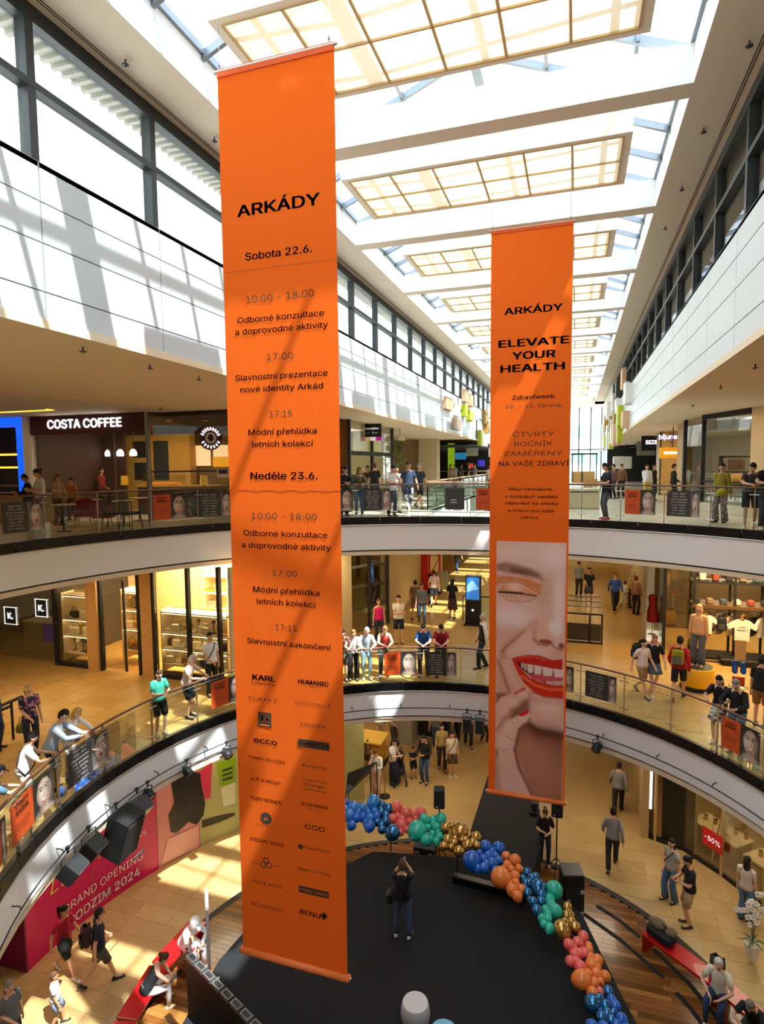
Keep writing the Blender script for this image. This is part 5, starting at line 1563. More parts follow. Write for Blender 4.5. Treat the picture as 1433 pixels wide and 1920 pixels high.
t = thing('low_bench', 'low black platform with folded goods under the hanging clothes', 'platform', (5.4, 21.3, L1))
obj('top', MB().rbox((0, 0, .18), 1.8, .5, .1, .02), rack_m, t); obj('base', MB().box(-.8, .8, -.2, .2, 0, .13), black_m, t)
t = thing('round_pedestal', 'bright yellow round pedestal with a black foot under the mannequin', 'pedestal', (3.42, 18.75, L1))
obj('drum', MB().lathe([(.44, .12), (.46, .16), (.43, .62), (.40, .66)], 28), mat('pedestal_yellow', '#f0b312', .5), t, True)
obj('foot', MB().lathe([(.42, 0), (.45, .02), (.45, .12)], 24), black_m, t)
obj('top', MB().lathe([(.40, .655), (.40, .67)], 28), mat('pedestal_top', '#3a3a36', .6), t)
t = thing('sale_stand', 'white pole stand with a small red sign and blue sandals on top', 'stand', (4.03, 16.9, L1))
obj('pole', MB().lathe([(.16, 0), (.16, .03), (.05, .05), (.05, .9)], 12), mat('stand_white', '#efe9df', .4), t)
obj('sign', MB().box(-.14, .14, -.02, .02, .8, 1.05), mat('stand_red', '#c8321a', .5), t)
obj('rim', MB().lathe([(.05, .75), (.22, .78), (.22, .8)], 16), clear, t)
obj('sandal', MB().rbox((-.09, 0, 1.3), .13, .05, .34, .04), mat('sandal_blue', '#2f62b5', .5), t); obj('sandal', MB().rbox((.1, 0, 1.28), .13, .05, .3, .04), mat('sandal_blue', '#2f62b5'), t)
obj('header_card', MB().box(-.1, .14, -.015, .015, 1.5, 2.0), mat('card_peach', '#e8b06a', .6), t)
t = thing('dark_counter', 'black fronted counter at the right edge of the middle gallery', 'counter', (6.3, 18.2, L1))
obj('body', MB().box(-.9, 1.5, -.4, .4, 0, .35), black_m, t); obj('top', MB().box(-1.0, 1.6, -.5, .5, .35, .42), gold_wood, t)
area('clothes_light', (5.2, 20.6, 8.25), 2.5, 330, (1, .74, .38), sy=2)
area('clothes_light', (5.5, 23.8, 8.25), 2.5, 240, (1, .74, .38), sy=2)

# warm fill light added under the gallery ceilings, without fittings
for ang, pw in ((165, 90), (140, 90), (115, 70), (62, 80), (35, 90), (10, 60), (185, 80), (210, 50), (-30, 40)):
    a = R_(ang)
    area('gallery_fill', (C2[0] + 12.6 * cos(a), C2[1] + 11.4 * sin(a), 8.3), 1.4, pw * 1.3, (1, .78, .46))
for y, pw in ((26, 60), (32, 60), (40, 60)): area('street_fill', (.8, y, 8.3), 1.4, pw, (1, .78, .46))
for ang, pw in ((180, 45), (150, 45), (112, 45), (92, 45), (70, 40), (45, 40), (20, 40), (215, 30), (-20, 30)):
    a = R_(ang)
    area('ground_fill', (C1[0] + 9.0 * cos(a), C1[1] + 9.0 * sin(a), 3.56), 1.4, pw * 1.6, (1, .84, .60))
for y, pw in ((25, 45), (31, 40)): area('ground_street_fill', (-1.5, y, 3.56), 1.6, pw, (1, .78, .46))
# ------------------------------------------------------------------ ground floor: round timber deck, stage, runway
def cyl(px, py, R, c=CD):
    """Where the survey ray meets an upright cylinder of radius R from inside: (angle, height)."""
    d = ray(px, py); ox, oy = -c[0], -c[1]
    A = d.x ** 2 + d.y ** 2; B = 2 * (ox * d.x + oy * d.y); Cq = ox ** 2 + oy ** 2 - R * R
    t = (-B + sqrt(max(0, B * B - 4 * A * Cq))) / (2 * A)
    return atan2(oy + d.y * t, ox + d.x * t), EYE + d.z * t


def proj(x, y, z):
    d = Vector((x, y, z - EYE)); w = d.dot(CF)
    return 716.5 + F_PX * d.dot(CR) / w, 960 - F_PX * d.dot(CU) / w


STAGE = [(1.45, 3.5), (1.3, 11.2), (.95, 12.1), (.3, 13.9), (-.9, 14.95), (-2.8, 15.05), (-5.1, 14.6), (-5.6, 13.9), (-6.9, 11.9), (-7.1, 10.2), (-6.9, 8.4), (-6.5, 3.5)]


def inside(poly, x, y):
    r = False
    for i in range(len(poly)):
        (x1, y1), (x2, y2) = poly[i], poly[i - 1]
        if (y1 > y) != (y2 > y) and x < (x2 - x1) * (y - y1) / (y2 - y1) + x1: r = not r
    return r


random.seed(9)
deck = struct('floor', MB().lathe([(6.38, 0), (6.38, .118)], 96, (CD[0], CD[1], 0)), mat('deck_gap', '#241309', .8))
plank_ms = []
for i, c in enumerate(('#74481f', '#875628', '#613916', '#996833', '#7c4d23')):
    plank_ms.append(mat('deck_plank_%d' % i, c, .22, noise=.25, nscale=7, coat=.2))
pk = MB().box(-.5, .5, -.5, .5, -.5, .5).mesh('plank'); pk.materials.append(plank_ms[0])
L = []
pw = .135
for j in range(int(-6.3 / pw), int(6.3 / pw)):
    y = CD[1] + (j + .5) * pw; h = sqrt(max(0, 6.34 ** 2 - (abs((j + .5) * pw) + pw / 2) ** 2))
    x = CD[0] - h
    while x < CD[0] + h - .2:
        ln = min(rnd(1.0, 2.3), CD[0] + h - x)
        if CD[0] + h - x - ln < .35: ln = CD[0] + h - x
        mx = x + ln / 2
        if any(not inside(STAGE, x + ln * q, y) and in_view(x + ln * q, y, .15) for q in (.05, .35, .65, .95)): L.append((mx * mx + y * y, mx, y, ln))
        x += ln
L.sort()
rest = MB()
for k, (d, x, y, ln) in enumerate(L):
    if k < 300: inst('plank', pk, deck, (x, y, .134), sc=(ln - .006, pw - .006, .03), mt=random.choice(plank_ms))
    else: rest.box(x - ln / 2 + .003, x + ln / 2 - .003, y - pw / 2 + .003, y + pw / 2 - .003, .119, .149)
if rest.v:
    o = obj('plank_field', rest, plank_ms[1], deck); o['kind'] = 'stuff'
obj('edge_band', MB().strip(arc(CD, lambda a: 6.47, 96, z=.155), arc(CD, lambda a: 6.30, 96, z=.155)).strip(arc(CD, lambda a: 6.47, 96, z=0), arc(CD, lambda a: 6.47, 96, z=.155)), mat('deck_edge', '#1b1714', .5), deck)
strip_m = mat('anti_slip', '#191817', .9)
for (a, b) in (((1119, 1698), (1201, 1758)), ((1084, 1706), (1245, 1834)), ((1225, 1779), (1359, 1925)), ((1268, 1861), (1321, 1925)), ((273, 1891), (342, 1819))):
    p, q_ = at(*a, .15), at(*b, .15); mid = (p + q_) / 2; d = (q_ - p)
    out = (mid - Vector((*CD, .15))); out.z = 0; out.normalize()
    pts = [p, mid + out * d.length * .04, q_]
    n = Vector((-d.y, d.x, 0)).normalized() * .055
    q = MB(); q.strip([v + n + Vector((0, 0, .006)) for v in pts], [v - n + Vector((0, 0, .006)) for v in pts])
    obj('anti_slip_strip', q, strip_m, deck)

carpet = mat('black_carpet', '#15171a', .95, noise=.35, nscale=60)
t = thing('stage', 'low black carpeted stage platform filling the round timber deck', 'stage', (0, 0, .15))
obj('platform', MB().prism(STAGE, 0, .62), mat('stage_side', '#0e0f11', .8), t)
q = MB(); q.prism(STAGE, .62, .65); obj('carpet', q, carpet, t)
t = thing('runway', 'long black carpeted runway leading back from the stage', 'runway', (0, 0, 0))
RW = [(-2.75, 15.12), (-.92, 15.02), (-.75, 16.2), (-1.0, 19.0), (-1.25, 21.6), (-2.65, 21.6)]
obj('platform', MB().prism(RW, 0, .77), mat('stage_side', '#0e0f11'), t); obj('carpet', MB().prism(RW, .77, .8), carpet, t)
t = thing('cover_strip', 'long black cover box lying across the back of the stage', 'cover', (0, 0, .8))
p, q_ = at(848, 1656, .8), at(990, 1694, .8)
q = MB().wall((p.x, p.y), (q_.x, q_.y), 0, .16, .22); obj('box', q, mat('cover_black', '#0b0b0c', .35), t)
q = MB().wall((p.x + .01, p.y + .03), (q_.x, q_.y + .03), .16, .175, .12); obj('lid', q, mat('cover_lid', '#24262a', .3), t)

# black wall with a chain of steel couplings along its top, at the left front of the stage
t = thing('stage_screen_wall', 'black stage wall with a chain of steel couplings along its top edge', 'screen', (0, 0, .15))
p, q_ = at(349, 1797, 2.0), at(470, 1926, 2.0)
d = (q_ - p); dn = d.normalized()
obj('panel', MB().wall((p.x, p.y), (q_.x + dn.x * 3, q_.y + dn.y * 3), 0, 1.85, .1), mat('screen_black', '#0c0d0e', .5), t)
n = 14
for k in range(n):
    c = p + dn * (d.length + 2) * (k + .5) / n
    cpl = obj('coupling', MB().obox((c.x - dn.y * .05, c.y + dn.x * .05, 1.89), (d.length + 2) / n * .82, .13, .07, atan2(dn.y, dn.x)), mat('coupling_steel', '#8e8f92', .35, metal=.7), t)
    obj('inset', MB().obox((c.x - dn.y * .05, c.y + dn.x * .05, 1.928), (d.length + 2) / n * .55, .07, .012, atan2(dn.y, dn.x)), mat('coupling_dark', '#2b2a2b', .5), cpl)
t = thing('display_board', 'tall narrow white and pink display board standing edge-on beside the stage', 'board', (at(393, 1848, .8).x, at(393, 1848, .8).y, .8))
bx = atan2(t.location.y, t.location.x)
obj('board', MB().obox((0, 0, .98), .62, .06, 1.75, bx), mat('board_white', '#ece7e4', .4), t)
obj('pink_face', MB().obox((-.033 * -sin(bx), -.033 * cos(bx), .94), .60, .008, 1.62, bx), mat('board_pink', '#d6476a', .5), t)
obj('foot', MB().obox((.1, 0, .03), .9, .05, .06, bx + .5).obox((0, 0, .08), .05, .4, .08, bx), mat('board_white'), t)

# benches along the deck edge
red = mat('red_lacquer', '#bb1218', .3, coat=.25)


def bench(label, segs):
    t = thing('red_bench', label, 'bench', (segs[0][0][0], segs[0][0][1], .0))
    ox, oy = segs[0][0]
    for (a, b) in segs:
        a = (a[0] - ox, a[1] - oy); b = (b[0] - ox, b[1] - oy)
        L_ = hypot(b[0] - a[0], b[1] - a[1]); rz = atan2(b[1] - a[1], b[0] - a[0]); c = ((a[0] + b[0]) / 2, (a[1] + b[1]) / 2)
        obj('seat', MB().rbox((c[0], c[1], .565), L_ - .01, .44, .07, .012, rz), red, t)
        for k in (-.5, .5):
            x, y = c[0] + (L_ * k - .05 * (1 if k > 0 else -1)) * cos(rz), c[1] + (L_ * k - .05 * (1 if k > 0 else -1)) * sin(rz)
            obj('leg', MB().obox((x, y, .34), .05, .40, .38, rz), red, t)
    return t


def on_arc(r, deg): return (CD[0] + r * cos(R_(deg)), CD[1] + r * sin(R_(deg)))


bench('curved red lacquered bench at the left edge of the timber deck', [(on_arc(6.12, 207), on_arc(6.12, 196)), (on_arc(6.12, 195.7), on_arc(6.12, 184)), (on_arc(6.12, 183.7), on_arc(6.12, 171))])
bench('long red lacquered bench at the right edge of the timber deck', [((1.72, 14.15), (3.0, 13.05)), ((3.02, 13.03), (4.2, 11.7))])

# ------------------------------------------------------------------ balloon garland
bc = {'b': mat('balloon_blue', '#0f63c9', .22, coat=.3), 'l': mat('balloon_light_blue', '#2f86d6', .16, coat=.4), 'm': mat('balloon_metal_blue', '#3b78ad', .18, metal=.75),
      'c': mat('balloon_coral', '#ee6a62', .3, coat=.2), 't': mat('balloon_teal', '#27bda3', .28, coat=.2), 'g': mat('balloon_gold', '#c19a55', .2, metal=.8), 'o': mat('balloon_orange', '#f0843c', .3, coat=.2)}
bm = MB(); prof = []
for i in range(11):
    a = pi * i / 10; prof.append((max(.001, sin(a) * (1 - .10 * cos(a))), -cos(a) * (1.12 if cos(a) > 0 else 1.06)))
prof[0] = (.001, -1.12)
bm.lathe([(.06, -1.2), (.03, -1.14)] + prof[1:], 14)
ball_me = bm.mesh('balloon'); ball_me.polygons.foreach_set('use_smooth', [True] * len(ball_me.polygons)); ball_me.materials.append(bc['b'])
BA = '35,100,25,b 90,135,40,l 160,140,32,l 240,95,45,l 305,118,25,m 60,195,40,l 110,215,30,b 160,210,30,b 75,270,32,b 215,210,28,l 250,165,25,l 295,175,35,m 350,150,35,m 210,275,38,b 270,245,28,m 330,240,32,m 305,300,28,m 380,325,50,m 410,135,38,c 485,175,38,c 422,200,26,c 385,220,30,c 540,185,30,c 595,175,36,c 450,270,38,c 512,240,26,c 555,220,22,c 490,300,22,c 565,310,62,t 622,225,34,t 685,230,30,t 745,220,36,t 648,288,27,t 710,285,32,t 680,330,22,t 635,380,38,t 735,355,30,t 710,390,26,t 780,290,34,g 825,275,22,g 885,320,54,g 795,375,32,g 765,425,30,g 840,400,28,g 950,345,26,g 1005,360,38,g 940,420,36,g 1010,420,30,g 880,465,36,g 905,380,24,g 1080,430,40,b 1172,440,42,b 975,535,58,b 1125,470,28,b 1065,525,30,b 1125,555,38,b 1175,535,28,b 1065,590,34,b 1035,480,24,b 1145,600,24,b 1230,505,32,o 1297,530,37,o 1195,660,64,o 1240,570,30,o 1330,595,28,o 1295,650,34,o 1275,750,38,o 1345,750,32,o 1315,800,34,o 1210,590,20,o 1388,620,30,m 1355,665,26,m 1420,660,28,m 1400,705,30,m 1390,780,24,m 1415,835,28,m -30,90,34,b -70,130,40,l -40,190,36,b -95,200,34,b -130,150,40,b -60,250,30,l 128,175,30,b 20,160,34,l 190,255,30,l 260,205,30,b 335,195,30,m 300,270,26,m 200,180,28,b 455,225,30,c 520,290,24,c 440,320,24,c 600,270,26,t 690,260,26,t 725,320,26,t 665,370,26,t 830,330,30,g 850,370,28,g 925,380,26,g 820,435,24,g 980,395,26,g 1100,500,30,b 1020,590,28,b 1150,500,28,b 1085,560,28,b 1265,600,28,o 1250,700,30,o 1300,700,28,o 1375,700,26,m 1370,740,24,m'
BB = '25,685,24,m 75,710,24,m 40,745,22,m 95,775,42,m 30,805,24,m 60,860,26,m 110,855,24,m 85,910,28,m 185,790,45,t 158,845,30,t 135,905,22,t 195,915,35,t 148,960,24,t 115,955,22,t 160,1015,26,t 125,990,20,t 265,890,26,g 265,940,28,g 290,975,24,g 235,1025,46,g 310,1010,32,g 275,920,18,g 360,1065,28,c 330,1100,28,c 275,1110,28,c 368,1160,28,c 312,1168,28,c 285,1210,26,c 345,1245,32,c 395,1120,20,o 395,1145,22,o 412,1230,34,o 445,1205,30,o 350,1320,48,o 440,1285,28,o 493,1298,26,o 430,1335,24,o 465,1330,18,o 415,1400,30,o 460,1390,22,c 510,1390,30,m 420,1465,46,m 490,1475,32,m 550,1475,28,b 540,1515,24,m 470,1545,30,m 525,1560,28,m 590,1555,30,b 410,1590,30,b 560,1590,28,b 480,1610,34,b 620,1620,34,b 540,1640,34,m 600,1690,36,b 60,760,26,m 110,815,26,m 170,880,28,t 150,935,26,t 250,985,26,g 285,940,22,g 300,1135,26,c 340,1165,26,c 320,1215,26,c 400,1190,26,o 440,1250,26,o 390,1290,26,o 400,1350,26,o 455,1430,28,m 500,1520,28,m 530,1440,26,b 460,1510,26,b'
garland = thing('balloon_garland', 'long balloon garland in blue, coral, teal, gold and orange round the back of the stage', 'balloons', (-2.0, 14.6, .8))
GL = []
for s_, ox, oy, sc in ((BA, 640, 1480, 3.98), (BB, 980, 1420, 3.1634)):
    for e in s_.split():
        x, y, r, k = e.split(','); GL.append((ox + float(x) / sc, oy + float(y) / sc, float(r) / sc, k))
random.seed(4)
spine = []
for (px, py, r, k) in GL:
    z = 1.62 if px < 900 else max(1.15, 1.62 - (px - 900) / 200 * .47)
    z += (1545 - py) * .006 if px < 830 else 0
    p = at(px, py, z); d = p - Vector((0, 0, EYE)); dist = d.length
    # bigger balloons sit towards the viewer side of the bunch
    p = p - d.normalized() * (r * .010 + rnd(-.05, .05))
    rad = r / F_PX * (p - Vector((0, 0, EYE))).dot(CF) * 1.16
    o = inst('balloon', ball_me, garland, p - Vector((-2.0, 14.6, .8)), 0, rad, bc[k])
    o.rotation_euler = (rnd(-1.2, 1.2), rnd(-1.2, 1.2), rnd(0, 6))
    spine.append((px + py * .6, p))
spine.sort(key=lambda e: e[0])
q = MB(); pts = [sum((e[1] for e in spine[i:i + 12]), Vector()) / len(spine[i:i + 12]) - Vector((-2.0, 14.6, .8)) for i in range(0, len(spine), 12)]
q.tube(pts, .02, 5)
for i in (2, 5, 8):
    if i < len(pts): q.tube([pts[i], Vector((pts[i].x, pts[i].y, 0.0))], .018, 5)
obj('frame', q, black_m, garland)

# ------------------------------------------------------------------ sound and light equipment
spk = mat('speaker_black', '#17181a', .55); grille = mat('speaker_grille', '#232528', .8, noise=.3, nscale=80)
cone = mat('cone_grey', '#c9c9c6', .5)


def pole_speaker(px, py, z, h, label, w=.30, hh=.56):
    p = at(px, py, z); rz = atan2(p.x, p.y)
    t = thing('pole_speaker', label, 'speaker', (p.x, p.y, z), -rz)
    obj('pole', MB().lathe([(.018, .3), (.018, h)], 8), black_m, t)
    for k in range(3):
        a = k * 2.094 + .4; obj('leg', MB().tube([(0, 0, .55), (.42 * cos(a), .42 * sin(a), .02)], .014, 6), black_m, t)
    b = obj('cabinet', MB().rbox((0, 0, h + hh / 2), w, .28, hh, .03), spk, t)
    obj('grille', MB().box(-w * .42, w * .42, -.148, -.138, h + .05, h + hh - .05), grille, b)
    obj('badge', MB().box(-.09, -.05, -.152, -.146, h + .06, h + .1), cone, b)


pole_speaker(824, 1626, .15, 1.75, 'black loudspeaker on a tripod pole behind the teal and gold balloons')
pole_speaker(1043, 1645, .15, 1.75, 'black loudspeaker on a pole beside the person in black at the deck edge')
p = at(798, 1605, .15)
t = thing('floor_monitor', 'black wedge floor monitor with two white rings on the timber deck under teal balloons', 'speaker', (p.x, p.y, .15))
me = MB().prism([(-.2, 0), (.24, 0), (.24, .22), (.02, .42), (-.2, .34)], -.3, .3).mesh('cabinet')
me.transform(Matrix(((0, 0, 1, 0), (1, 0, 0, 0), (0, 1, 0, 0), (0, 0, 0, 1))))
obj('cabinet', me, spk, t)
for x in (-.2, .2):
    me = MB().lathe([(.04, 0), (.07, .012), (.075, .0)], 14).mesh('ring'); me.transform(Matrix.Translation((x, -.205, .17)) @ Matrix.Rotation(pi / 2, 4, 'X'))
    obj('ring', me, cone, t)
obj('grille', MB().box(-.12, .12, -.212, -.203, .06, .28), grille, t)
p = at(1071, 1708, .15)
t = thing('bass_speaker', 'tall black bass speaker with white rings standing on the deck beside the teal balloons', 'speaker', (p.x, p.y, .15), .25)
obj('cabinet', MB().rbox((0, 0, .55), .52, .5, 1.1, .03), spk, t); obj('grille', MB().box(-.2, .2, -.26, -.25, .08, .8), grille, t)
for (x, z) in ((.2, .7), (.2, .15), (-.12, .45)):
    me = MB().lathe([(.02, 0), (.045, .012), (.05, .0)], 12).mesh('ring'); me.transform(Matrix.Translation((x, -.262, z)) @ Matrix.Rotation(pi / 2, 4, 'X'))
    obj('ring', me, cone, t)
obj('top_plate', MB().box(-.25, .25, -.24, .24, 1.1, 1.11), mat('plate_grey', '#34373a', .4), t)
p = at(965, 1520, .8)
t = thing('runway_lamp', 'small dark stage lamp standing on the black runway', 'lamp', (p.x + .6, p.y, .8))
obj('base', MB().rbox((0, 0, .06), .3, .25, .12, .02), spk, t); obj('head', MB().lathe([(.09, .14), (.12, .2), (.12, .38), (.08, .42)], 12), mat('lamp_head_dark', '#2a2c2f', .5), t)
p = at(979 - 200, 1879, 1.27)
t = thing('barrel_stool', 'pale grey barrel shaped stool at the front of the stage', 'stool', (p.x, p.y, .8))
obj('body', MB().lathe([(.20, 0), (.25, .1), (.28, .24), (.27, .36), (.245, .455), (.235, .47)], 28), mat('stool_grey', '#bfbfc0', .6, noise=.06, nscale=20), t, True)
obj('seat', MB().lathe([(.236, .468), (.236, .475), (.22, .478)], 28), mat('stool_top', '#d2d2d3', .6), t)
p = at(833, 1934, 1.2)
t = thing('blue_stool', 'pale blue barrel stool, only its top in view at the bottom edge', 'stool', (p.x, p.y, .8))
obj('body', MB().lathe([(.20, 0), (.25, .1), (.28, .24), (.27, .36), (.24, .41)], 24), mat('stool_blue', '#5aa6d8', .5), t, True)
obj('seat', MB().lathe([(.24, .408), (.22, .42)], 24), mat('stool_blue_top', '#7fbfe8', .5), t)

# lighting pipe round the lower fascia, with lamps and speakers hung from it
t = thing('lighting_pipe', 'thin dark lighting pipe running round the white fascia of the lower gallery', 'pipe', (0, 0, 0))
obj('pipe', MB().tube([(x, y, 4.08) for x, y, z in arc(C1, rim1, 120, dr=-.16)][:-1], .014, 6, True), dark_metal, t)
for k in range(30):
    a = 2 * pi * k / 30 + .05
    obj('bracket', MB().tube([(C1[0] + (7.09) * cos(a), C1[1] + 7.09 * sin(a), 4.16), (C1[0] + 6.95 * cos(a), C1[1] + 6.95 * sin(a), 4.14), (C1[0] + 6.94 * cos(a), C1[1] + 6.94 * sin(a), 4.08)], .012, 5), dark_metal, t)


def hung(px, label, kind, cat='lamp', drop=.0):
    a = rim_angle(C1, lambda a: 6.94, 4.08, px)
    x, y = C1[0] + 6.94 * cos(a), C1[1] + 6.94 * sin(a)
    t = thing('hung_' + kind, label, cat, (x, y, 4.08), a - pi / 2)     # local -Y points into the hall
    obj('clamp', MB().tube([(0, 0, .03), (0, 0, -.1)], .022, 6).box(-.035, .035, -.03, .03, -.02, .035), dark_metal, t)
    yk = lambda w, h: MB().tube([(-w, 0, -h), (-w, 0, -.12), (0, 0, -.09), (w, 0, -.12), (w, 0, -h)], .012, 5)
    if kind == 'spotlight':
        obj('yoke', yk(.12, .3), dark_metal, t)
        me = MB().lathe([(.05, -.16), (.1, -.1), (.115, .02), (.12, .1), (.105, .1), (.1, .08)], 14).mesh('head'); me.transform(Matrix.Translation((0, -.04, -.3)) @ Matrix.Rotation(R_(125), 4, 'X'))
        h = obj('head', me, spk, t, True)
        me = MB().lathe([(.001, .085), (.1, .085)], 14).mesh('lens'); me.transform(Matrix.Translation((0, -.04, -.3)) @ Matrix.Rotation(R_(125), 4, 'X'))
        obj('lens', me, mat('lens_grey', '#6d7072', .15), h)
    elif kind == 'floodlight':
        obj('yoke', yk(.22, .36), dark_metal, t)
        h = obj('housing', MB().obox((0, -.08, -.42), .40, .32, .34, 0, R_(38)), mat('flood_black', '#232629', .5), t)
        obj('front', MB().obox((0, -.22, -.50), .36, .04, .28, 0, R_(38)), mat('flood_front', '#3b3f44', .2), h)
    elif kind == 'speaker':
        obj('yoke', yk(.05, .2), dark_metal, t)
        h = obj('cabinet', MB().obox((0, -.15, -.62), .58, .5, .95, 0, R_(18)), spk, t)
        obj('grille', MB().obox((0, -.40, -.70), .5, .03, .82, 0, R_(18)), grille, h)
        for dz in (-.34, -.98): obj('handle_slot', MB().obox((0, -.425 + (dz + .6) * .3, dz - .06), .34, .02, .07, 0, R_(18)), mat('slot_grey', '#4a4c4f', .4), h)
    else:
        obj('yoke', yk(.13, .22), dark_metal, t)
        h = obj('cabinet', MB().rbox((0, -.06, -.42), .24, .22, .44, .02), mat('small_speaker', '#4b5056', .5), t)
        obj('grille', MB().box(-.1, .1, -.18, -.17, -.60, -.24), grille, h)
    return t


hung(424, 'small black spotlight on the fascia pipe, next to the tall schedule banner', 'spotlight')
hung(350, 'small spotlight on the fascia pipe, above the black shape on the hoarding', 'spotlight')
hung(277, 'black spotlight on the fascia pipe, above the magenta hoarding logo', 'spotlight')
hung(256, 'slim black floodlight on the fascia pipe behind the large black speaker', 'floodlight')
hung(217, 'large black loudspeaker hung from the fascia pipe over the magenta hoarding', 'speaker', 'speaker')
hung(166, 'black box floodlight on the fascia pipe beside the large black speaker', 'floodlight')
hung(127, 'black box floodlight on the fascia pipe, lowest of the row over the magenta hoarding', 'floodlight')
hung(876, 'small grey speaker hung from the fascia pipe, left of a pair beside the portrait banner', 'small_speaker', 'speaker')
hung(900, 'small dark speaker hung from the fascia pipe, right of a pair beside the portrait banner', 'small_speaker', 'speaker')
hung(1121, 'round black spotlight on the fascia pipe, right of the portrait banner', 'spotlight')

# ------------------------------------------------------------------ ground floor shops
HR = 9.3
HC = (-2.3, 10.0)
t = thing('hoarding', 'curved magenta hoarding with white opening announcement and printed pictures', 'hoarding', (0, 0, 0))
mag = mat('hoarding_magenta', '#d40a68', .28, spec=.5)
def hoard(name, a0, a1, m, dr=0.0, z0=0.0, z1=3.6, th=.05):
    q = MB(); n = 14
    A = [(HC[0] + (HR + dr) * cos(R_(a)), HC[1] + (HR + dr) * sin(R_(a))) for a in np.linspace(a0, a1, n)]
    q.strip([(x, y, z0) for x, y in A], [(x, y, z1) for x, y in A])
    q.strip([(x * 1, y * 1, z1) for x, y in A], [(HC[0] + (HR + dr + th) * cos(R_(a)), HC[1] + (HR + dr + th) * sin(R_(a)), z1) for a in np.linspace(a0, a1, n)])
    return obj(name, q, m, t)
hoard('panel', 183.5, 172, mag); hoard('panel', 171.9, 160.1, mag)
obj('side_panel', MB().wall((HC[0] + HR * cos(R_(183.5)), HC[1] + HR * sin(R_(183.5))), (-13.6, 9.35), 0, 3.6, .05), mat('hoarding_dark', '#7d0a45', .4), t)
pk_ = mat('hoarding_pink', '#d98f8f', .4)
hoard('picture_panel', 160, 152, pk_)
hoard('picture_panel', 151.9, 118, mat('hoarding_green', '#b9b67a', .5))
def hpoly(name, pts, m, dr=-.012):
    """Flat print on the hoarding from survey pixels."""
    V = [];
    for px, py in pts:
        a, z = cyl(px, py, HR + dr, HC); V.append((HC[0] + (HR + dr) * cos(a), HC[1] + (HR + dr) * sin(a), max(.02, z)))
    return obj(name, MB().add(V, [tuple(range(len(V)))]), m, t)
def c3(L): return [(x / 3.115, 1400 + y / 3.115) for x, y in L]
hpoly('print', c3([(1000, 500), (985, 400), (1020, 330), (1000, 200), (1080, 130), (1180, 160), (1180, 240), (1200, 330), (1190, 400), (1150, 455), (1100, 440), (1060, 480), (1030, 505)]), mat('print_black', '#17151a', .35), -.016)
hpoly('print', c3([(1140, 160), (1240, 90), (1230, 300), (1180, 310), (1150, 240)]), mat('print_rose', '#d5365c', .4), -.014)
hpoly('print', c3([(940, 690), (980, 540), (1160, 460), (1160, 590)]), mat('print_blush', '#e3aaa2', .4))
hpoly('print', c3([(1265, 95), (1375, 60), (1375, 200), (1290, 240)]), mat('print_lime', '#8fb61e', .4))
hpoly('print', c3([(1290, 240), (1375, 205), (1375, 330), (1305, 350)]), mat('print_cup', '#dfe0bd', .4))
for k in range(3): hpoly('print', c3([(1300, 135 + k * 28), (1360, 115 + k * 28), (1360, 127 + k * 28), (1300, 147 + k * 28)]), mat('print_darkgreen', '#2c4a12', .5), -.02)
hpoly('print', c3([(1180, 430), (1290, 400), (1370, 385), (1375, 400), (1290, 440), (1180, 475)]), mat('print_vine', '#3a3320', .5))
def htext(s, p0, size, m, **k):
    a, z = cyl(*p0, HR - .02, HC)
    me = text_mesh(s, size, align='LEFT', **k)
    for v in me.vertices:
        an = a - v.co.x / HR; zz = z + v.co.y; rr = HR - .02 - v.co.z
        v.co = (HC[0] + rr * cos(an), HC[1] + rr * sin(an), zz)
    obj('lettering', me, m, t)
hw = mat('hoarding_white', '#f7f2f2', .5)
htext('GRAND OPENING', (118, 1710), .40, hw, bold=-.006)
htext('PODZIM 2024', (128, 1731), .44, hw, bold=.02)
htext('ONCLES', (232, 1584), .24, hw)
htext('Le', (90, 1668), .75, mat('hoarding_yellow', '#e6d25a', .4), shear=.3, bold=-.01)
htext('A', (183, 1603), .5, mat('hoarding_yellow'), shear=.3)
hpoly('logo', c3([(765, 480), (770, 450), (800, 440), (830, 395), (832, 440), (820, 470), (790, 500)]), hw, -.02)

w = struct('wall_right_ground')
pl = [(2.25, 30), (2.25, 18.75), (3.15, 18.4), (3.95, 17.55), (4.7, 16.5), (6.4, 13.6), (7.5, 11)]
obj('street_wall', MB().wall(pl[1], pl[0], 0, 3.62, -.2 + .4), mat('street_stone', '#b3986a', .5), w)
obj('shop_back', MB().wall((8.6, 20.6), (4.2, 23), 0, 3.6, .1).wall((10.5, 13), (8.6, 20.6), 0, 3.6, .1), mat('ground_shop_wall', '#c9994e', .7), w)
t = thing('window_shop_front', 'curved ground floor shop front with dark panel, pale posts and tall glass windows', 'shopfront', (0, 0, 0))
obj('plinth', MB().wall(pl[1], pl[2], 0, .12, .1).wall(pl[2], pl[3], 0, .12, .1).wall(pl[3], pl[4], 0, .12, .1).wall(pl[4], pl[5], 0, .12, .1), black_m, t)
obj('dark_panel', MB().wall((2.6, 18.72), (3.4, 18.25), .12, 3.6, .08), mat('shop_dark_panel', '#16130f', .4), t)
for (a, b) in ((2, 3), (3, 4), (4, 5)): obj('glass', MB().wall(pl[a], pl[b], .12, 3.5, .012), shop_glass, t)
post_m = mat('brass_post', '#c9ad78', .35, metal=.4)
for p in ((2.42, 18.68), (3.42, 18.2), (3.95, 17.55), (4.7, 16.5), (5.5, 15.1)): obj('post', MB().box(p[0] - .035, p[0] + .035, p[1] - .035, p[1] + .035, 0, 3.55), post_m, t)
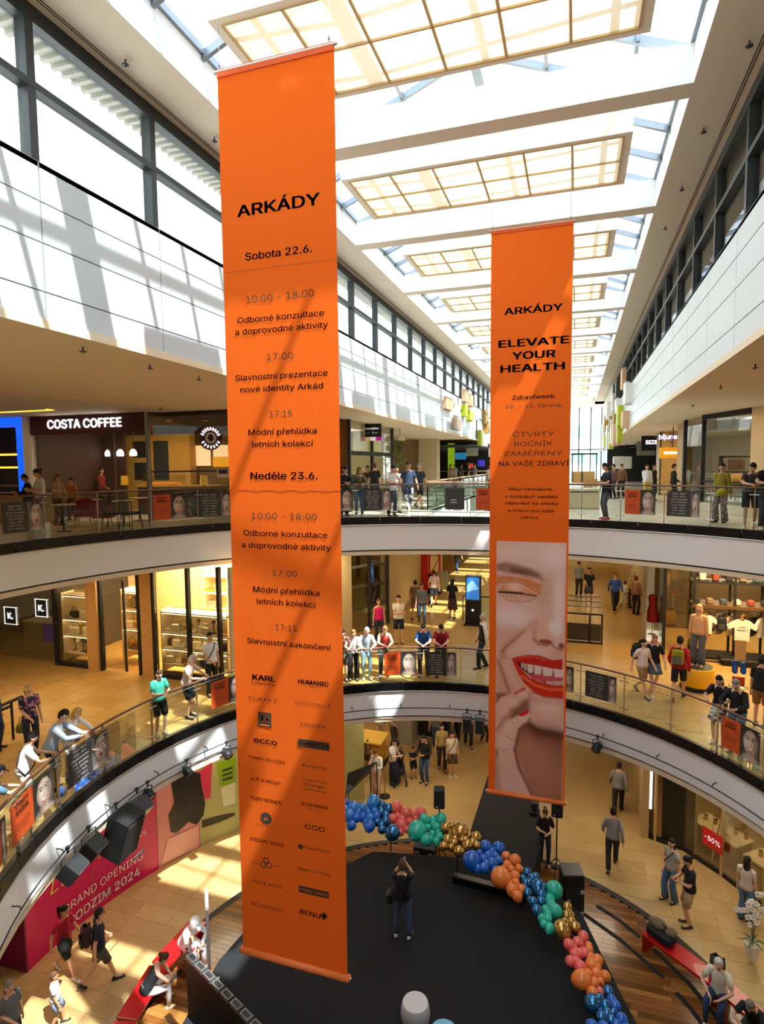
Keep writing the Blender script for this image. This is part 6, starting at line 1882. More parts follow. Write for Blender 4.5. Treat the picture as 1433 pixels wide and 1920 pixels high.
t = thing('light_column', 'white glowing light column in front of the dark shop panel', 'light', (2.28, 18.95, 0))
obj('case', MB().box(-.06, .1, -.1, .1, 0, 3.5), mat('column_case', '#5a4a34', .5), t); obj('tube', MB().box(-.03, .05, -.13, -.10, .9, 3.4), mat('tube_glow', '#fff8ea', .5, emit=2.5), t)
t = thing('discount_sign', 'red discount sign reading minus fifty per cent in the shop window', 'sign', (3.73, 17.72, .95))
sa = atan2(17.4 - 18.2, 4.05 - 3.4)
obj('panel', MB().obox((0, -.1, 0), .62, .02, .5, sa), mat('discount_red', '#c01a1e', .5, emit=.1), t)
nrm = Vector((sin(sa), -cos(sa), 0))
text('lettering', '-50%', sign_white, t, Vector((0, -.1, 0)) + nrm * .02, (cos(sa), sin(sa), 0), (0, 0, 1), .26)
obj('wire', MB().tube([(0, -.1, .25), (0, -.1, 2.6)], .006, 4), steel, t)
for k, (x, y, lab) in enumerate(((4.15, 18.6, 'long pale display table in the shop window behind the discount sign'), (5.2, 17.2, 'pale display table with goods in the shop window behind the person in dungarees'))):
    t = thing('display_table', lab, 'table', (x, y, 0), sa)
    obj('top', MB().rbox((0, 0, .72), 1.5, .75, .06, .01), mat('display_top', '#e7d3a6', .5), t); obj('skirt', MB().box(-.7, .7, -.32, .32, 0, .69), mat('display_side', '#b98c4e', .6), t)
    for j in range(5):
        g = thing('candle_jar', ORD[j] + (' brass candle jar from the left on the table behind the discount sign', ' brass candle jar from the left on the table behind the dungarees')[k], 'jar', (x - .5 * cos(sa) + j * .22, y - .5 * sin(sa) + j * .22 * sin(sa), .75), 0, 'jars on the pale display tables')
        obj('glass', MB().lathe([(.05, 0), (.06, .06), (.05, .13)], 8), goods_m[2], g, True); obj('lid', MB().lathe([(.052, .13), (.05, .16)], 8), goods_m[3], g)
t = thing('window_brace', 'white leaning wooden display ladder behind the shop glass', 'display stand', (4.1, 18.0, 0))
obj('rail', MB().tube([(-.3, 0, .1), (.1, 0, 2.6)], .025, 6), shelf_mat, t); obj('rail', MB().tube([(.2, .3, .1), (-.1, .3, 2.6)], .025, 6), shelf_mat, t)
for z in (.6, 1.2, 1.8): obj('rung', MB().tube([(-.25 + z * .15, 0, z), (.15 - z * .1, .3, z)], .015, 5), shelf_mat, t)
area('window_shop_light', (5.0, 18.4, 3.5), 1.8, 70, (1, .74, .4))

# cafe at the far side of the ground floor
w = struct('wall_far_ground')
obj('cafe_back', MB().box(-13, -6.6, 25.5, 25.7, 0, 3.62), mat('cafe_wall', '#8a5f22', .7), w)
obj('far_wall', MB().box(-6.6, 2.3, 36, 36.2, 0, 3.62), mat('far_ground_wall', '#b79a68', .7), w)
obj('pier', MB().box(-6.75, -6.15, 22.4, 25.6, 0, 3.62), mat('pier_grey', '#a39b8b', .6), w)
obj('pier', MB().box(-6.1, -5.3, 23.4, 25.6, 0, 3.62), mat('pier_dark', '#1c1814', .5), w)
obj('side_wall', MB().box(-5.3, -5.1, 25.6, 36, 0, 3.62), mat('far_ground_wall', '#b79a68'), w)
t = thing('cafe_counter', 'yellow lit cafe counter at the far side of the ground floor', 'counter', (-8.0, 20.6, 0))
obj('body', MB().box(-1.6, 1.2, -.4, .4, 0, 1.0), mat('cafe_yellow', '#c88f1c', .5), t); obj('top', MB().box(-1.7, 1.3, -.5, .5, 1.0, 1.06), mat('cafe_top', '#e0b245', .4, emit=.15), t)
obj('black_edge', MB().box(1.25, 1.32, -.5, 2.6, 0, .12), black_m, t)
t = thing('cafe_shelf', 'brown cafe shelf with orange lit goods behind the counter', 'shelf', (-9.2, 24.6, 0))
for z in (.6, 1.2, 1.8, 2.4): obj('shelf', MB().box(-1.5, 1.6, 0, .5, z, z + .05), dark_wood, t)
for x in (-1.5, 0, 1.6): obj('upright', MB().box(x - .04, x + .04, 0, .5, 0, 3.2), dark_wood, t)
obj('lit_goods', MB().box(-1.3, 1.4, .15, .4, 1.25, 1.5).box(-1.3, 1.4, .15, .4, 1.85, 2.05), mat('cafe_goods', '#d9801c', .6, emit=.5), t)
for k, x in enumerate((-8.8, -7.6)):
    t = thing('cafe_pendant', ('white pendant lamp over the cafe counter, nearer the schedule banner', 'white pendant lamp over the cafe counter, nearer the grey pier')[k], 'lamp', (x, 21.4, 2.5))
    obj('shade', MB().lathe([(.16, 0), (.18, .05), (.12, .2), (.03, .26)], 12), mat('pendant_glow', '#ffffff'), t, True); obj('cord', MB().box(-.008, .008, -.008, .008, .26, 1.1), black_m, t)
t = thing('chalk_board', 'large black slanted menu board with white chalk script beside the schedule banner', 'board', (-6.75, 18.2, 0))
a, b, c, d = [at(*p, z) - Vector((-6.75, 18.2, 0)) for p, z in (((648, 1490), .95), ((652, 1450), 1.5), ((706, 1428), 1.5), ((694, 1446), .95))]
q = MB(); th = Vector((0, .03, -.05)); q.add([a, d, c, b, a + th, d + th, c + th, b + th], [(0, 1, 2, 3), (7, 6, 5, 4), (0, 4, 5, 1), (1, 5, 6, 2), (2, 6, 7, 3), (3, 7, 4, 0)])
obj('panel', q, mat('chalk_black', '#16171a', .4), t)
for p, sgn in ((a, 1), (d, 1), (b, 1), (c, 1)): obj('leg', MB().tube([p + th, (p.x, p.y + .05, 0)], .02, 5), black_m, t)
rt = (d - a).normalized(); up = (b - a).normalized(); ctr = (a + b + c + d) / 4 + rt.cross(up).normalized() * .02
text('lettering', 'Nouveau', ink_w, t, ctr, rt, up, .2, shear=.3)
p = at(747, 1466, 0)
t = thing('stroller', 'dark blue folding baby stroller beside the person in a long navy skirt', 'stroller', (p.x, p.y, 0), .5)
obj('seat', MB().obox((0, 0, .5), .42, .5, .1, 0, .3).obox((0, .25, .72), .42, .08, .5, 0, -.3), mat('stroller_navy', '#1a2233', .8), t)
obj('canopy', MB().ball((0, .1, .95), .26, .3, .16, 10, 6), mat('stroller_navy'), t, True)
for x in (-.22, .22):
    obj('frame', MB().tube([(x, -.35, .1), (x, .3, .95), (x, .5, 1.05)], .016, 5).tube([(x, .4, .1), (x, -.1, .6)], .016, 5), black_m, t)
    for y in (-.35, .4):
        me = MB().lathe([(.1, -.02), (.11, 0), (.1, .02)], 12).mesh('wheel'); me.transform(Matrix.Translation((x, y, .11)) @ Matrix.Rotation(pi / 2, 4, 'Y')); obj('wheel', me, black_m, t)
t = thing('round_base_stand', 'black barrier post with round base beside the person in pink trousers', 'stand', at(722, 1494, 0))
obj('base', MB().lathe([(.18, 0), (.18, .03), (.03, .06)], 14), black_m, t); obj('pole', MB().lathe([(.02, .05), (.02, .9)], 8), mat('pole_brass', '#b5803a', .4, metal=.4), t)
area('cafe_light', (-8.6, 22.6, 3.5), 2.0, 90, (1, .66, .26))

# orchid and bag at the right bench
p = at(1392, 1806, .15)
t = thing('orchid', 'tall white orchid with arching stems behind the red bench', 'plant', (p.x + .25, p.y + .25, .15))
obj('pot', MB().lathe([(.12, 0), (.16, .3), (.17, .34), (.15, .34)], 14), mat('orchid_pot', '#d9d3c8', .5), t)
random.seed(13)
tips = [(-.22, .0, 1.15), (.12, .1, 1.55), (.2, -.1, 1.3), (-.1, -.1, 1.45)]
sp = []
for (x, y, z) in tips:
    path = [(0, 0, .3), (x * .2, y * .2, z * .6), (x * .7, y * .7, z * .95), (x * 1.5, y * 1.5, z * .92)]
    obj('stem', MB().tube(path, .008, 5), mat('orchid_stem', '#5f6d3a', .6), t)
    sp += [Vector(path[1]) * (1 - k) + Vector(path[2]) * k for k in (.2, .6)] + [Vector(path[2]) * (1 - k) + Vector(path[3]) * k for k in (0, .35, .7, 1)]
for c in sp:
    q = MB()
    for k in range(5):
        a = k * 1.257 + rnd(0, .5); q.ball((c.x + .045 * cos(a), c.y - .01, c.z + .045 * sin(a)), .038, .012, .032, 6, 4)
    obj('blossom', q, mat('orchid_white', '#f6f2ee', .6), t, True)
q = MB()
for k in range(6):
    a = k * 1.05; q.add([(0, 0, .34), (.12 * cos(a - .3), .12 * sin(a - .3), .42), (.34 * cos(a), .34 * sin(a), .36), (.12 * cos(a + .3), .12 * sin(a + .3), .42)], [(0, 1, 2, 3)])
obj('leaves', q, mat('orchid_leaf', '#3f5a2a', .5), t)
p = Vector((1.99, 13.92, .6))
t = thing('travel_bag', 'black bag with a flower patterned jacket lying on the red bench', 'bag', (p.x, p.y, .6), -.7)
obj('body', MB().rbox((0, 0, .13), .62, .34, .26, .07), black_m, t); obj('handle', MB().tube([(-.15, 0, .25), (-.1, 0, .36), (.1, 0, .36), (.15, 0, .25)], .018, 6), black_m, t)
obj('jacket', MB().ball((-.1, .02, .3), .22, .16, .09, 10, 6).ball((.2, .05, .27), .14, .13, .08, 10, 6), mat('jacket_floral', '#6b5a45', .9, noise=.6, nscale=25), t, True)
# ------------------------------------------------------------------ people
tmp_scene = bpy.data.scenes.new('tmp')
V3 = Vector


def ik(a, c, la, lb, pole):
    """Middle joint of a two-bone limb."""
    d = c - a; L = min(d.length, (la + lb) * .999); d.normalize()
    x = (la * la - lb * lb + L * L) / (2 * L); h = sqrt(max(0, la * la - x * x))
    p = V3(pole); p = p - d * p.dot(d)
    p.normalize()
    return a + d * x + p * h, a + d * L


def pose_joints(pose):
    J = {}
    lean, twist, hp = 0.0, 0.0, 0.0
    pel = V3((0, 0, .97)); an = {1: V3((.10, 0, .085)), -1: V3((-.10, .02, .085))}; toe = {1: 0.15, -1: -0.15}; lift = {1: 0, -1: 0}
    wr = {1: V3((.225, .05, .84)), -1: V3((-.225, .05, .84))}; pole = {1: V3((.5, -1, -.2)), -1: V3((-.5, -1, -.2))}
    kp = {1: V3((.1, 1, 0)), -1: V3((-.1, 1, 0))}
    if pose == 'walk':
        an = {1: V3((.07, .30, .085)), -1: V3((-.08, -.34, .17))}; lift = {1: 0, -1: -.7}; pel.z = .935; lean = .06
        wr = {1: V3((.26, -.12, .86)), -1: V3((-.26, .22, .90))}
    elif pose == 'step':
        an = {1: V3((.09, -.12, .10)), -1: V3((-.09, .16, .085))}; lift = {1: -.25, -1: 0}; pel.z = .955; wr = {1: V3((.24, .12, .86)), -1: V3((-.25, -.04, .84))}
    elif pose == 'lean':
        lean = .36; hp = .35; pel = V3((0, -.10, .955)); an = {1: V3((.11, -.06, .085)), -1: V3((-.11, -.20, .10))}
        wr = {1: V3((.07, .46, 1.135)), -1: V3((-.07, .47, 1.135))}; pole = {1: V3((1, -.3, -.45)), -1: V3((-1, -.3, -.45))}
    elif pose == 'lean2':
        lean = .26; hp = .25; pel = V3((0, -.06, .96)); wr = {1: V3((.16, .42, 1.13)), -1: V3((-.13, .44, 1.135))}; pole = {1: V3((1, -.5, -.5)), -1: V3((-1, -.5, -.5))}
    elif pose == 'cross':
        wr = {1: V3((-.08, .23, 1.16)), -1: V3((.09, .21, 1.13))}; pole = {1: V3((1, -.2, -.5)), -1: V3((-1, -.2, -.5))}
    elif pose == 'phone':
        hp = .35; wr = {1: V3((.05, .30, 1.16)), -1: V3((-.08, .27, 1.12))}; pole = {1: V3((.8, -.5, -.6)), -1: V3((-.8, -.5, -.6))}
    elif pose == 'photo':
        hp = .05; an[1].x = .15; an[-1].x = -.15; wr = {1: V3((.07, .26, 1.50)), -1: V3((-.07, .26, 1.49))}; pole = {1: V3((.6, 0, -1)), -1: V3((-.6, 0, -1))}
    elif pose == 'wait':
        an = {1: V3((.11, .06, .085)), -1: V3((-.10, -.05, .085))}; wr = {1: V3((.06, .22, .98)), -1: V3((-.25, -.02, .85))}
    elif pose == 'sit':
        pel = V3((0, 0, .56)); lean = .14; hp = .2; an = {1: V3((.12, .46, .085)), -1: V3((-.12, .40, .085))}; wr = {1: V3((.12, .34, .64)), -1: V3((-.12, .34, .64))}; pole = {1: V3((1, -.4, 0)), -1: V3((-1, -.4, 0))}
    elif pose == 'sitlean':
        pel = V3((0, 0, .56)); lean = .55; hp = .45; an = {1: V3((.15, .42, .085)), -1: V3((-.15, .44, .085))}; wr = {1: V3((.05, .50, .66)), -1: V3((-.05, .50, .64))}; pole = {1: V3((1, -.2, .2)), -1: V3((-1, -.2, .2))}
    R = Matrix.Rotation(-lean, 3, 'X')
    up = lambda x, y, z: pel + R @ V3((x, y, z))
    J['pel'] = pel; J['waist'] = up(0, .005, .13); J['chest'] = up(0, .01, .32); J['upper'] = up(0, 0, .43)
    J['neck'] = up(0, .005, .50)
    R2 = Matrix.Rotation(-(lean * .4 + hp), 3, 'X')
    J['R2'] = R2
    hd = lambda x, y, z: J['neck'] + R2 @ V3((x, y, z))
    J['hd'] = hd
    J['h0'], J['h1'], J['h2'] = hd(0, .02, .09), hd(0, .02, .17), hd(0, .005, .255)
    for s in (1, -1):
        J['sh', s] = up(.158 * s, -.005, .42); J['col', s] = up(.09 * s, 0, .44)
        el, w = ik(J['sh', s], wr[s], .285, .255, pole[s]); J['el', s], J['wr', s] = el, w
        J['hip', s] = pel + V3((.09 * s, 0, -.04))
        kn, a = ik(J['hip', s], an[s], .445, .42, kp[s]); J['kn', s], J['an', s] = kn, a
        J['toe', s] = a + V3((toe[s] * .13, .14 * cos(lift[s]), -.055 + .14 * sin(lift[s])))
        J['heel', s] = a + V3((-toe[s] * .05, -.05, -.055))
    J['lift'] = lift; J['R'] = R
    return J


def skin_body(J):
    """One continuous body surface grown over the joints, with separate fingers, nose and ears."""
    P, E, Rr = [], [], []
    def add(p, r, parent=None):
        P.append(tuple(p)); Rr.append(r if isinstance(r, tuple) else (r, r)); i = len(P) - 1
        if parent is not None: E.append((parent, i))
        return i
    pel = add(J['pel'], (.12, .10)); wa = add(J['waist'], (.115, .085), pel); ch = add(J['chest'], (.13, .095), wa); up = add(J['upper'], (.10, .075), ch)
    ne = add(J['neck'], .052, up); ne2 = add(J['hd'](0, .012, .05), .05, ne)
    h0 = add(J['h0'], (.066, .074), ne2); h1 = add(J['h1'], (.077, .092), h0); h2 = add(J['h2'], (.055, .066), h1)
    nb = add(J['hd'](0, .108, .145), .013, h1); add(J['hd'](0, .122, .128), .012, nb)
    for s in (1, -1):
        add(J['hd'](.092 * s, -.002, .145), .016, h1)
        c = add(J['col', s], .065, up); sh = add(J['sh', s], .058, c); m = add((J['sh', s] + J['el', s]) / 2, .048, sh)
        el = add(J['el', s], .040, m); m2 = add(J['el', s].lerp(J['wr', s], .35), .040, el); w = add(J['wr', s], .026, m2)
        d = (J['wr', s] - J['el', s]).normalized()
        side = d.cross(V3((s, .2, 0))); side = side.normalized() if side.length > .1 else V3((0, 1, 0))
        pn = d.cross(side).normalized() * -s
        pa = add(J['wr', s] + d * .05, (.034, .022), w)
        for k, (o, ln) in enumerate(((-.027, .068), (-.009, .078), (.009, .074), (.026, .058))):
            b = add(J['wr', s] + d * .092 + side * o, .0098, pa)
            c1 = add(J['wr', s] + d * (.092 + ln * .5) + side * o * 1.15 + pn * .008, .0088, b); add(J['wr', s] + d * (.092 + ln * .86) + side * o * 1.2 + pn * .03, .0075, c1)
        tb = add(J['wr', s] + d * .045 - side * .038 + pn * .012, .0115, pa); add(J['wr', s] + d * .085 - side * .055 + pn * .026, .009, tb)
        hi = add(J['hip', s], .085, pel); t1 = add(J['hip', s].lerp(J['kn', s], .5), .072, hi); kn = add(J['kn', s], .052, t1)
        c1 = add(J['kn', s].lerp(J['an', s], .32), .054, kn); a = add(J['an', s], .036, c1); add(J['toe', s], .026, a)
    me = bpy.data.meshes.new('body'); me.from_pydata(P, E, [])
    o = bpy.data.objects.new('b', me); tmp_scene.collection.objects.link(o)
    md = o.modifiers.new('s', 'SKIN'); md.use_smooth_shade = True; md.branch_smoothing = .3
    for i, v in enumerate(me.skin_vertices[0].data): v.radius = Rr[i]; v.use_root = (i == 0)
    sb = o.modifiers.new('u', 'SUBSURF'); sb.levels = 1; sb.render_levels = 1
    vl = tmp_scene.view_layers[0]; vl.update(); dg = vl.depsgraph
    out = bpy.data.meshes.new_from_object(o.evaluated_get(dg)); out.name = 'body'
    bpy.data.objects.remove(o)
    out.polygons.foreach_set('use_smooth', [True] * len(out.polygons))
    return out


def rings(mb, secs, n=14):
    """Loft of ellipses: (centre, x axis, y axis)."""
    rows = [[c + X * cos(2 * pi * k / n) + Y * sin(2 * pi * k / n) for k in range(n)] for c, X, Y in secs]
    b = len(mb.v)
    for r in rows: mb.v += [tuple(p) for p in r]
    for i in range(len(rows) - 1):
        for k in range(n): mb.f.append((b + i * n + k, b + i * n + (k + 1) % n, b + (i + 1) * n + (k + 1) % n, b + (i + 1) * n + k))
    mb.f.append(tuple(b + k for k in range(n - 1, -1, -1))); mb.f.append(tuple(b + (len(rows) - 1) * n + k for k in range(n)))


def torso(J, kind):
    mb = MB(); R = J['R']; X = lambda r: R @ V3((r, 0, 0)); Y = lambda r: R @ V3((0, r, 0)); pel = J['pel']
    at_ = lambda y, z: pel + R @ V3((0, y, z))
    fem = kind.endswith('_f'); k = kind.replace('_f', '')
    w = (.150, .128, .150) if fem else (.165, .150, .175)
    low = {'long': -.14, 'dress': -.05}.get(k, -.06)
    pts = [(low, w[0] + .022, .142), (.02, w[0] + .016, .140), (.12, w[1] + .010, .120), (.24, w[2] * .97, .118 if not fem else .125), (.34, w[2] + .004, .122), (.405, w[2] * .93, .10), (.455, .105, .08), (.485, .068, .066)]
    if k == 'tank': pts[-2] = (.44, .09, .075); pts[-1] = (.455, .07, .07)
    rings(mb, [(at_(0, z), X(rx), Y(ry)) for z, rx, ry in pts])
    if k != 'tank':
        for s in (1, -1):
            sh, el, wr = J['sh', s], J['el', s], J['wr', s]; st = J['col', s]
            if k in ('sleeve', 'hood'): path = [st, sh, sh.lerp(el, .5), el, el.lerp(wr, .5), wr.lerp(el, .04)]; rr = [.066, .070, .060, .053, .047, .040]
            else: path = [st, sh, sh.lerp(el, .35), sh.lerp(el, .72)]; rr = [.066, .070, .061, .058]
            mb.tube(path, rr, 10)
    if k == 'hood':
        mb.ball(J['hd'](0, -.02, .155), .115, .125, .15, 12, 8)
    return mb


def legs(J, kind):
    mb = MB(); pel = J['pel']
    if kind in ('skirt', 'longskirt', 'midskirt'):
        kz = {'skirt': .62, 'midskirt': .40, 'longskirt': .16}[kind]
        yk = (J['kn', 1].y + J['kn', -1].y) / 2
        rings(mb, [(pel + V3((0, 0, .12)), V3((.125, 0, 0)), V3((0, .095, 0))), (pel + V3((0, 0, -.03)), V3((.166, 0, 0)), V3((0, .135, 0))), (V3((0, yk * .5, .72)), V3((.195, 0, 0)), V3((0, .165, 0))), (V3((0, yk, kz)), V3((.225, 0, 0)), V3((0, .20, 0)))])
        return mb
    rings(mb, [(pel + V3((0, 0, .11)), V3((.125, 0, 0)), V3((0, .092, 0))), (pel, V3((.160, 0, 0)), V3((0, .122, 0))), (pel + V3((0, 0, -.09)), V3((.168, 0, 0)), V3((0, .122, 0))), (pel + V3((0, .0, -.14)), V3((.12, 0, 0)), V3((0, .09, 0)))])
    for s in (1, -1):
        h, k, a = J['hip', s], J['kn', s], J['an', s]
        if kind == 'shorts': path = [h, h.lerp(k, .35), h.lerp(k, .9)]; rr = [.092, .096, .086]
        elif kind == 'wide': path = [h, h.lerp(k, .5), k, k.lerp(a, .5), a + V3((0, 0, -.02))]; rr = [.095, .092, .084, .090, .098]
        elif kind == 'slim': path = [h, h.lerp(k, .5), k, k.lerp(a, .4), a]; rr = [.092, .082, .062, .060, .045]
        else: path = [h, h.lerp(k, .5), k, k.lerp(a, .4), a + V3((0, 0, -.01))]; rr = [.094, .088, .072, .070, .062]
        mb.tube(path, rr, 10)
    return mb


def hair_mesh(J, kind):
    mb = MB(); hd = J['hd']; nu, nv = 16, 10
    rx, ry, rz = .088, .104, .128; cz = .165
    for j in range(nv + 1):
        for i in range(nu):
            p = pi * j / nv; t = 2 * pi * i / nu
            x, y, z = sin(p) * cos(t), sin(p) * sin(t), cos(p)
            front = y > (.25 if z > .12 or kind not in ('long', 'bob') else -.12)
            lim = .34 if front else (-.15 if abs(x) > .55 and y > -.3 else -.62)
            k = 1.0
            if z < lim: k = .80; z = max(z, lim - .15)
            if kind in ('long', 'bob') and not front and z < .1:
                k = 1.04
                drop = (.26 if kind == 'long' else .10) * min(1, (.1 - cos(p)) / .8)
                mb.v.append(tuple(hd(x * rx * 1.08, .01 + y * ry * (1.0 if y < 0 else .6) - .012, cz + max(cos(p), -.75) * rz - drop))); continue
            if kind == 'bald' and z > -.05 and (y > -.5): k = .86
            mb.v.append(tuple(hd(x * rx * k, .008 + y * ry * k, cz + z * rz * (k if kind != 'cap' else k))))
    for j in range(nv):
        for i in range(nu): mb.f.append((j * nu + i, (j + 1) * nu + i, (j + 1) * nu + (i + 1) % nu, j * nu + (i + 1) % nu))
    if kind == 'bun': c = hd(0, -.115, .21); mb.ball(c, .045, .045, .045, 10, 6)
    if kind == 'cap': mb.add([hd(x, y, z) for x, y, z in ((-.07, .08, .215), (.07, .08, .215), (.06, .18, .195), (-.06, .18, .195), (-.07, .08, .205), (.07, .08, .205), (.06, .18, .185), (-.06, .18, .185))], [(0, 1, 2, 3), (7, 6, 5, 4), (0, 4, 5, 1), (1, 5, 6, 2), (2, 6, 7, 3), (3, 7, 4, 0)])
    if kind == 'pony': mb.tube([hd(0, -.10, .22), hd(0, -.16, .17), hd(0, -.15, .03), hd(0, -.13, -.08)], [.03, .034, .03, .012], 8)
    return mb


def shoe_mesh(J, s):
    mb = MB(); a, t, h = J['an', s], J['toe', s], J['heel', s]
    d = (t - a); d.z = t.z - h.z; d = d.normalized(); sd = V3((-d.y, d.x, 0)).normalized(); u = sd.cross(d) * -1
    if u.z < 0: u = -u
    b = h - d * .03 - u * .028
    secs = []
    for (f, w, hh) in ((0, .030, .05), (.03, .040, .085), (.10, .042, .085), (.17, .048, .06), (.225, .044, .045), (.265, .024, .03)):
        c = b + d * f + u * hh / 2; secs.append((c, sd * w, u * hh / 2))
    rings(mb, secs, 10)
    return mb


POSE, MESH = {}, {}


def part_mesh(key, fn, smooth=True):
    if key not in MESH:
        r = fn(); me = r.mesh('m') if isinstance(r, MB) else r
        if smooth: me.polygons.foreach_set('use_smooth', [True] * len(me.polygons))
        me.materials.append(None)
        MESH[key] = me
    return MESH[key]


def face_bits(J):
    hd = J['hd']
    e = lambda s: MB().ball(hd(.034 * s, .098, .165), .014, .006, .008, 8, 5)
    m = MB().ball(hd(0, .099, .094), .024, .008, .0075, 8, 5)
    b = MB()
    for s in (1, -1): b.tube([hd(.052 * s, .09, .182), hd(.034 * s, .102, .187), hd(.016 * s, .102, .183)], .005, 5)
    return e, m, b


SKINS = ['#e3b597', '#d9a582', '#c98f6b', '#8a5a3c']
cmat = lambda c: mat('wear' + c, c, .85, noise=.06, nscale=30)


def pattern_mat(c, c2, sc, stripes=False):
    """Printed cloth in two colours: soft spots or stripes."""
    nm = 'wear%s%s%g%d' % (c, c2, sc, stripes)
    if nm in MATS: return MATS[nm]
    M = mat(nm, c, .85); t = M.node_tree
    tc = t.nodes.new('ShaderNodeTexCoord')
    n = t.nodes.new('ShaderNodeTexWave' if stripes else 'ShaderNodeTexNoise'); n.inputs['Scale'].default_value = sc
    if stripes: n.bands_direction = 'Z'
    r = t.nodes.new('ShaderNodeValToRGB'); r.color_ramp.elements[0].position = .5; r.color_ramp.elements[1].position = .56
    r.color_ramp.elements[0].color = (*lin(c), 1); r.color_ramp.elements[1].color = (*lin(c2), 1)
    t.links.new(tc.outputs['Object'], n.inputs['Vector']); t.links.new(n.outputs[1 if not stripes else 1], r.inputs[0]); t.links.new(r.outputs[0], t.nodes['Principled BSDF'].inputs['Base Color'])
    return M


def spot(px, py, z):
    p = at(px, py, z); return p.x, p.y, z


def rail_spot(level, px, back=.50):
    c, rf, z = (C2, rim2, L2) if level == 2 else (C1, rim1, L1)
    a = rim_angle(c, rf, z + 1.1, px); r = rf(a) + back
    return (c[0] + r * cos(a), c[1] + r * sin(a), z), a


def person(label, pos, face, pose, h, top, bottom, hair, shoes='#2a2a2c', tone=0, rail=None, extra=None, cat='person', name='person', group=None):
    """face: degrees turned from looking at the camera (90 looks to the photo's right)."""
    x, y, z = pos
    if rail is not None: rz = atan2(cos(rail), -sin(rail)) + R_(face)
    else: rz = atan2(x, -y) + R_(face)          # facing (-sin, cos) = towards the camera
    t = thing(name, label, cat, (x, y, z), rz, group)
    k = h / 1.75; t.scale = (k * (1.08 if h < 1.3 else 1), k * (1.08 if h < 1.3 else 1), k)
    J = POSE.setdefault(pose, pose_joints(pose))
    tm = mat('skin_%s' % (tone if isinstance(tone, str) else SKINS[tone]), tone if isinstance(tone, str) else SKINS[tone], .55)
    put = lambda n, key, fn, m: inst(n, part_mesh(key, fn), t, mt=m)
    put('body', ('body', pose), lambda: skin_body(J), tm)
    g = lambda c: c if not isinstance(c, str) else cmat(c)
    put('top', ('top', pose, top[0]), lambda: torso(J, top[0]), g(top[1]))
    put({'skirt': 'skirt', 'midskirt': 'skirt', 'longskirt': 'skirt', 'shorts': 'shorts'}.get(bottom[0], 'trousers'), ('legs', pose, bottom[0]), lambda: legs(J, bottom[0]), g(bottom[1]))
    if hair: put('cap' if hair[0] == 'cap' else 'hair', ('hair', pose, hair[0]), lambda: hair_mesh(J, hair[0]), g(hair[1]))
    for s in (1, -1): put('shoe', ('shoe', pose, s), lambda: shoe_mesh(J, s), g(shoes))
    e, mo, br = face_bits(J)
    for s in (1, -1): put('eye', ('eye', pose, s), lambda: e(s), mat('eye_dark', '#2b211c', .3))
    put('mouth', ('mouth', pose), lambda: mo, mat('lip', '#a8574a', .5)); put('eyebrows', ('brow', pose), lambda: br, g(hair[1]) if hair and hair[0] != 'cap' else mat('brow_dark', '#3a2b22', .8))
    hd = J['hd']
    for x_ in (extra or []):
        if x_ == 'sunglasses':
            put('sunglasses', ('sg', pose), lambda: MB().ball(hd(.034, .104, .165), .026, .010, .020, 8, 5).ball(hd(-.034, .104, .165), .026, .010, .020, 8, 5).tube([hd(-.085, .0, .17), hd(-.06, .09, .17), hd(.06, .09, .17), hd(.085, 0, .17)], .004, 4), mat('sunglass', '#141416', .15))
        elif x_ == 'strap':
            put('shoulder_strap', ('strap', pose), lambda: MB().tube([J['pel'] + J['R'] @ V3(v) for v in ((.19, .02, -.02), (.10, .155, .14), (-.03, .155, .32), (-.11, .06, .47), (-.06, -.12, .36), (.12, -.15, .12), (.19, .02, -.02))], .014, 5), mat('strap_dark', '#1c1c1f', .7))
        elif x_ == 'vest':
            put('vest', ('vest', pose), lambda: torso(J, 'tank').add([], []), mat('vest_black', '#17171b', .8)).scale = (1.06, 1.08, 1.0)
        elif x_ == 'belt_bag':
            put('shoulder_bag', ('bbag', pose), lambda: MB().rbox((.24, .05, .92), .1, .24, .2, .03), mat('bag_black', '#1a191b', .6))
    return t


def carried(name, label, cat, p, rz, build, sc=1.0):
    t = thing(name, label, cat, p, rz); t.scale = (sc,) * 3; build(t); return t


def backpack(par_pos, rz, col, label, col2='#2a2a2a'):
    def b(t):
        obj('body', MB().rbox((0, 0, .23), .30, .17, .46, .06), cmat(col), t); obj('pocket', MB().rbox((0, -.10, .15), .24, .06, .22, .025), cmat(col2), t)
        for s in (-.09, .09): obj('strap', MB().tube([(s, .08, .05), (s, .11, .25), (s * .9, .09, .44)], .016, 5), cmat(col2), t)
    return carried('backpack', label, 'backpack', par_pos, rz, b)


def back_of(t, dz, dy=-.235):
    """Place just behind a person's back."""
    rz = t.rotation_euler[2]; k = t.scale[2]
    return (t.location.x - sin(rz) * dy, t.location.y + cos(rz) * dy, t.location.z + dz * k), rz


def hand_bag(pos, rz, col, label):
    def b(t):
        obj('body', MB().lathe([(.05, 0), (.17, .03), (.19, .14), (.14, .24), (.06, .28)], 12), cmat(col), t, True); obj('handle', MB().tube([(-.1, 0, .24), (-.07, 0, .42), (.07, 0, .42), (.1, 0, .24)], .012, 6), cmat(col), t)
    return carried('handbag', label, 'handbag', pos, rz, b, .8)


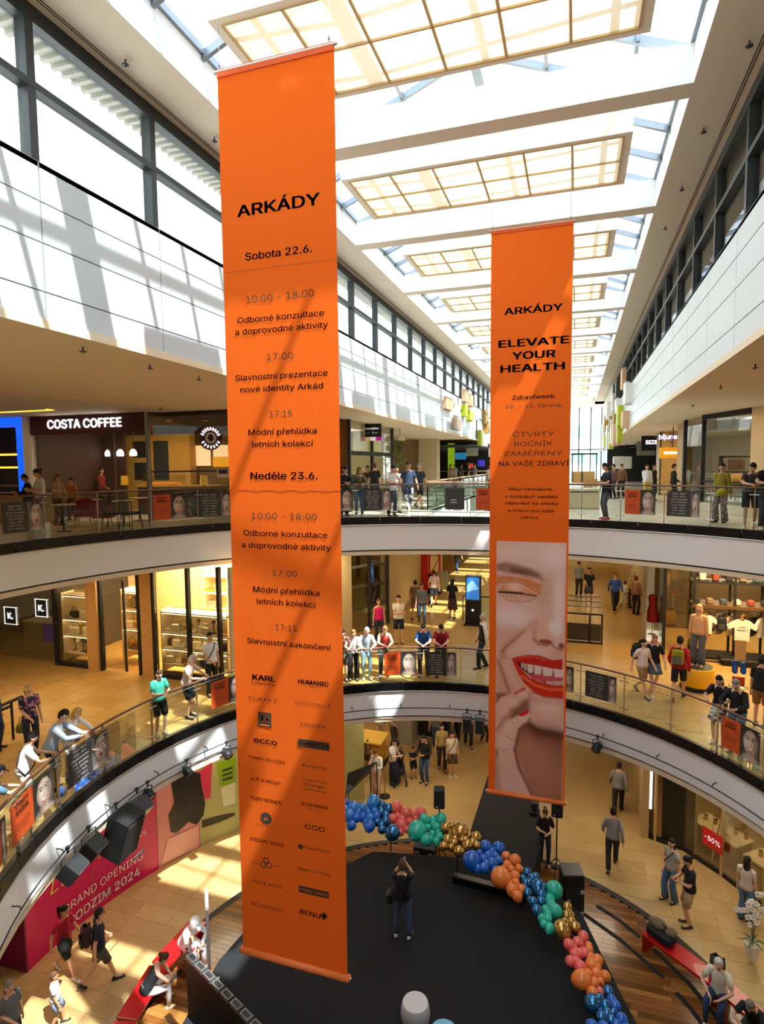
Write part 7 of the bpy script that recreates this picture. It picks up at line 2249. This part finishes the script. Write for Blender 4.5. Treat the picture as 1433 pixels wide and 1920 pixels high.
floral = pattern_mat('#2b2540', '#c98aa0', 14); floral_skirt = pattern_mat('#1a1a20', '#8a5a5a', 16); zebra = pattern_mat('#e8e6e2', '#1b1b1d', 9)
striped = pattern_mat('#f0ede8', '#2a2a2e', 14, True); rust_stripe = pattern_mat('#d8b79c', '#8a4a30', 9, True); dots = pattern_mat('#6b6266', '#b9b1b3', 20)
DK, BR, BL, GR, WH = '#1e1714', '#5a3a22', '#c9a060', '#8c8780', '#e6e2dc'
# upper gallery, far side
def RP(level, px, label, face, pose, h, top, bottom, hair, back=.5, **k):
    pos, a = rail_spot(level, px, back); return person(label, pos, face, pose, h, top, bottom, hair, rail=a, **k)
RP(2, 649, 'person in dark shirt leaning on upper railing, closest to the schedule banner', 5, 'lean', 1.78, ('sleeve', '#23252c'), ('trousers', '#22242a'), ('short', DK))
RP(2, 676, 'long haired person with sunglasses, olive top and blue jeans leaning on upper railing', 0, 'lean2', 1.70, ('sleeve_f', '#5d5a3c'), ('slim', '#4a78a8'), ('long', '#6a4a2c'), extra=['sunglasses'], shoes='#d9d6d0')
person('person in black t-shirt seen from behind near the sweet shop', spot(703, 952, L2), 175, 'stand', 1.80, ('tee', '#17181b'), ('trousers', '#2a2c33'), ('short', BR))
person('person in maroon shirt half hidden behind the person with sunglasses', spot(690, 947, L2), 30, 'wait', 1.70, ('tee', '#5a1f28'), ('trousers', '#2a2a30'), ('short', DK))
RP(2, 735, 'person in white t-shirt and dark jeans resting arms on the upper railing', 25, 'lean2', 1.76, ('tee', '#ece9e6'), ('trousers', '#34465e'), ('short', DK))
person('person in white and pink blouse beside the one in white t-shirt on upper gallery', spot(744, 961, L2), 20, 'cross', 1.68, ('tee_f', '#eed9d4'), ('trousers', '#d9d4cc'), ('bun', DK), tone=1)
person('tall person in dark blue t-shirt and striped track trousers walking on upper gallery', spot(766, 962, L2), 15, 'walk', 1.88, ('tee', '#2d3a55'), ('trousers', pattern_mat('#22263a', '#e8e4e0', 3)), ('short', DK), shoes='#e6e4e2', tone=2)
person('bald person in dark polo shirt and black shorts walking on upper gallery', spot(786, 953, L2), 35, 'walk', 1.82, ('tee', '#262a31'), ('shorts', '#1d1f24'), ('bald', GR), tone=1)
for k, (px, py, f, c, b, hr, lab) in enumerate([(845, 915, 40, '#b98a6a', '#8a6a50', 'long', 'tiny far person in tan top at the food court'), (853, 914, -20, '#efeae6', '#c9b8a8', 'short', 'tiny far person in white at the food court, beside one in tan'),
                                                 (865, 914, 60, '#2a2a2e', '#2a2a2e', 'short', 'tiny far person in black at the food court'), (878, 915, 100, '#4a3a38', '#2a2a30', 'long', 'tiny far long haired person in brown at the food court'),
                                                 (891, 916, -60, '#8a8596', '#3a3a44', 'bald', 'tiny far bald person in lilac grey shirt at the food court'), (920, 930, 10, '#c9c4c0', '#8a4a3a', 'short', 'far person in pale shirt beside the edge of the portrait banner')]):
    person(lab, spot(px, py, L2), f, 'stand', 1.7, ('tee', c), ('trousers', b), (hr, DK), tone=k % 3)
# upper gallery, right
person('person in black long top, grey leggings and red shoes behind the upper railing', spot(1137, 974, L2), -65, 'phone', 1.74, ('long', '#15161a'), ('slim', '#55585c'), ('bun', DK), shoes='#b3242e', tone=1)
person('person in mustard top and patterned trousers standing behind the upper railing', spot(1351, 980, L2), -25, 'wait', 1.70, ('sleeve_f', '#8f8420'), ('wide', dots), ('short', DK), shoes='#1a1a1c', tone=1)
hand_bag((at(1349, 982, L2).x - .05, at(1349, 982, L2).y - .42, L2 + .78), 0, '#b8ab1e', 'yellow bag hanging in front of the person in mustard top')
RP(2, 1392, 'person in grey t-shirt and dark shorts leaning on upper railing at the right', 30, 'lean', 1.78, ('tee', '#45454a'), ('shorts', '#20263a'), ('short', DK), shoes='#efece8')
RP(2, 1420, 'young brown haired person in black t-shirt leaning on upper railing at the right edge', 40, 'lean2', 1.84, ('tee', '#17181a'), ('trousers', '#3a4252'), ('short', BR), shoes='#e9e6e2')
for k, (px, py, c, b, lab) in enumerate([(1150, 935, '#6a4438', '#2a2a30', 'small person in brown top seated beyond the person with red shoes'), (1165, 934, '#7a5a3c', '#3a2a22', 'small person in tan jacket in the far right street'), (1212, 940, '#eef0f4', '#c9b23a', 'small person in white shirt bending in front of the far right shops'), (1225, 938, '#2a2622', '#2a2622', 'small dark dressed person beside the first gold column'), (1262, 945, '#1c1a18', '#1c1a18', 'small person in black between the two gold columns')]):
    person(lab, spot(px, py, L2), -60 + 40 * k, 'wait', 1.65, ('sleeve', c), ('trousers', b), ('short', DK), tone=1)
# upper gallery, left, coffee shop terrace
person('person in white blouse standing at the coffee shop terrace', spot(80, 993, L2), -70, 'phone', 1.72, ('tee_f', '#e8e2d8'), ('trousers', '#8a7a6a'), ('bun', DK), tone=1)
person('person in black top beside the blue framed bar', spot(56, 992, L2), -80, 'phone', 1.58, ('sleeve', '#1b1a1c'), ('trousers', '#22222a'), ('short', DK), tone=2)
person('person in rust striped blouse at the coffee shop terrace', spot(110, 985, L2), 40, 'phone', 1.56, ('tee_f', rust_stripe), ('trousers', '#6a4a3a'), ('bob', BR), tone=1)
person('person in orange shirt deeper inside the coffee shop terrace', spot(137, 975, L2), -40, 'wait', 1.40, ('tee', '#b8642e'), ('trousers', '#5a3a2a'), ('short', DK), tone=2)
person('person in red shirt inside the coffee shop', spot(193, 962, L2), 60, 'wait', 1.72, ('sleeve', '#8a1f22'), ('trousers', '#22201f'), ('short', DK), tone=2)
# middle gallery, left
person('person with blond bob in flower patterned top and navy trousers on middle gallery', spot(60, 1417, L1), 15, 'wait', 1.70, ('tee_f', floral), ('slim', '#1d2233'), ('bob', BL))
hand_bag((at(45, 1405, L1).x, at(45, 1405, L1).y, L1 + .42), .3, '#6f6a2a', 'olive green handbag held by the blond person in flower patterned top')
RP(1, 92, 'short haired person in white t-shirt with dark strap leaning on lower railing', 40, 'lean2', 1.66, ('tee_f', '#f0ece8'), ('slim', '#d8d4cc'), ('short', DK), back=.45, extra=['strap'])
RP(1, 140, 'person in denim and white shirt with sunglasses leaning on lower railing', 20, 'lean', 1.80, ('sleeve', '#a9b8cc'), ('trousers', '#23252b'), ('short', DK), back=.42, extra=['sunglasses'])
RP(1, 172, 'blond person in white leaning over the lower railing with a child', 10, 'lean', 1.62, ('sleeve_f', '#f2efec'), ('slim', '#e4e0da'), ('bob', '#d9a860'), back=.5)
RP(1, 181, 'small child in white lifted at the lower railing by the blond person', 0, 'lean2', 1.05, ('tee', '#eceaf0'), ('shorts', '#cfd4de'), ('short', '#c99a5a'), back=.18)
RP(1, 28, 'young person in dark cap and blue grey t-shirt leaning on lower railing', 45, 'lean', 1.60, ('tee', '#5b86a0'), ('shorts', '#3a3f48'), ('cap', '#1c191b'), back=.4)
person('person in teal top and black shorts standing in the sunlight at the lower railing', spot(301, 1377, L1), 25, 'phone', 1.66, ('tee_f', '#3fae98'), ('shorts', '#1b1c1f'), ('long', BR), shoes='#c9c4ba')
RP(1, 374, 'grey haired person in pale shirt and dark shorts at the lower railing near the banner', 30, 'lean2', 1.72, ('tee', '#d9c4bc'), ('shorts', '#2a2d36'), ('bob', '#c9bda8'), back=.5)
person('person in white polo with black shoulder strap in front of the lit shop window', spot(397, 1302, L1), 25, 'wait', 1.84, ('tee', '#e8eaee'), ('trousers', '#1d1e22'), ('short', DK), extra=['strap', 'belt_bag'], tone=1)
person('person in blue cut off by the left edge on middle gallery', spot(-8, 1405, L1), 60, 'stand', 1.70, ('sleeve', '#2f4a86'), ('trousers', '#2c3a66'), ('short', BR))
# middle gallery, far side
RP(1, 648, 'person in brown checked shirt at the lower railing, cut by the schedule banner', 0, 'lean2', 1.68, ('tee', pattern_mat('#7a4a3c', '#b98a72', 12)), ('shorts', '#5b5148'), ('short', DK))
RP(1, 668, 'person with light brown bob in white top and black trousers leaning on lower railing', -5, 'lean2', 1.64, ('tee_f', '#e9e4e2'), ('wide', '#17181a'), ('bob', '#a8743c'))
RP(1, 692, 'white haired person in pale blue shirt and light jeans leaning on lower railing', 0, 'lean2', 1.68, ('sleeve_f', '#c3d3e4'), ('slim', '#a9cbe0'), ('bob', '#efece8'), shoes='#efece8')
RP(1, 724, 'person in red sleeveless shirt leaning on lower railing above the smiling poster', 5, 'lean', 1.74, ('tank', '#c8433c'), ('trousers', '#2b2623'), ('short', '#b8743c'))
person('person in magenta top and navy trousers behind the lower railing', spot(711, 1205, L1), 10, 'stand', 1.66, ('tank', '#d3167c'), ('trousers', '#27304a'), ('bun', BR), tone=1)
person('person in white polo and navy shorts with crossed arms behind the lower railing', spot(748, 1206, L1), 5, 'cross', 1.80, ('tee', '#f0edea'), ('shorts', '#1d2748'), ('short', DK))
RP(1, 795, 'dark haired person in blue t-shirt leaning on lower railing', -3, 'lean', 1.78, ('tee', '#1d4f96'), ('trousers', '#2a2326'), ('short', DK))
RP(1, 826, 'dark haired person in dark red t-shirt leaning on lower railing', 3, 'lean', 1.78, ('tee', '#a3142c'), ('trousers', '#20201f'), ('short', DK))
person('bald grey person in black vest, white shirt and dark green trousers at lower railing', spot(906, 1252, L1), -75, 'step', 1.80, ('sleeve', '#e9e7e6'), ('trousers', '#143038'), ('bald', '#b9b4ac'), extra=['vest'], shoes='#151517')
person('person in grey blue shirt and jeans walking towards the lower railing with a bag', spot(791, 1172, L1), 5, 'step', 1.76, ('tee', '#6f7f92'), ('slim', '#3f5a76'), ('short', BR), tone=1)
hand_bag((at(802, 1150, L1).x, at(802, 1150, L1).y, L1 + .42), .4, '#1a1a1e', 'black bag carried by the walking person in grey blue shirt')
person('person in brown shirt close behind the walking person in grey blue shirt', spot(779, 1160, L1), 170, 'walk', 1.68, ('tee', '#7a5a46'), ('shorts', '#7a5236'), ('short', DK), tone=2)
person('person in black top and dark flower patterned skirt seen from behind on the middle street', spot(848, 1160, L1), 165, 'phone', 1.72, ('tee_f', '#1a1a1d'), ('midskirt', floral_skirt), ('long', DK))
person('person in pale pink top and denim shorts walking away on the middle street', spot(814, 1136, L1), 175, 'walk', 1.70, ('tee', '#efd4dc'), ('shorts', '#3f628f'), ('bun', BR))
person('person in pink striped top and maroon skirt near the red column', spot(744, 1120, L1), -20, 'wait', 1.72, ('tee_f', '#e0a8a0'), ('skirt', '#7a2f3e'), ('bun', '#c99a8a'), tone=1)
person('small far person in blue jeans under the yellow hanging sign', spot(857, 1072, L1), 20, 'walk', 1.72, ('tee', '#39404e'), ('trousers', '#3a5680'), ('short', DK))
# middle gallery, right
person('person in blue shirt and black trousers with yellow lining walking on the right street', spot(1153, 1146, L1), 10, 'walk', 1.76, ('sleeve', '#2f56b0'), ('trousers', '#1e222c'), ('short', BR), tone=1)
person('small child in white beside the person in blue shirt', spot(1171, 1135, L1), 160, 'walk', 1.15, ('tee', '#e9e2d6'), ('trousers', '#e2dccf'), ('short', DK))
person('person in brown green vest beside a cream dressed one at the street wall', spot(1192, 1152, L1), 150, 'stand', 1.68, ('sleeve', '#8a6a4a'), ('trousers', '#28221e'), ('bun', BR), tone=1)
person('person in cream top with grey hair at the street wall', spot(1186, 1140, L1), -140, 'stand', 1.72, ('sleeve', '#cdb488'), ('trousers', '#4a3c2c'), ('bob', '#c9bda8'))
person('person in black dress standing near the red hanging sign', spot(1104, 1136, L1), -10, 'wait', 1.78, ('tee_f', '#1c1a1b'), ('skirt', '#3a3c42'), ('long', DK), tone=1)
person('person in pale grey top beyond the black dressed one near the red hanging sign', spot(1085, 1118, L1), 20, 'stand', 1.72, ('tee', '#9aa4a6'), ('trousers', '#3a3430'), ('short', DK))
t = person('person in white t-shirt and beige shorts with dark backpack walking on right middle gallery', spot(1203, 1303, L1), 40, 'walk', 1.66, ('tee', '#efdfe0'), ('shorts', '#a3805c'), ('pony', DK), shoes='#3a4f74')
backpack(*back_of(t, 1.02), '#2a2830', 'dark backpack worn by the person in white t-shirt and beige shorts')
person('long haired person in black top, pale cardigan and denim skirt on right middle gallery', spot(1225, 1299, L1), 10, 'walk', 1.74, ('tee_f', '#1c1b20'), ('skirt', '#5b7288'), ('long', '#8a5a34'), shoes='#eceae6')
t = person('person in red t-shirt and navy shorts walking away with a yellow backpack', spot(1272, 1312, L1), 170, 'walk', 1.82, ('sleeve', '#b8141c'), ('shorts', '#181d30'), ('short', DK), tone=1)
backpack(*back_of(t, 1.0), '#a79a1c', 'yellow and grey backpack on the back of the person in red t-shirt', '#6a6a60')
person('blond mannequin in peach jacket and grey jeans on the yellow round pedestal', (3.42, 18.75, L1 + .67), -10, 'stand', 1.80, ('sleeve', '#eab583'), ('wide', '#5a6068'), ('long', '#e2b277'), tone='#e6b088', cat='mannequin', name='mannequin', shoes='#d9b28a')
RP(1, 1322, 'long haired person in black t-shirt and zebra skirt leaning on lower railing', 25, 'lean2', 1.70, ('tee_f', '#17171a'), ('skirt', zebra), ('long', '#1d1512'), shoes='#efece8')
RP(1, 1352, 'grey haired person in black hoodie and jeans leaning on lower railing beside zebra skirt', 20, 'lean2', 1.76, ('sleeve', '#191b1d'), ('trousers', '#3f6a86'), ('short', '#8f8b86'), shoes='#e2ded8')
person('person in black t-shirt and tan shorts seen from behind at the right photo edge', spot(1424, 1362, L1), 165, 'stand', 1.80, ('tee', '#151517'), ('shorts', '#8f6438'), ('short', DK), tone=1)
# ground floor, far side
person('person in black jacket and blue jeans standing on the far ground floor', spot(797, 1467, L0), -25, 'phone', 1.80, ('sleeve', '#17181b'), ('trousers', '#41597e'), ('short', DK), tone=1)
person('small child in black t-shirt and shorts beside the person in black jacket', spot(775, 1457, L0), 20, 'cross', 1.15, ('tee', '#1a1a1b'), ('shorts', '#1c1c1f'), ('short', DK), tone=1)
person('person in khaki yellow shirt and dark trousers at the far ground floor', spot(829, 1442, L0), 5, 'step', 1.78, ('tee', '#b39a5c'), ('trousers', '#2f2a27'), ('short', DK), tone=1)
person('person in cream shirt and brown shorts with shoulder strap, beside the khaki shirt', spot(848, 1455, L0), 15, 'stand', 1.70, ('tee', '#d8c8b0'), ('shorts', '#5a4632'), ('short', DK), shoes='#d8d4cc', extra=['strap'], tone=1)
person('dark haired person in white top and long navy skirt beside the stroller', spot(737, 1470, L0), 60, 'phone', 1.70, ('tee_f', '#d8d4d2'), ('longskirt', '#1e2740'), ('long', DK))
person('person in white blouse and pink trousers beside the slanted chalk board', spot(707, 1492, L0), -30, 'phone', 1.70, ('sleeve_f', '#eae4e0'), ('trousers', '#e0b6ae'), ('short', BR))
person('person in dark clothes behind the slanted chalk board', spot(664, 1460, L0), 20, 'wait', 1.62, ('sleeve', '#1d1b1c'), ('trousers', '#1d1b1c'), ('short', BR))
person('small child behind the person in white blouse at the cafe', spot(690, 1440, L0), -20, 'stand', 1.1, ('tee', '#7a5a3c'), ('shorts', '#4a3a2c'), ('short', BR))
person('person in white coat and yellow cap behind the cafe counter', spot(712, 1399, L0), 30, 'wait', 1.76, ('sleeve', '#d6c8b0'), ('trousers', '#c9b898'), ('cap', '#d9941c'), tone=1)
person('person in grey standing deeper in the cafe near the pier', spot(738, 1400, L0), 40, 'wait', 1.7, ('tee', '#9a8f84'), ('trousers', '#4a3f38'), ('bob', BR))
for k, (px, py, c, b, f, lab) in enumerate([(878, 1398, '#1e1d20', '#151517', 10, 'black trousered person under the white gallery edge, left of the hung speakers'), (817, 1402, '#6d6a64', '#3b5674', 170, 'person in jeans seen below the white gallery edge, behind the khaki shirt'), (836, 1392, '#26272b', '#1d1e22', 160, 'person in dark clothes mostly hidden by the gallery edge'), (860, 1385, '#2a2623', '#1f1c1c', -30, 'dark person farther back under the white gallery edge'), (908, 1390, '#3a2f30', '#201d20', 40, 'small dark person under the white gallery edge beside the portrait banner')]):
    person(lab, spot(px, py, L0), f, 'step', 1.75 if k < 4 else 1.25, ('tee', c), ('trousers', b), ('short', DK), tone=1)
# ground floor, right
person('person in black t-shirt and jeans standing at the deck edge beside the pole speaker', spot(1021, 1622, .15), 5, 'phone', 1.70, ('tee_f', '#131416'), ('slim', '#1f3048'), ('bun', BR), shoes='#8a5a4a')
person('person in grey shirt and black trousers walking away, farther of two', spot(1159, 1527, L0), 175, 'walk', 1.78, ('sleeve', '#7d7a78'), ('trousers', '#17181b'), ('short', DK), tone=1)
person('person in light grey shirt and navy trousers walking away, nearer of two', spot(1148, 1628, L0), 178, 'walk', 1.80, ('sleeve', '#918f8d'), ('trousers', '#191c24'), ('short', DK), tone=1)
person('long haired person in striped blouse and wide jeans in front of the shop window', spot(1257, 1689, L0), -40, 'wait', 1.70, ('tee_f', striped), ('wide', '#4e6d8f'), ('long', DK), extra=['strap'], shoes='#2a211c')
person('person in black t-shirt and beige shorts talking to the one in striped blouse', spot(1291, 1735, L0), -70, 'phone', 1.80, ('tee', '#141518'), ('shorts', '#b39a78'), ('bun', DK), tone=1)
person('long dark haired person in denim dungarees near the shop window', spot(1397, 1727, L0), 160, 'stand', 1.68, ('tee_f', '#cfc4c0'), ('wide', '#4f6f92'), ('long', DK))
def sit(label, x, y, z, face, pose, h, top, bottom, hair, **k):
    return person(label, (x, y, z), face, pose, h, top, bottom, hair, **k)
bl = lambda k: ((1.72 + (4.2 - 1.72) * k), (14.15 + (11.7 - 14.15) * k))
x, y = bl(.52); sit('white haired person in cream blouse and jeans sitting on the right red bench', x - .08, y - .06, .10, -12, 'sit', 1.72, ('tee_f', '#e2dcc8'), ('slim', '#23395c'), ('short', '#d6d3cc'), shoes='#e9e7e3')
x, y = bl(.72); sit('grey haired person in black t-shirt leaning forward on the right red bench', x - .06, y - .1, .10, -15, 'sitlean', 1.70, ('tee', '#17181b'), ('trousers', '#33302e'), ('short', '#77726b'), tone=1)
x, y = bl(.88); sit('person in pale pink t-shirt sitting at the right edge on the red bench', x, y - .05, .10, -20, 'sit', 1.72, ('tee', '#ecd3cb'), ('trousers', '#8f7a66'), ('short', DK), tone=1)
x, y = bl(.44); backpack((x + .16, y + .12, .6), -.7, '#3b382f', 'dark olive backpack standing on the red bench beside the white haired person')
# ground floor, left
t = person('person in red t-shirt and black shorts walking past the magenta hoarding', spot(124, 1828, L0), 45, 'walk', 1.70, ('tee_f', '#b8163a'), ('shorts', '#161618'), ('pony', DK), shoes='#efeeec', tone=1)
hand_bag((t.location.x + .22, t.location.y - .18, .82), .3, '#151517', 'black round shoulder bag of the person in red t-shirt')
t = person('person in navy t-shirt and olive shorts with maroon backpack walking past the hoarding', spot(188, 1846, L0), 100, 'walk', 1.80, ('tee', '#1c2233'), ('shorts', '#4a463a'), ('short', DK), tone=1, extra=['sunglasses'])
backpack(*back_of(t, 1.0), '#3a1a26', 'maroon backpack on the person in navy t-shirt')
person('small child in white t-shirt at the bottom left of the ground floor', spot(106, 1925, L0), 80, 'step', 1.20, ('tee', '#ece9ee'), ('shorts', '#8a96b0'), ('short', BR), tone=2)
person('grey haired person at the bottom left corner, only the head in view', spot(25, 1990, L0), 30, 'wait', 1.66, ('tee', '#6a6f78'), ('trousers', '#3a3a40'), ('bob', '#8f8c88'))
x, y = on_arc(6.05, 189.5); sit('person in black top and white trousers sitting on the left red bench', x + .02, y, .10, 95, 'sitlean', 1.66, ('tank', '#15171c'), ('slim', '#e4e2e4'), ('bun', BR), shoes='#f0efed')
x, y = on_arc(6.0, 177.5); sit('person in white hooded jacket and white trousers sitting on the left red bench', x + .05, y, .10, 40, 'sitlean', 1.76, ('hood', '#eeeef2'), ('trousers', '#eceaf0'), ('cap', '#e2e2e6'), shoes='#f0efed')
x, y = on_arc(5.5, 181); person('small child in red and white beside the white hooded person at the bench', (x, y, .15), 20, 'wait', 1.0, ('tee', pattern_mat('#efecec', '#b8323a', 6)), ('shorts', '#d9d6d2'), ('short', BL))
# on the stage
t = person('person photographing on the stage in black t-shirt and blue jeans, seen from behind', spot(755, 1757, .8), 172, 'photo', 1.80, ('tee', '#16181d'), ('trousers', '#4a5a80'), ('short', BR), shoes='#c9c4c0', extra=['strap'])
rz = t.rotation_euler[2]
c = thing('camera', 'black camera held up by the person photographing on the stage', 'camera', (t.location.x - sin(rz) * .34, t.location.y + cos(rz) * .34, .8 + 1.58), rz)
obj('body', MB().rbox((0, 0, 0), .14, .07, .1, .01), black_m, c); me = MB().lathe([(.035, 0), (.04, .02), (.04, .1), (.03, .1)], 12).mesh('lens'); me.transform(Matrix.Rotation(-pi / 2, 4, 'X')); obj('lens', me, mat('camera_lens', '#222428', .2), c)
c = carried('shoulder_bag', 'black shoulder bag at the hip of the person photographing on the stage', 'bag', (t.location.x - cos(rz) * .27, t.location.y - sin(rz) * .27, .8 + .82), rz, lambda t: (obj('body', MB().rbox((0, 0, .12), .12, .28, .24, .03), black_m, t), obj('flap', MB().rbox((-.03, 0, .17), .09, .29, .13, .02), mat('bag_flap', '#26262a', .6), t)))
bpy.data.scenes.remove(tmp_scene)

# ------------------------------------------------------------------ terrace furniture outside the coffee shop
tub = mat('tub_red', '#8f1a26', .7); leg_wood = mat('leg_wood', '#d6a45a', .5)


def tub_chair(px, py, rz, col, label):
    p = at(px, py, L2); t = thing('tub_chair', label, 'armchair', (p.x, p.y, L2), rz); q = MB()
    n = 14
    A = [(.34 * cos(a), .34 * sin(a)) for a in np.linspace(R_(-20), R_(200), n)]; B = [(.27 * cos(a), .27 * sin(a)) for a in np.linspace(R_(-20), R_(200), n)]
    hts = [.62 + .2 * sin(pi * i / (n - 1)) for i in range(n)]
    q.strip([(x, y, .3) for x, y in A], [(x * 1.06, y * 1.06, h) for (x, y), h in zip(A, hts)]); q.strip([(x * 1.06, y * 1.06, h) for (x, y), h in zip(A, hts)], [(x, y, h) for (x, y), h in zip(B, hts)]); q.strip([(x, y, h) for (x, y), h in zip(B, hts)], [(x, y, .3) for x, y in B])
    obj('backrest', q, col, t, True); obj('seat', MB().lathe([(.30, .28), (.32, .34), (.30, .43), (.2, .45)], 18), col, t, True)
    for a in (.6, 2.5, 3.8, 5.6): obj('leg', MB().tube([(.2 * cos(a), .2 * sin(a), .3), (.3 * cos(a), .3 * sin(a), 0)], .018, 6), leg_wood, t)


tub_chair(160, 985, .5, tub, 'red tub chair with wooden legs on the coffee shop terrace, left of two')
tub_chair(196, 988, 2.6, tub, 'red tub chair with wooden legs on the coffee shop terrace, right of two')
tub_chair(300, 972, 2.4, mat('tub_mustard', '#8a6a2a', .8), 'mustard tub chair on the coffee shop terrace behind the orange poster')
tub_chair(345, 968, .9, mat('tub_brown', '#4a3428', .8), 'dark brown tub chair on the coffee shop terrace behind the smiling poster')
for k, (px, py) in enumerate(((120, 996), (233, 985), (262, 976))):
    p = at(px, py, L2); t = thing('cafe_table', ('pale round cafe table left of the red tub chairs', 'pale round cafe table right of the red tub chairs', 'round cafe table beside the wire chair on the coffee shop terrace')[k], 'table', (p.x, p.y, L2))
    obj('top', MB().lathe([(.33, .71), (.34, .73), (.33, .74)], 20), mat('cafe_table_top', '#c9b79a', .4), t); obj('stem', MB().lathe([(.2, 0), (.2, .015), (.025, .03), (.025, .71)], 12), dark_metal, t)
for k, (px, py) in enumerate(((212, 993), (246, 992))):
    p = at(px, py, L2); t = thing('wire_chair', ('black wire chair on the coffee shop terrace, beside the right red chair', 'black wire chair on the coffee shop terrace with a rounded back')[k], 'chair', (p.x, p.y, L2), k * 1.2 + 2)
    obj('seat', MB().rbox((0, 0, .45), .42, .42, .03, .05), black_m, t); obj('backrest', MB().tube([(-.2, .19, .46), (-.2, .22, .8), (.2, .22, .8), (.2, .19, .46)], .014, 5).tube([(-.07, .2, .46), (-.07, .22, .8)], .008, 4).tube([(.07, .2, .46), (.07, .22, .8)], .008, 4), black_m, t)
    for a, b in ((-1, -1), (1, -1), (1, 1), (-1, 1)): obj('leg', MB().tube([(a * .18, b * .18, .44), (a * .22, b * .22, 0)], .012, 5), black_m, t)
p = at(140, 968, L2)
t = thing('terrace_counter', 'long beige counter on the coffee shop terrace behind the people', 'counter', (p.x, 14.3, L2))
obj('body', MB().rbox((0, 0, .45), 3.0, .5, .9, .02), mat('terrace_beige', '#a58a4e', .7), t); obj('top', MB().rbox((0, 0, .93), 3.1, .58, .05, .01), dark_wood, t)
p = at(62, 1000, L2)
t = thing('white_bin', 'white paper bag standing behind the glass railing beside the pouting poster', 'bag', at(80, 1010, L2))
obj('body', MB().rbox((0, 0, .2), .34, .2, .4, .01), mat('paper_white', '#e9e9e6', .7), t); obj('handle', MB().tube([(-.08, 0, .4), (-.05, 0, .48), (.05, 0, .48), (.08, 0, .4)], .006, 4), mat('paper_white'), t)
